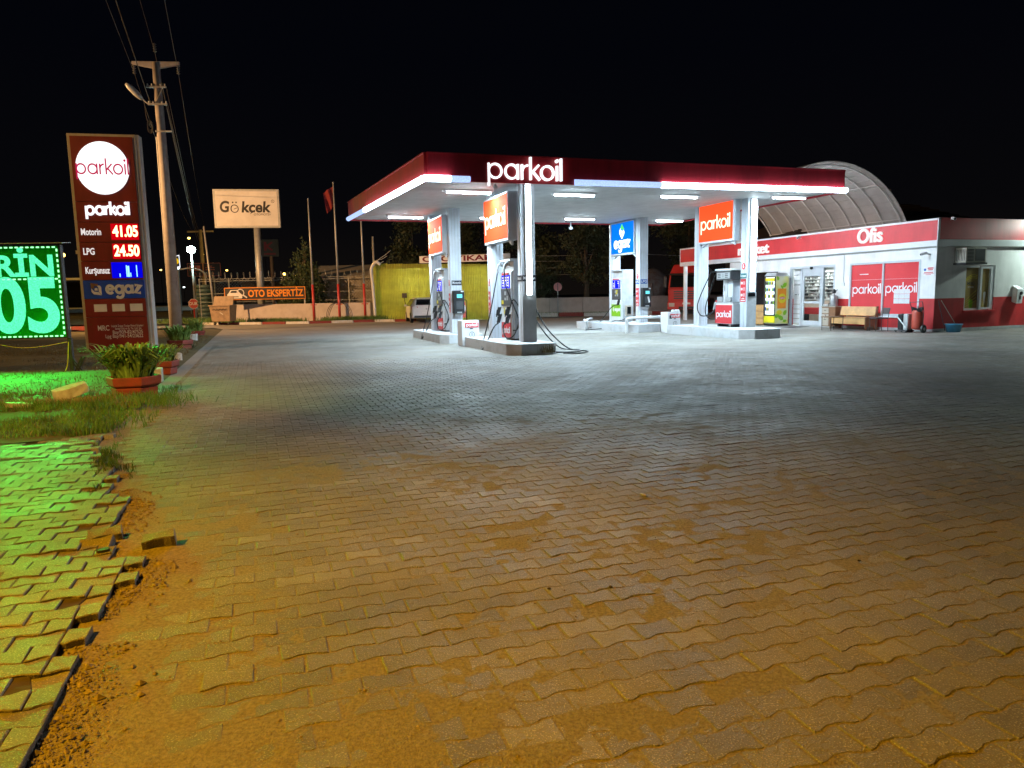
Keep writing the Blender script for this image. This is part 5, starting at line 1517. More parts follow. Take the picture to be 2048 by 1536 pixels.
lt.rbox((.12, .05, .05), (.34, .05, .04), 'Y', 0)
lt.build('lattice_foot', 'dark_metal', gb)
cbl = MB(); cbl.tube(spline([(.02, -.02, .7), (.0, -.05, .4), (-.04, -.04, .2), (-.08, -.1, .05)], 6), .008, 5); cbl.tube(spline([(-1.6, .0, .72), (-1.0, .02, .60), (-.5, .02, .62), (-.02, .0, .7)], 6), .006, 5)
cbl.build('cable', 'sticker_yellow', gb)

for k in range(4):      # the light the LED board throws on the ground before it
    l = spot_lamp('board_light', (-.5 - .95 * k, -.10, 1.75), (-.5 - .95 * k + .6, -6.0, -1.5), (0.02, 1.0, 0.08), 900, R(150), 1.0, .02)
    l.parent = gb

# ================================================================== TOTEM
to = thing('price_totem', 'tall dark red price totem with round white logo disc', 'totem sign', (-12.22, 20.4, 0), R(12))
to.scale = (.83, 1, .965)
# local: left edge x=0, width 2.1, front -y
tw, tz0, tz1 = 2.12, .13, 6.42
MB().box(.0, tw, .02, .42, tz0, tz1).build('casing', 'totem_frame', to, bevel=.015)
panels = [(tz0 + .02, 1.60), (1.605, 2.20), (2.86, 3.40), (3.405, 4.02), (4.025, 4.28), (4.285, 4.78), (4.785, tz1 - .02)]
zz = {'disc': (4.86, tz1 - .04), 'name': (4.14, 4.85), 'mot': (3.52, 4.13), 'lpg': (2.97, 3.51), 'kur': (2.38, 2.96), 'egaz': (1.80, 2.37), 'tick': (1.20, 1.79), 'info': (tz0 + .02, 1.19)}
def zpx(y): return 1.5 + (604.0 - y) / 1420.0 * 20.6
zz = {k: (zpx(b) + .006, zpx(a) - .006) for k, (a, b) in {'disc': (270, 398), 'name': (398, 438), 'mot': (438, 478), 'lpg': (478, 516), 'kur': (516, 554), 'egaz': (554, 592), 'tick': (592, 629), 'info': (629, 700)}.items()}
for k, (a, b) in zz.items():
    MB().box(.10, tw - .09, -.012, .018, a, b).build('panel', 'egaz_navy' if k == 'egaz' else 'totem_red', to, bevel=.004)
cx = tw / 2
zc = lambda k: (zz[k][0] + zz[k][1]) / 2
dc = MB(); dc.disc((cx - .02, -.045, zpx(332)), .82, .03, 40, .75); dc.build('logo_disc', 'disc_white_lit', to)
parkoil(1.62, .045, 'disc_text', to, (cx - .02, -.047, zpx(334)), depth=.004)
parkoil(1.34, .07, 'fascia_letter_lit', to, (cx + .02, -.014, zpx(415)), depth=.03)
text('Motorin', .27, 'ofis_letter', to, (.50, -.016, zc('mot') + .0), bold=.02, extrude=.004, width=.62)
text('LPG', .27, 'ofis_letter', to, (.38, -.016, zc('lpg')), bold=.02, extrude=.004, width=.35)
text('Kurşunsuz', .27, 'ofis_letter', to, (.60, -.016, zc('kur')), bold=.02, extrude=.004, width=.76)
for k, tx in (('mot', '41.05'), ('lpg', '24.50')):
    MB().box(1.12, tw - .13, -.022, -.013, zz[k][0] + .06, zz[k][1] - .04).build('digit_field', 'price_red', to)
    text(tx, .44, 'price_lit', to, (1.57, -.028, zc(k) + .01), bold=.03, extrude=.004, width=.80)
MB().box(1.04, tw - .11, -.022, -.013, zz['kur'][0] + .05, zz['kur'][1] - .03).build('digit_field', 'price_blue', to)
dg = MB()
for x, h in ((1.28, .10), (1.50, .34), (1.62, .12), (1.82, .34)):
    dg.box(x, x + .028, -.028, -.0225, zz['kur'][0] + .08, zz['kur'][0] + .08 + h)
dg.box(1.54, 1.60, -.027, -.0225, zz['kur'][0] + .08, zz['kur'][0] + .40)
dg.build('digits', 'price_cyan', to)
egaz(1.10, .085, 'logo_sand', to, (1.36, -.014, zc('egaz') + .0), depth=.006)
egaz_logo(.44, 'logo_sand', 'wood_dark', to, (.50, -.014, zc('egaz')), tilt=R(42), y=.006)
for k in range(3):
    MB().box(.38 + .57 * k, .78 + .57 * k, -.017, -.0125, zc('tick') - .11, zc('tick') + .11).build('white_plate', 'sign_white', to)
text('MRC', .22, 'logo_sand', to, (.62, -.014, zpx(652)), bold=.01, extrude=.001, width=.36)
text('Lojistik İnşaat Turizm Petrol Ürünleri', .09, 'logo_sand', to, (1.38, -.014, zpx(648)), extrude=.001, width=1.02)
text('Sanayi Dış ve İç Tic. Ltd. Şti', .09, 'logo_sand', to, (1.40, -.014, zpx(653.5)), extrude=.001, width=.84)
text('Bay/939-82/47525', .15, 'logo_sand', to, (1.38, -.014, zpx(661)), bold=.005, extrude=.001, width=.96)
text('Lpg Bay/941-54/23622', .15, 'logo_sand', to, (1.26, -.014, zpx(669)), bold=.005, extrude=.001, width=1.2)
for x in (.35, .75, 1.15, 1.55): MB().box(x, x + .08, .15, .25, -.05, tz0 + .02).build('leg', 'dark_metal', to)
MB().box(tw * .98, tw * .98 + .13, .05, .39, tz0 - .05, tz1 + .0).build('side_cover', 'totem_frame', to, bevel=.01)
ey = MB(); ey.box(-.08, 0, .1, .16, 3.0, 3.1); ey.build('lifting_eye', 'totem_frame', to)

# ================================================================== UTILITY POLE AND WIRES
PX, PY = -16.9, 36.0
up = thing('utility_pole', 'tall concrete power pole with crossarm, lit orange on its road side', 'power pole', (PX, PY, 0), R(6))
PH = 12.95
MB().cyl((0, 0, -.1), (0, 0, PH), .29, .17, n=14).build('shaft', 'pole_concrete', up, smooth=True)
ca = MB(); ca.hexa([(-1.1, -.07, PH - .08), (0, -.1, PH - .28), (0, .1, PH - .28), (-1.1, .07, PH - .08), (-1.1, -.07, PH + .06), (0, -.1, PH + .05), (0, .1, PH + .05), (-1.1, .07, PH + .06)])
ca.hexa([(0, -.1, PH - .28), (1.1, -.07, PH - .08), (1.1, .07, PH - .08), (0, .1, PH - .28), (0, -.1, PH + .05), (1.1, -.07, PH + .06), (1.1, .07, PH + .06), (0, .1, PH + .05)])
ca.build('crossarm', 'pole_concrete', up, bevel=.02)
def insul(x, z, hang):
    mb = MB()
    pr = []
    for k in range(4):
        pr += [(.035, -.11 * k), (.085, -.11 * k - .04), (.035, -.11 * k - .08)]
    if not hang: pr = [(r, -zz_ - .44 + .44) for r, zz_ in pr]
    pr = sorted(pr, key=lambda q: q[1])
    mb.lathe(pr, 10, (x, 0, z + (0 if hang else .45)))
    mb.build('insulator', 'dark_grey', up, smooth=True)
insul(-1.02, PH - .1, True); insul(1.02, PH - .1, True); insul(0, PH + .05, False)
for zb_ in (11.75, 10.95):
    br = MB().box(-.45, .45, -.22, -.16, zb_, zb_ + .08).build('bracket', 'steel', up)
    for x in (-.4, -.2, .2, .4): MB().cyl((x, -.19, zb_ + .08), (x, -.19, zb_ + .18), .035, n=6).build('pin', 'steel', br)
MB().box(-.2, .55, -.2, -.14, 9.7, 9.76).build('bracket', 'steel', up)
MB().rbox((.1, -.19, 11.4), (.03, .03, .8), 'Y', R(28)).build('brace', 'steel', up)
la = MB(); la.tube(spline([(-.15, -.1, 11.0), (-.5, -.15, 11.05), (-.72, -.25, 11.3)], 5), .03, 6); la = la.build('lamp_arm', 'galvanised', up, smooth=True)
lh = MB(); lh.lathe([(.02, 0), (.10, .08), (.15, .4), (.13, .78), (.06, .95)], 12)
lh.v = [(x, y * .55, z) for x, y, z in lh.v]
lh = lh.build('lamp_head', 'galvanised', up, smooth=True); lh.location = (-.66, -.22, 11.18); lh.rotation_euler = (R(18), R(-42), 0)
cb_ = MB()
for k in range(4): cb_.tube([(-.42 + .12 * math.cos(a), -.2, 9.85 + .22 * math.sin(a) + .05 * k) for a in np.linspace(0, 6.28, 14)], .02, 5)
cb_.tube(spline([(-.6, -.2, 10.9), (-.55, -.2, 10.3), (-.4, -.2, 9.9)], 5), .015, 5)
cb_.build('cable_loops', 'rubber', up)
MB().tube([(-.30, -.02, 0), (-.245, -.02, 9.5)], .02, 6).build('conduit', 'galvanised', up)
def wire(a, b, sag, lab, r=.012, m='dark_metal', group='overhead wires at the power pole'):
    a, b = Vector(a), Vector(b)
    pts = [a.lerp(b, k / 24) - Vector((0, 0, sag * 4 * (k / 24) * (1 - k / 24))) for k in range(25)]
    o = MB().tube(pts, r, 5).build('overhead_wire', m, smooth=True)
    return tag(o, lab, 'wire', group)
c6, s6 = math.cos(R(6)), math.sin(R(6))
def arm(x, z): return (PX + x * c6, PY + x * s6, z)
NP_ = (3.4, -14.0)
FP = (-52.0, 122.0)
for x, z, nm in ((-1.02, PH - .5, 'left end of the crossarm'), (1.02, PH - .5, 'right end of the crossarm'), (0, PH + .45, 'insulator on the pole tip')):
    wire(arm(x, z), (NP_[0] + x, NP_[1], 13.4), .55, 'thin dark wire from the ' + nm + ' out over the yard', .008)
    wire(arm(x, z), (FP[0] + x, FP[1], 13.0), 1.6, 'thin dark wire from the ' + nm + ' to the distant pole', .011)
wire(arm(-.4, 11.1), (2.2, -12.0, 12.6), .3, 'thick pale twisted cable passing left of the pole top', .018, 'dark_metal')
for x, z, nm in ((.4, 11.85, 'outer end of the upper bracket'), (.4, 11.05, 'outer end of the middle bracket'), (.2, 11.85, 'inner end of the upper bracket'), (.5, 9.7, 'lowest bracket')):
    wire(arm(x, z), (FP[0] + x, FP[1], z - 1.5), 1.4, 'thin wire from the ' + nm + ' to the distant pole', .010, 'dark_metal')
dp = thing('utility_pole', 'distant power pole behind the road, lit yellow on one side', 'power pole', (FP[0], FP[1], 0), 0)
MB().cyl((0, 0, -.1), (0, 0, 13.4), .42, .26, n=10).build('shaft', 'pole_concrete', dp, smooth=True)
MB().box(-2.2, 2.2, -.1, .1, 13.0, 13.25).build('crossarm', 'pole_concrete', dp)
MB().lathe([(.1, 0), (.25, .1), (.2, .3)], 8, (-2.0, 0, 11.9)).build('lamp', 'lamp_warm', dp)

# ================================================================== PLANTERS
def planter(loc, k, label, nl, hleaf, rz=0.0):
    o = thing('planter', label, 'planter', loc, rz, 'red concrete planters along the lawn edge')
    n = 6
    a = MB(); a.lathe([(.42 * k, 0), (.44 * k, .02), (.46 * k, .20 * k), (.44 * k, .215 * k)], n); a.build('lower_ring', 'planter_red', o, bevel=.012)
    a = MB(); a.lathe([(.45 * k, .216 * k), (.52 * k, .26 * k), (.54 * k, .43 * k), (.50 * k, .44 * k), (.47 * k, .38 * k)], n); a.build('upper_ring', 'planter_red', o, bevel=.012)
    a = MB(); a.lathe([(.1, .38 * k), (.475 * k, .385 * k), (.3, .40 * k)], n); a.build('soil', 'soil', o)
    lf = MB(); q = random.Random(int(k * 100) + nl)
    for i in range(nl):
        an = q.random() * 6.283; r0 = .36 * k * math.sqrt(q.random()); x, y = r0 * math.cos(an), r0 * math.sin(an)
        h = hleaf * (.55 + .6 * q.random()); an2 = an + q.gauss(0, .5); out = h * (.15 + .75 * q.random()) * (.4 + r0 / (.36 * k))
        w = .014 + .01 * q.random()
        px, py = -math.sin(an2) * w, math.cos(an2) * w
        dx, dy = math.cos(an2), math.sin(an2)
        z = .38 * k
        P = [(x, y, z, 1), (x + dx * out * .25, y + dy * out * .25, z + h * .5, 1.1), (x + dx * out * .65, y + dy * out * .65, z + h * .88, .8), (x + dx * out, y + dy * out, z + h * (.95 - .25 * q.random()), .1)]
        vs = []
        for (a_, b_, c_, f_) in P: vs += [(a_ - px * f_, b_ - py * f_, c_), (a_ + px * f_, b_ + py * f_, c_)]
        lf.add(vs, [(0, 1, 3, 2), (2, 3, 5, 4), (4, 5, 7, 6)])
    lf.build('leaves', 'leaf_green', o)
    return o
planter((-5.86, 10.95, .05), .74, 'large nearest red planter with lush sword-shaped leaves', 620, .52, R(12))
planter((-7.30, 14.75, 0), .66, 'second red planter from the front, half hidden behind the lush one', 200, .36, R(30))
planter((-10.25, 22.0, 0), .74, 'third red planter from the front, with sparse greyish leaves', 220, .50, R(5))
planter((-13.15, 29.8, 0), .62, 'last red planter near the foot of the power pole', 150, .55, R(20))
for k, (p, sz, lab, rz) in enumerate((((-6.72, 13.35, 0), (.24, .30, .26), 'white concrete block just behind the lush planter', .3), ((-8.50, 18.0, 0), (.24, .26, .20), 'white concrete block between second and third planter', .9), ((-11.68, 26.0, 0), (.42, .4, .30), 'white concrete block beside the third planter', .2))):
    o = rough_block('concrete_block', sz, 'block_white', 20 + k, .12); o.location = p; o.rotation_euler.z = rz
    tag(o, lab, 'block', 'white concrete blocks between the planters')
o = rough_block('kerb_fragment', (.52, .22, .16), 'block_white', 31, .2); o.location = (-6.72, 10.75, .10); o.rotation_euler = (R(8), R(-14), R(48))
tag(o, 'broken pale kerb piece tilted in the grass, lit green', 'concrete piece')
o = rough_block('kerb_fragment', (.34, .12, .07), 'wood_pale', 33, .3); o.location = (-6.95, 9.9, .06); o.rotation_euler = (0, R(6), R(20))
tag(o, 'small flat broken slab lying below the tilted kerb piece', 'concrete piece')
weeds_at([(-4.9 - .12 * i, 10.0 + .06 * i) for i in range(9)], 900, (.22, .25), .16, 'green grass tufts around the foot of the lush planter', 'grass_green', .005)

# ================================================================== BEHIND THE YARD, LEFT
def panel_sign(name, label, cat, loc, rz, w, z0, z1, m, frame='galvanised', d=.18, fw=.08):
    o = thing(name, label, cat, loc, rz)
    MB().box(-w / 2, w / 2, .0, d, z0, z1).build('casing', frame, o, bevel=.015)
    MB().box(-w / 2 + fw, w / 2 - fw, -.012, -.001, z0 + fw, z1 - fw).build('face', m, o)
    return o
gk = panel_sign('billboard', 'large white billboard with bold black lettering on a thick round post', 'billboard', (-18.0, 50.0, 0), R(9), 4.35, 6.45, 9.05, 'sign_white', 'galvanised', .35, .14)
text('G', 1.02, 'sign_black', gk, (-1.45, -.016, 7.84), bold=.03, extrude=.002, width=.62, shear=.12)
text('kçek', 1.02, 'sign_black', gk, (.62, -.016, 7.82), bold=.03, extrude=.002, width=1.95, shear=.12)
ring = MB()
cx_, cz_ = -.80, 7.74
ring.tube([(cx_ + .24 * math.cos(a), -.016, cz_ + .25 * math.sin(a)) for a in np.linspace(0, 6.283, 22)], .028, 5)
ring.tube([(cx_ - .05, -.018, cz_ - .03), (cx_ + .15, -.018, cz_ + .05)], .02, 5)
ring.disc((cx_ - .10, -.018, cz_ + .42), .055, .004, 10); ring.disc((cx_ + .12, -.018, cz_ + .42), .055, .004, 10)
ring.build('lettering', 'sign_black', gk)
text('OTOMOTİV', .20, 'sign_black', gk, (1.02, -.016, 7.34), extrude=.002, width=1.15, shear=.2)
rg = MB(); rg.tube([(1.74 + .1 * math.cos(a), -.016, 8.24 + .1 * math.sin(a)) for a in np.linspace(0, 6.283, 14)], .014, 4); rg.build('trademark_ring', 'sign_black', gk)
text('R', .13, 'sign_black', gk, (1.74, -.016, 8.24), extrude=.002)
MB().cyl((.55, .2, 0), (.55, .2, 6.47), .27, .22, n=14).build('post', 'galvanised', gk, smooth=True)
ob = panel_sign('banner_sign', 'long black banner sign with orange capitals above the low wall', 'sign', (-16.3, 47.6, 0), R(3), 5.3, 1.52, 2.34, 'sign_black', 'sign_orange', .1, .05)
text('OTO EKSPERTİZ', .62, 'sign_orange', ob, (.72, -.016, 1.91), bold=.03, extrude=.002, width=3.62)
cr = MB(); cr.prism([(-2.45, 1.68), (-2.42, 1.62), (-1.52, 1.62), (-1.48, 1.70), (-1.5, 1.88), (-1.62, 1.98), (-1.78, 2.18), (-2.22, 2.18), (-2.36, 1.98), (-2.46, 1.88)], -.016, -.0125)
cr.build('car_drawing', 'sign_white', ob)
cr = MB(); cr.prism([(-2.26, 1.99), (-1.74, 1.99), (-1.84, 2.13), (-2.16, 2.13)], -.019, -.0165); cr.prism([(-2.28, 1.70), (-1.7, 1.70), (-1.74, 1.76), (-2.24, 1.76)], -.019, -.0165)
cr.build('car_drawing', 'sign_black', ob)
mg = MB(); mg.tube([(-1.58 + .22 * math.cos(a), -.024, 2.0 + .22 * math.sin(a)) for a in np.linspace(0, 6.283, 20)], .03, 5); mg.tube([(-1.42, -.024, 1.84), (-1.18, -.024, 1.66)], .05, 6)
mg.build('magnifier_drawing', 'sign_white', ob)
for x in (-2.2, 2.55): MB().box(x - .04, x + .04, .12, .2, .0, 1.6).build('post', 'galvanised', ob)
# low plastered wall
lw = MB()
wp_ = [(-19.0, 49.0), (-13.2, 47.6), (-9.0, 47.0)]
wall = struct(lw.box(-.1, .1, -.1, .1, -.1, 0).build('boundary_wall', 'concrete', loc=(-13.2, 47.75, 0)))
for a, b in zip(wp_[:-1], wp_[1:]):
    a, b = Vector((*a, 0)), Vector((*b, 0)); d = b - a; n_ = Vector((-d.y, d.x, 0)).normalized() * .2
    q = MB().hexa([a, b, b + n_, a + n_] + [p + Vector((0, 0, 1.2)) for p in (a, b, b + n_, a + n_)])
    q.v = [(v[0] + 13.2, v[1] - 47.75, v[2]) for v in q.v]
    q.build('wall_section', 'wall_plaster', wall, bevel=.02)
wall['kind'] = 'thing'; tag(wall, 'low plastered boundary wall behind the flagpoles', 'wall')
# fence with razor wire behind the wall
fe = thing('wire_fence', 'dark wire fence topped by coils of razor wire behind the banner sign', 'fence', (-16, 51.5, 0), R(-4))
for x in np.arange(-6.5, 9.1, 2.2): MB().cyl((x, 0, 0), (x, 0, 3.1), .035, n=6).build('post', 'galvanised', fe)
cw = MB(); cw.tube([(-6.5 + 15.4 * k / 500, .28 * math.cos(k * .42), 3.25 + .28 * math.sin(k * .42) + .05 * math.sin(k * .05)) for k in range(501)], .012, 3)
cw.build('razor_wire', 'galvanised', fe)
for z in (1.4, 2.0, 2.9, 3.05): MB().cyl((-6.5, 0, z), (8.9, 0, z), .012, n=4).build('line_wire', 'galvanised', fe)
ms = MB()
for k in range(70):
    x = -6.5 + 15.4 * k / 70
    ms.cyl((x, .02, 1.2), (min(8.9, x + 1.8), .02, 3.0), .007, n=3, caps=False); ms.cyl((min(8.9, x + 1.8), .02, 1.2), (x, .02, 3.0), .007, n=3, caps=False)
ms.build('mesh', 'dark_metal', fe)
# flagpoles
def flagpole(x, y, h, label, flag=False, rz=0.0):
    o = thing('flagpole', label, 'flagpole', (x, y, 0), rz, 'flagpoles in front of the low wall')
    MB().cyl((0, 0, 0), (0, 0, 2.4), .085, .08, n=10).build('lower_tube', 'stop_red', o, smooth=True)
    MB().cyl((0, 0, 2.4), (0, 0, h), .065, .04, n=10).build('upper_tube', 'galvanised', o, smooth=True)
    MB().cyl((-.2, 0, 1.12), (.2, 0, 1.12), .03, n=6).build('cleat', 'stop_red', o)
    MB().lathe([(.03, 0), (.06, .04), (.03, .1)], 8, (0, 0, h)).build('finial', 'galvanised', o)
    if flag:
        f = MB(); n = 10
        vs = []
        for i in range(n + 1):
            u = i / n
            for j in range(7):
                v = j / 6
                vs.append((-.05 - u * .62 * (1 - .35 * v), .10 * math.sin(u * 9 + v * 3), h - .15 - v * 1.25 - u * .42))
        fs = [(i * 7 + j, (i + 1) * 7 + j, (i + 1) * 7 + j + 1, i * 7 + j + 1) for i in range(n) for j in range(6)]
        f.add(vs, fs); f.build('flag', 'flag_red', o, smooth=True)
    return o
flagpole(-12.55, 45.6, 7.65, 'left of the three bare flagpoles before the low wall')
o = flagpole(-10.9, 45.5, 8.6, 'tallest flagpole with a limp red flag at its top', True)
cv = MB()
for sx in (-1, 1):
    for k in range(3): cv.tube(spline([(0, -.05, 1.2), (sx * (.3 + .08 * k), -.06, 1.15), (sx * (.55 + .1 * k), -.06, .75), (sx * (.68 + .08 * k), -.06, .35)], 5), .018, 5)
cv.build('bent_rods', 'dark_metal', o)
flagpole(-9.35, 45.9, 7.3, 'flagpole beside the corner of the yellow shed')
o = thing('lamp_post', 'plain grey post standing behind the yellow shed corner', 'post', (-9.9, 52.5, 0), 0)
MB().cyl((0, 0, 0), (0, 0, 5.9), .09, .07, n=8).build('shaft', 'galvanised', o, smooth=True)
# white bent pipe at the shed corner
o = MB(); o.tube(spline([(-8.75, 46.2, 0), (-8.85, 46.2, 2.4), (-8.9, 46.2, 3.3), (-8.6, 46.2, 3.75), (-8.3, 46.2, 3.6)], 6), .10, 8)
tag(o.build('corner_pipe', 'white_paint', smooth=True), 'white bent pipe at the corner of the yellow shed', 'pipe')
o = MB()
for k in range(3): o.tube(spline([(-8.8 + .1 * k, 46.3, 3.5), (-8.7 + .1 * k, 46.3, 3.85), (-8.4 + .2 * k, 46.3, 3.7 + .25 * k), (-8.1 + .25 * k, 46.3, 3.8 + .35 * k)], 5), .02, 4)
tag(o.build('bent_wires', 'galvanised', smooth=True), 'tangle of bent wires above the yellow shed corner', 'wires')

# ---- yellow corrugated car wash shed, lamps inside shine through its thin sheets
PAL['shed_tube'] = glow('shed_tube', (1.0, 0.98, 0.8), 90)
sh_ = thing('car_wash_shed', 'yellow corrugated metal shed with dark red lettering on its roof edge', 'shed', (-8.85, 46.6, 0), math.atan2(-1.9, 9.0))
SW = 9.2
for k in range(9):
    x0 = SW * k / 9; w = SW / 9 - .01
    mb = MB(); n = 9; vs = []
    zt = 3.66 - .03 * k
    for i in range(n * 4 + 1):
        u = i / (n * 4); ph = (i % 4)
        vs.append((x0 + w * u, -.06 if ph in (1, 2) else 0.0, 0.0))
    m_ = len(vs)
    mb.add(vs + [(x, y, zt) for x, y, _ in vs], [(i, i + 1, m_ + i + 1, m_ + i) for i in range(m_ - 1)])
    mb.build('wall_sheet', 'shed_yellow', sh_)
MB().box(0, SW, .03, 5.5, 3.3, 3.36).build('roof', 'shed_grey', sh_)
for x in (2.2, 4.4, 7.2): MB().box(x, x + .1, .5, 1.9, 3.0, 3.05).build('light_tube', 'shed_tube', sh_)
MB().box(0, .06, .03, 5.5, 0, 3.3).build('side_wall', 'shed_yellow', sh_)
MB().box(SW - .06, SW, .03, 5.5, 0, 3.3).build('side_wall', 'shed_yellow', sh_)
hb_ = MB()
for z in (1.75, 2.8): hb_.box(0, SW, -.068, -.061, z, z + .03)
hb_.build('girt', 'shed_yellow', sh_)
MB().box(3.2, SW - .1, -.10, -.05, 3.62, 4.06).build('sign_board', 'sign_white', sh_)
text('OTO YIKAMA', .46, 'flag_red', sh_, (6.05, -.103, 3.84), bold=.03, extrude=.002, width=5.3)
bx_ = MB(); bx_.box(1.95, 2.25, -.12, -.05, 1.45, 1.75); bx_.build('switch_box', 'dark_metal', sh_)
MB().tube(spline([(2.1, -.1, 1.45), (2.12, -.1, 1.2), (2.2, -.1, .9)], 5), .02, 5).build('cable', 'rubber', sh_)
o = thing('hose_reel', 'dark hose hanging in an arch at the yellow shed wall', 'hose', (-3.1, 44.5, 0), 0)
MB().tube(spline([(-.5, 0, .02), (-.35, 0, .7), (0, 0, 1.1), (.3, 0, .8), (.36, 0, .02)], 7), .03, 6).build('hose', 'rubber', o, smooth=True)
# grey shed behind the low wall
o = thing('grey_shed', 'grey sheet metal shed behind the flagpoles', 'shed', (-15.8, 53.5, 0), R(-3))
for k in range(8): MB().box(k * 1.05, k * 1.05 + 1.04, 0, .05, 0, 2.95).build('wall_sheet', 'shed_grey', o)
rf_ = MB(); rf_.hexa([(-.2, -.3, 2.95), (8.6, -.3, 2.95), (8.6, 6, 4.1), (-.2, 6, 4.1), (-.2, -.3, 3.05), (8.6, -.3, 3.05), (8.6, 6, 4.2), (-.2, 6, 4.2)]); rf_.build('roof', 'shed_grey', o)

# ---- foliage
def foliage(name, parent, blobs, n, size, m, seed=1, up=.3):
    r = np.random.default_rng(seed)
    wts = np.array([b[3] * b[4] * b[5] for b in blobs]); wts = wts / wts.sum()
    pick = r.choice(len(blobs), n, p=wts)
    B = np.array(blobs)[pick]
    d = r.normal(0, 1, (n, 3)); d /= np.linalg.norm(d, axis=1)[:, None]
    rad = r.random(n) ** .38
    rad *= 1 + .22 * np.sin(d[:, 0] * 7 + B[:, 0] * 5) * np.cos(d[:, 2] * 6 + B[:, 1])
    C = B[:, :3] + d * B[:, 3:6] * rad[:, None]
    u = r.normal(0, 1, (n, 3)) + d * .4 + np.array([0, 0, up]); u /= np.linalg.norm(u, axis=1)[:, None]
    v = np.cross(u, r.normal(0, 1, (n, 3))); v /= np.linalg.norm(v, axis=1)[:, None]
    sz = size * (.5 + r.random(n))[:, None]
    V = np.stack([C - v * sz * .28, C + u * sz * .5 - v * sz * .05, C + u * sz, C + u * sz * .5 + v * sz * .35], 1)
    me = np_mesh(name, V.reshape(-1, 3), np.arange(n * 4), np.full(n, 4))
    me.materials.append(PAL[m])
    o = bpy.data.objects.new(name, me); col.objects.link(o); o.parent = parent
    return o
def tree(label, loc, h, r, m='tree_green', seed=1, n=5000, leaf=.16, kind='round', group=None, trunk=.14):
    o = thing('conifer_tree' if kind == 'cone' else 'dark_tree', label, 'tree', loc, 0, group)
    q = random.Random(seed)
    tr = MB(); tr.tube([(0, 0, -.1), (.05, 0, h * .3), (-.04, .03, h * .6), (0, 0, h * .88)], trunk, 8, [trunk * 1.3, trunk, trunk * .6, trunk * .2])
    bl = []
    if kind == 'cone':
        for k in range(30):
            f = k / 29; rr = r * (1 - f) ** .8 * (.85 + .3 * q.random()) + .12
            an = q.random() * 6.28; off = rr * .55
            bl.append((off * math.cos(an), off * math.sin(an), h * (.16 + .82 * f), rr * .62, rr * .62, h * .085))
    else:
        for k in range(16):
            an = q.random() * 6.28; f = q.random(); off = r * (.25 + .6 * q.random()) * math.sin(math.pi * (.2 + .75 * f))
            bl.append((off * math.cos(an), off * math.sin(an), h * (.38 + .55 * f), r * q.uniform(.28, .5), r * q.uniform(.28, .5), h * q.uniform(.07, .14)))
    for b in bl[::2]:
        tr.tube([(0, 0, b[2] * .6), (b[0] * .5, b[1] * .5, b[2] * .85), (b[0], b[1], b[2])], trunk * .25, 5)
    tr.build('trunk', 'bark', o, smooth=True)
    foliage('crown', o, bl, n, leaf, m, seed)
    return o
tree('bushy green conifer behind the flagpoles', (-14.75, 51.5, 0), 5.6, 1.75, 'conifer_green', 3, 9000, .20, 'cone')
tree('round dark tree right of the gas pump sign, behind the far wall', (5.5, 51.8, 0), 6.6, 2.3, 'tree_green', 5, 6500, .22, group='dark trees behind the yard', trunk=.2)
tree('faint dark tree directly behind the canopy centre', (1.8, 55.5, 0), 7.2, 2.6, 'tree_green', 8, 5000, .26, group='dark trees behind the yard')
tree('faint tall tree rising behind the yellow shed', (-8.0, 60.0, 0), 8.4, 2.4, 'tree_green', 9, 5000, .28, group='dark trees behind the yard')
tree('faint wide tree behind the right end of the yellow shed', (-4.2, 62.0, 0), 8.0, 2.8, 'tree_green', 11, 5000, .28, group='dark trees behind the yard')
tree('dark tree behind the red mixer truck', (14.5, 58.0, 0), 9.0, 3.6, 'tree_green', 12, 6500, .3, group='dark trees behind the yard', trunk=.2)
tree('dark bush left of the round road sign', (2.3, 51.8, 0), 3.6, 1.4, 'tree_green', 14, 2500, .18, group='dark trees behind the yard')

# ---- parked hatchback, seen from behind on its left side
car = thing('parked_car', 'white parked hatchback seen from behind in front of the yellow shed', 'car', (-5.35, 43.3, 0), R(14))
# local: +y forward (away), -y rear, x right ; length 4.0
def ring_(y, w, zb, zs, zr, wr):
    return [(-w, y, zb), (-w * 1.02, y, (zb + zs) / 2), (-w, y, zs), (-wr, y, zr), (wr, y, zr), (w, y, zs), (w * 1.02, y, (zb + zs) / 2), (w, y, zb)]
secs = [ring_(-2.0, .74, .38, .82, .84, .62), ring_(-1.92, .82, .28, .92, 1.02, .62), ring_(-1.62, .85, .24, .96, 1.36, .56), ring_(-1.2, .86, .24, .95, 1.44, .57), ring_(-.3, .86, .24, .93, 1.46, .58), ring_(.45, .86, .24, .92, 1.40, .58), ring_(1.05, .85, .24, .92, 1.0, .66), ring_(1.7, .82, .26, .84, .88, .62), ring_(2.0, .70, .36, .66, .68, .5)]
bm_ = MB(); n = 8
bm_.add([v for s_ in secs for v in s_], [(i * n + k, i * n + (k + 1) % n, (i + 1) * n + (k + 1) % n, (i + 1) * n + k) for i in range(len(secs) - 1) for k in range(n)] + [tuple(range(n - 1, -1, -1)), tuple((len(secs) - 1) * n + k for k in range(n))])
bm_.f = [tuple(reversed(f)) for f in bm_.f]
b_ = bm_.build('body', 'car_white', car, smooth=False, bevel=.03)
MB().hexa([(-.60, -1.93, 1.03), (.60, -1.93, 1.03), (.60, -1.90, 1.03), (-.60, -1.90, 1.03), (-.52, -1.66, 1.345), (.52, -1.66, 1.345), (.52, -1.6, 1.345), (-.52, -1.6, 1.345)]).build('rear_window', 'dark_glass', car)
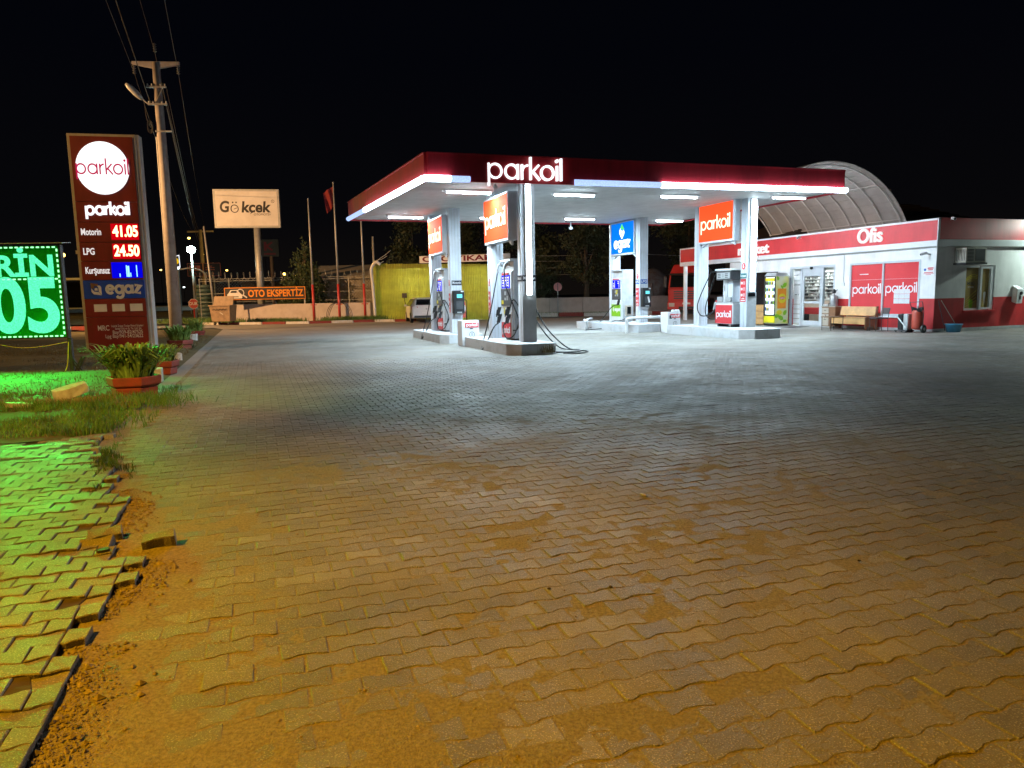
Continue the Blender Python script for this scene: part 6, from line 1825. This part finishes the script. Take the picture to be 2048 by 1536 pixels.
for sx in (-1, 1):
    for y0, y1 in ((-1.5, -.75), (-.68, .1), (.16, .72)):
        t1 = .90 if y1 < .5 else .72
        q = MB(); x0, x1 = sx * .875, sx * .635
        q.add([(x0, y0, .97), (x0, y1 + (.2 if y1 > .5 else 0), .97), (x1, y1 - (.1 if y1 > .5 else 0), 1.38), (x1, y0 + (.12 if y0 < -1.4 else 0), 1.38)], [(0, 1, 2, 3) if sx > 0 else (3, 2, 1, 0)])
        q.build('side_window', 'dark_glass', car)
    tl = MB(); tl.hexa([(sx * .50, -1.99, .78), (sx * .84, -1.90, .78), (sx * .85, -1.60, .82), (sx * .5, -1.7, .82), (sx * .50, -1.985, .93), (sx * .83, -1.88, .95), (sx * .845, -1.60, .93), (sx * .5, -1.7, .93)])
    tl.build('tail_light', 'stop_red', car)
    for y in (-1.28, 1.22):
        w_ = MB().cyl((sx * .72, y, .30), (sx * .885, y, .30), .30, n=18).build('wheel', 'rubber', car)
        MB().cyl((sx * .86, y, .30), (sx * .892, y, .30), .19, n=12).build('rim', 'galvanised', w_)
    MB().box(*sorted((sx * .87, sx * 1.02)), .62, .72, .93, 1.05).build('mirror', 'car_white', car, bevel=.02)
MB().box(-.26, .26, -2.012, -2.0, .52, .63).build('number_plate', 'sticker_white', car)
MB().box(-.72, .72, -2.005, -1.9, .30, .42).build('bumper', 'black_plastic', car)
MB().disc((0, -2.015, .80), .05, .01, 12).build('emblem', 'galvanised', car)
MB().box(-.5, .5, -1.78, -1.58, 1.40, 1.43).build('spoiler', 'car_white', car)

# ---- waste container, stop sign, LED lamp, tank and road furniture on the left
wc = thing('waste_container', 'brown metal waste container with scrawled writing on the verge kerb', 'container', (-17.85, 44.4, 0), R(-4))
cn = MB(); cn.hexa([(-.58, -.4, .22), (.58, -.4, .22), (.58, .4, .22), (-.58, .4, .22), (-.66, -.5, 1.22), (.66, -.5, 1.22), (.66, .5, 1.22), (-.66, .5, 1.22)]); cn.build('body', 'bin_brown', wc, bevel=.02)
MB().rbox((0, .12, 1.48), (1.26, .06, .62), 'X', R(-22)).build('lid', 'bin_brown', wc, bevel=.015)
MB().box(-.70, .70, -.54, -.49, 1.16, 1.24).build('rim', 'bin_brown', wc)
scw = MB(); scw.tube(spline([(-.45 + .1 * k, -.52 + .0 * k, .95 + (.05 if k % 2 else -.03)) for k in range(10)], 4), .018, 4); scw.build('scrawl', 'sign_black', wc)
MB().rbox((.1, -.49, .72), (.24, .008, .05), 'Y', R(35)).build('scrape', 'kerb_white', wc)
for x in (-.45, .45):
    for y in (-.3, .3): MB().cyl((x - .04, y, .1), (x + .04, y, .1), .1, n=10).build('wheel', 'rubber', wc)
du = thing('stop_sign', 'red octagonal stop sign on a red post', 'stop sign', (-25.6, 57.8, 0), R(12))
zc_ = 1.5 + (602 - 607) / 1420 * 58
oc = [(.42 * math.cos(R(22.5 + 45 * k)), zc_ + .42 * math.sin(R(22.5 + 45 * k))) for k in range(8)]
MB().prism(oc, -.01, .01).build('rim', 'sticker_white', du)
MB().prism([(x * .92, (z - zc_) * .92 + zc_) for x, z in oc], -.016, -.011).build('face', 'stop_red', du)
text('DUR', .34, 'sticker_white', du, (0, -.018, zc_), bold=.02, extrude=.001, width=.62)
MB().cyl((0, .05, .0), (0, .05, zc_), .06, n=8).build('post', 'stop_red', du)
def lamp_post(loc, h, label, m, size, light=None):
    o = thing('street_lamp', label, 'street lamp', loc, 0)
    MB().cyl((0, 0, 0), (0, 0, h), .11, .06, n=8).build('post', 'galvanised', o, smooth=True)
    hd = MB(); hd.lathe([(size * .3, -size * .8), (size * .85, -size * .5), (size, 0), (size * .85, size * .5), (size * .3, size * .8)], 12, (0, 0, h)); hd.build('lamp_head', m, o)
    if light:
        l = point_lamp('lamp_light', (0, 0, h - .35), light[0], light[1], .2); l.parent = o
    return o
lamp_post((-26.45, 60.0, 0), 5.75, 'dazzling white street lamp behind the stop sign', 'lamp_cool', .34, ((.72, 1.0, .88), 1800))
for x, y, h, lab in ((-62, 100, 8.2, 'distant orange street lamp seen between price board and totem'), (-82, 190, 9.0, 'far orange street lamp beyond the road sign'), (-58, 185, 8.0, 'far orange street lamp right of the stop sign')):
    lamp_post((x, y, 0), h, lab, 'lamp_warm', .4)
for k, (x, y, z, m) in enumerate(((-150, 330, 8, 'lamp_white'), (-118, 300, 14, 'lamp_warm'), (-136, 320, 22, 'lamp_warm'), (-95, 320, 12, 'lamp_warm'), (-160, 330, 16, 'lamp_warm'), (-128, 330, 4, 'lamp_white'), (-105, 310, 24, 'lamp_warm'), (-90, 260, 16, 'lamp_warm'))):
    o = thing('town_light', 'tiny distant light of the town beyond the road, one of a scattered handful', 'light', (x, y, 0), 0, 'distant town lights')
    MB().cyl((0, 0, 0), (0, 0, z), .12, n=5).build('post', 'dark_metal', o)
    MB().lathe([(.2, -.3), (.55, 0), (.2, .3)], 8, (0, 0, z)).build('lamp_head', m, o)
tk = thing('ribbed_tank', 'dark green ribbed plastic tank at the fence end', 'tank', (-22.8, 53.5, 0), 0)
for k in range(9): MB().lathe([(.50, .0), (.56, .05), (.56, .22), (.50, .27)], 16, (0, 0, .1 + .29 * k)).build('ring', 'tank_green', tk, smooth=True)
o = MB(); o.tube(spline([(-26.2, 57, 4.0), (-25.2, 57, 4.1), (-23.9, 56, 3.75), (-23.3, 55, 3.1), (-23.2, 54.5, 1.2), (-23.2, 54.5, 0)], 6), .06, 6)
tag(o.build('bent_pipe', 'galvanised', smooth=True), 'pale bent pipe arching over the green ribbed tank', 'pipe')
o = thing('lamp_post', 'slim white pole left of the large billboard post', 'post', (-20.6, 49.8, 0), 0)
o.rotation_euler.y = R(-3.2)
MB().cyl((0, 0, 0), (0, 0, 6.6), .09, .06, n=8).build('shaft', 'galvanised', o, smooth=True)
gn = thing('road_sign_gantry', 'dark blue overhead road sign with two panels', 'road sign', (-41.9, 95, 2.5), R(4))
gn.scale = (.49, .49, .49)
for x0, x1, z0_, z1_ in ((-1.3, 2.75, 4.6, 8.1), (2.95, 7.4, 4.6, 8.1)):
    MB().box(x0, x1, .0, .12, z0_, z1_).build('panel_frame', 'gantry_pink', gn); MB().box(x0 + .1, x1 - .1, -.02, -.001, z0_ + .1, z1_ - .1).build('panel', 'gantry_blue', gn)
MB().box(-.75, 2.1, -.03, -.021, 6.1, 7.45).build('name_field', 'gantry_pink', gn)
text('Şehir', .6, 'gantry_blue', gn, (.68, -.034, 7.08), bold=.02, extrude=.002); text('Merkezi', .6, 'gantry_blue', gn, (.68, -.034, 6.46), bold=.02, extrude=.002)
text('Bulgar', .55, 'gantry_pink', gn, (4.6, -.024, 7.3), bold=.02, extrude=.002)
ds = MB()
for z in (6.2, 6.75):
    for k in range(5): ds.box(3.5 + .5 * k, 3.8 + .5 * k, -.026, -.021, z, z + .26)
ds.prism([(5.2, 5.35), (5.45, 5.0), (5.7, 5.35)], -.026, -.021); ds.box(5.39, 5.51, -.026, -.021, 5.3, 5.6)
ds.tube(spline([(.95, -.03, 4.95), (.9, -.03, 5.35), (.6, -.03, 5.5)], 4), .08, 5); ds.prism([(.65, 5.3), (.65, 5.7), (.35, 5.5)], -.03, -.024)
ds.build('symbols', 'gantry_pink', gn)
for x in (.5, 5.5): MB().cyl((x, .2, -5.1), (x, .2, 8.2), .2, n=8).build('post', 'galvanised', gn)
op = thing('station_sign', 'yellow lit roadside sign in a white frame partly behind the pole', 'sign', (-39.4, 85, 3.3), R(10))
op.scale = (.45, .45, .45)
MB().prism([(-2.2, 5.5), (1.0, 4.95), (.95, 8.0), (-2.2, 7.2)], 0, .3).build('casing', 'dark_metal', op)
fr_ = MB(); fr_.tube([(-2.2, -.05, 7.2), (.95, -.05, 8.0), (1.0, -.05, 4.95), (-2.2, -.05, 5.5)], .16, 5); fr_.build('frame', 'neon_white', op)
yl = MB(); yl.tube([(-.1 + .62 * math.cos(a), -.1, 6.5 + .62 * math.sin(a)) for a in np.linspace(0, 6.283, 18)], .30, 6); yl.box(-2.2, -.7, -.25, -.05, 6.6, 7.0); yl.box(-2.2, -.7, -.25, -.05, 5.95, 6.35)
yl.build('logo', 'opet_yellow', op)
MB().box(-2.0, .8, .0, .3, 4.3, 4.85).build('lower_panel', 'lamp_white', op)
for x in (-.7, .5): MB().cyl((x, .2, -7.3), (x, .2, 4.4), .3, n=8).build('post', 'galvanised', op)
ks = panel_sign('roadside_sign', 'faint brown square sign on a post right of the billboard', 'sign', (-24.9, 75.0, 0), R(5), 1.85, 5.95, 7.7, 'ground_dark', 'ground_dark', .2, .1)
kk = MB(); kk.box(-.55, -.3, -.02, -.013, 6.55, 7.45); kk.rbox((.0, -.018, 7.22), (.7, .008, .18), 'Y', R(-35)); kk.rbox((.0, -.018, 6.78), (.7, .008, .18), 'Y', R(35)); kk.box(-.6, .6, -.02, -.013, 6.15, 6.3)
kk.build('lettering', 'flag_red', ks)
MB().cyl((.1, .1, 0), (.1, .1, 6.0), .17, n=8).build('post', 'wood_dark', ks)
# crash barrier along the road and a lit low wall
def barrier(a, b, z, label, m='galvanised', n=16):
    a, b = Vector((*a, 0)), Vector((*b, 0)); d = b - a
    o = thing('crash_barrier', label, 'barrier', a, math.atan2(d.y, d.x), 'crash barriers along the road')
    L = d.length
    for k in range(n + 1): MB().box(L * k / n - .05, L * k / n + .05, 0, .1, 0, z).build('post', 'galvanised', o)
    MB().box(0, L, -.06, -.001, z - .35, z).build('beam', m, o)
barrier((-95, 66), (-22, 73), .95, 'near steel crash barrier along the orange-lit road')
barrier((-110, 78), (-22, 88), 1.0, 'far steel crash barrier across the orange-lit road')
o = thing('shelter_roof', 'flat lit canopy edge beyond the road between board and totem', 'shelter', (-62, 96, 0), 0)
MB().box(-2, 6.2, 0, 3, 4.6, 4.9).build('roof', 'sign_white', o)
for x in (-1.5, 5.7): MB().box(x, x + .2, 1, 1.2, 0, 4.6).build('post', 'dark_metal', o)
# dark low buildings along the horizon on the left
for k, (x, y, w, h, lab) in enumerate(((-120, 170, 30, 6, 'long low dark building beyond the road at the left edge'), (-60, 160, 26, 5, 'low dark building beyond the road near the stop sign'))):
    o = thing('distant_building', lab, 'building', (x, y, 0), 0, 'dark distant buildings')
    MB().box(0, w, 0, 10, 0, h).build('wall', 'ground_dark', o)
    MB().box(-.5, w + .5, -.5, 10.5, h, h + .5).build('roof', 'roof_tile', o)
    for j in range(6): MB().box(2 + j * 4, 3.2 + j * 4, -.05, -.01, 1.6, 3).build('window', 'lamp_warm' if (j * 3 + k) % 5 == 0 else 'dark_glass', o)

# ================================================================== BEHIND THE YARD, RIGHT
bw_ = MB(); a, b = Vector((.5, 51.3, 0)), Vector((7.4, 49.6, 0)); c = Vector((22, 54, 0))
root = thing('far_wall', 'white boundary wall behind the red and white kerb', 'wall', (7.4, 49.6, 0), 0)
for p, q in ((a, b), (b, c)):
    n_ = max(1, round((q - p).length / 2.3))
    for k in range(n_):
        u, v = p.lerp(q, k / n_) - b, p.lerp(q, (k + 1) / n_ - .004) - b
        nn = Vector((-(v - u).y, (v - u).x, 0)).normalized() * .2
        MB().hexa([u, v, v + nn, u + nn] + [w_ + Vector((0, 0, 1.25)) for w_ in (u, v, v + nn, u + nn)]).build('wall_section', 'wall_plaster', root, bevel=.015)
o = thing('round_sign', 'round road sign seen faintly behind the canopy', 'road sign', (3.35, 50.4, 0), 0)
MB().disc((0, 0, 2.0), .30, .02, 20).build('disc', 'gantry_pink', o); MB().box(-.03, .03, -.01, -.001, 1.75, 2.25).build('mark', 'dark_grey', o)
MB().cyl((0, .05, 0), (0, .05, 1.9), .035, n=6).build('post', 'galvanised', o)
wire((-2, 56, 6.3), (26, 56, 4.6), 1.1, 'pale cable sagging behind the canopy columns', .02, 'galvanised', 'cables behind the canopy')
for z, nm in ((3.0, 'lowest'), (3.5, 'second lowest'), (4.0, 'second highest'), (4.4, 'highest')): wire((1.5, 54.2, z), (7, 53.6, z), .05, nm + ' of the four thin fence wires behind the round sign', .012, 'galvanised', 'fence wires behind the canopy')
# mixer truck
tr = thing('mixer_truck', 'red concrete mixer truck parked facing the yard beside the shop', 'truck', (11.75, 47.6, 0), R(-24))
# local: front -y, x right
w = 1.24
cab = MB()
cs_ = [(-.10, .95), (-.06, .45), (.06, .42)]
cab.hexa([(-w, 0, .55), (w, 0, .55), (w, 1.75, .55), (-w, 1.75, .55), (-w, -.06, 1.72), (w, -.06, 1.72), (w, 1.75, 1.72), (-w, 1.75, 1.72)])
cab.build('cab_lower', 'truck_red', tr, bevel=.06)
cab = MB(); cab.hexa([(-w, -.05, 1.722), (w, -.05, 1.722), (w, 1.75, 1.722), (-w, 1.75, 1.722), (-w * .95, .16, 2.72), (w * .95, .16, 2.72), (w * .95, 1.75, 2.72), (-w * .95, 1.75, 2.72)])
cab.build('cab_upper', 'truck_red', tr, bevel=.05)
cab = MB(); cab.hexa([(-w * .95, .12, 2.722), (w * .95, .12, 2.722), (w * .95, 1.75, 2.722), (-w * .95, 1.75, 2.722), (-w * .8, .55, 3.32), (w * .8, .55, 3.32), (w * .8, 1.75, 3.3), (-w * .8, 1.75, 3.3)])
cab.build('roof_cap', 'truck_red', tr, bevel=.08)
MB().hexa([(-w * .9, -.062, 1.80), (w * .9, -.062, 1.80), (w * .9, -.03, 1.80), (-w * .9, -.03, 1.80), (-w * .86, .10, 2.58), (w * .86, .10, 2.58), (w * .86, .13, 2.58), (-w * .86, .13, 2.58)]).build('windscreen', 'dark_glass', tr)
MB().hexa([(-w * .95, -.16, 2.6), (w * .95, -.16, 2.6), (w * .95, .15, 2.62), (-w * .95, .15, 2.62), (-w * .95, -.14, 2.68), (w * .95, -.14, 2.68), (w * .95, .15, 2.72), (-w * .95, .15, 2.72)]).build('sun_visor', 'black_plastic', tr)
for k in range(4): MB().box(-.85, .85, -.085, -.03, 1.02 + .15 * k, 1.10 + .15 * k).build('grille_bar', 'dark_grey', tr)
MB().box(-w - .02, w + .02, -.16, .3, .32, .86).build('bumper', 'truck_red', tr, bevel=.05)
MB().box(-.5, .5, -.172, -.161, .36, .52).build('air_intake', 'black_plastic', tr)
MB().box(-.26, .26, -.172, -.161, .66, .78).build('number_plate', 'sticker_white', tr)
for sx in (-1, 1):
    MB().box(*sorted((sx * .78, sx * 1.16)), -.175, -.161, .52, .76).build('headlight', 'galvanised', tr, bevel=.01)
    MB().box(*sorted((sx * (w + .10), sx * (w + .3))), -.05, .1, 1.8, 2.55).build('mirror', 'black_plastic', tr, bevel=.03)
    sd_ = MB(); x = sx * (w + .004)
    sd_.add([(x, .35, 1.78), (x, 1.3, 1.78), (sx * (w * .955 + .004), 1.3, 2.55), (sx * (w * .955 + .004), .5, 2.55)], [(0, 1, 2, 3) if sx > 0 else (3, 2, 1, 0)])
    sd_.build('side_window', 'dark_glass', tr)
    for y in (.75, 4.2, 5.5):
        wv = MB().cyl((sx * .78, y, .5), (sx * 1.16, y, .5), .5, n=18).build('wheel', 'rubber', tr)
        MB().cyl((sx * 1.1, y, .5), (sx * 1.17, y, .5), .26, n=12).build('rim', 'galvanised', tr if False else wv)
st3 = MB(); st3.tube([(.25 * math.cos(a) * .55, -.075, 1.38 + .14 * math.sin(a)) for a in np.linspace(0, 6.283, 14)], .012, 4)
st3.build('emblem', 'galvanised', tr)
MB().box(-.5, .5, .4, 6.4, .55, .8).build('chassis', 'dark_metal', tr)
drm = MB(); drm.lathe([(.5, -2.0), (.95, -1.5), (1.2, -.6), (1.2, .4), (.8, 1.6), (.45, 2.1)], 20)
drm = drm.build('drum', 'drum_grey', tr, smooth=True); drm.location = (-.05, 4.2, 2.25); drm.rotation_euler = (R(-78), 0, 0)
MB().box(-1.15, -.2, 1.95, 2.2, .6, 2.4).build('water_tank', 'drum_grey', tr, bevel=.05)
# second mixer part: the grey drum end that shows left of the cab belongs to another truck
t2 = thing('mixer_truck', 'grey mixer drum and rear of a second truck left of the red cab', 'truck', (12.1, 56.3, 0), R(-20))
d2_ = MB(); d2_.lathe([(.4, -2.0), (.9, -1.4), (1.15, -.5), (1.15, .5), (.85, 1.5), (.5, 2.0)], 20); d2_ = d2_.build('drum', 'drum_grey', t2, smooth=True); d2_.location = (-.9, .3, 2.05); d2_.rotation_euler = (R(-66), 0, R(8))
MB().box(-1.9, .2, -1.2, 4, .7, .95).build('chassis', 'dark_metal', t2); MB().box(-2.0, .2, -1.5, -1.2, .35, .85).build('rear_bumper', 'drum_grey', t2, bevel=.03)
chu = MB(); chu.hexa([(-1.2, -2.0, .9), (-.6, -2.0, .9), (-.6, -1.7, .9), (-1.2, -1.7, .9), (-1.15, -1.7, 2.2), (-.65, -1.7, 2.2), (-.65, -1.4, 2.2), (-1.15, -1.4, 2.2)]); chu.build('chute', 'drum_grey', t2)
MB().box(-1.95, -1.5, -1.52, -1.501, 1.1, 1.45).build('warning_plate', 'sign_orange', t2)
for sx in (-1.7, .0):
    for y in (0, 1.4): MB().cyl((sx - .15, y, .5), (sx + .15, y, .5), .5, n=14).build('wheel', 'rubber', t2)

# added batten light on the shop roof, unseen, to brighten the arched shelter
o = thing('added_roof_light', 'added batten light, out of view on the shop roof, brightening the arched shelter', 'lamp', W(24.0, 30.5, 3.62), RL)
MB().box(-.7, .7, -.08, .08, 0, .06).build('housing', 'white_paint', o)
PAL['batten'] = glow('batten', (0.95, 0.95, 1.0), 420)
MB().box(-.65, .65, -.05, .05, .061, .10).build('light_tube', 'batten', o)
# arched sheet roof behind the shop
va = thing('arched_shelter', 'arched corrugated sheet shelter with white ribs rising behind the shop', 'shelter', W(26.3, 27.8), TH)
VR, VZ, VL, NRB = 5.25, 2.24, 9.6, 9
nseg = 30
for k in range(nseg):
    a0, a1 = math.pi * k / nseg, math.pi * (k + 1) / nseg - .006
    vl = VL if a0 < 1.7 else 2.8       # the left flank is shorter
    if a0 > 2.85: continue
    mb = MB()
    for r0, r1, dz in ((VR, VR + .03, 0),):
        am = a0 + (a1 - a0) * .12
        P = [(r0 * math.cos(a), y, VZ + r0 * math.sin(a)) for y in (-.25, vl) for a in (a0, a1)]
        Q = [(r1 * math.cos(a), y, VZ + r1 * math.sin(a)) for y in (-.25, vl) for a in (a0, a1)]
        mb.hexa([P[0], P[1], P[3], P[2], Q[0], Q[1], Q[3], Q[2]])
        mb.cyl(((VR - .01) * math.cos(a0), -.25, VZ + (VR - .01) * math.sin(a0)), ((VR - .01) * math.cos(a0), vl, VZ + (VR - .01) * math.sin(a0)), .030, n=4)
    mb.build('roof_sheet', 'vault_sheet', va)
for i in range(NRB + 1):
    y = VL * i / NRB
    MB().tube([((VR - .10) * math.cos(a), y, VZ + (VR - .10) * math.sin(a)) for a in np.linspace(0, 2.85 if y < 2.9 else 1.75, 25)], .045, 6).build('rib', 'vault_rib', va, smooth=True)
for an in (.55, 1.0, 1.57):
    MB().cyl(((VR - .16) * math.cos(an), 0, VZ + (VR - .16) * math.sin(an)), ((VR - .16) * math.cos(an), VL, VZ + (VR - .16) * math.sin(an)), .03, n=6).build('purlin', 'vault_rib', va)
for sx in (1,):
    for i in (0, 3, 6, 9): MB().box(*sorted((sx * (VR - .2), sx * (VR - .05))), VL * i / 9 - .07, VL * i / 9 + .07, 0, VZ).build('post', 'vault_rib', va)
# dark hipped roof of a house behind the shop
hs = thing('tiled_house', 'dark tiled hip-roofed house behind the shop at the right edge', 'house', (23.5, 44.0, 0), R(10))
MB().box(-6.5, 9, 0, 9, 0, 4.6).build('wall', 'ground_dark', hs)
rf = MB(); rf.add([(-7.2, -.7, 4.6), (9.7, -.7, 4.6), (9.7, 9.7, 4.6), (-7.2, 9.7, 4.6), (-1.8, 4.5, 7.1), (4.6, 4.5, 7.1)], [(0, 1, 5, 4), (1, 2, 5), (2, 3, 4, 5), (3, 0, 4), (3, 2, 1, 0)])
rf = rf.build('roof', 'roof_tile', hs)
for k in range(13):
    u = k / 13; y = -.7 + 5.2 * u; z = 4.6 + 2.5 * u
    MB().box(-7.2 + 5.4 * u, 9.7 - 5.1 * u, y - .05, y + .05, z, z + .07).build('tile_row', 'roof_tile', rf)
MB().box(2.0, 2.7, 4, 4.7, 6.6, 8.0).build('chimney', 'shed_grey', hs)

for o in bpy.data.objects:      # tiny printed marks stay joined
    if o.name.split('.')[0] in ('symbols', 'digits', 'print', 'border_lights', 'swirl', 'seam', 'joint', 'razor_wire', 'mesh', 'mint_leaves', 'film_seam'):
        o['kind'] = 'stuff'
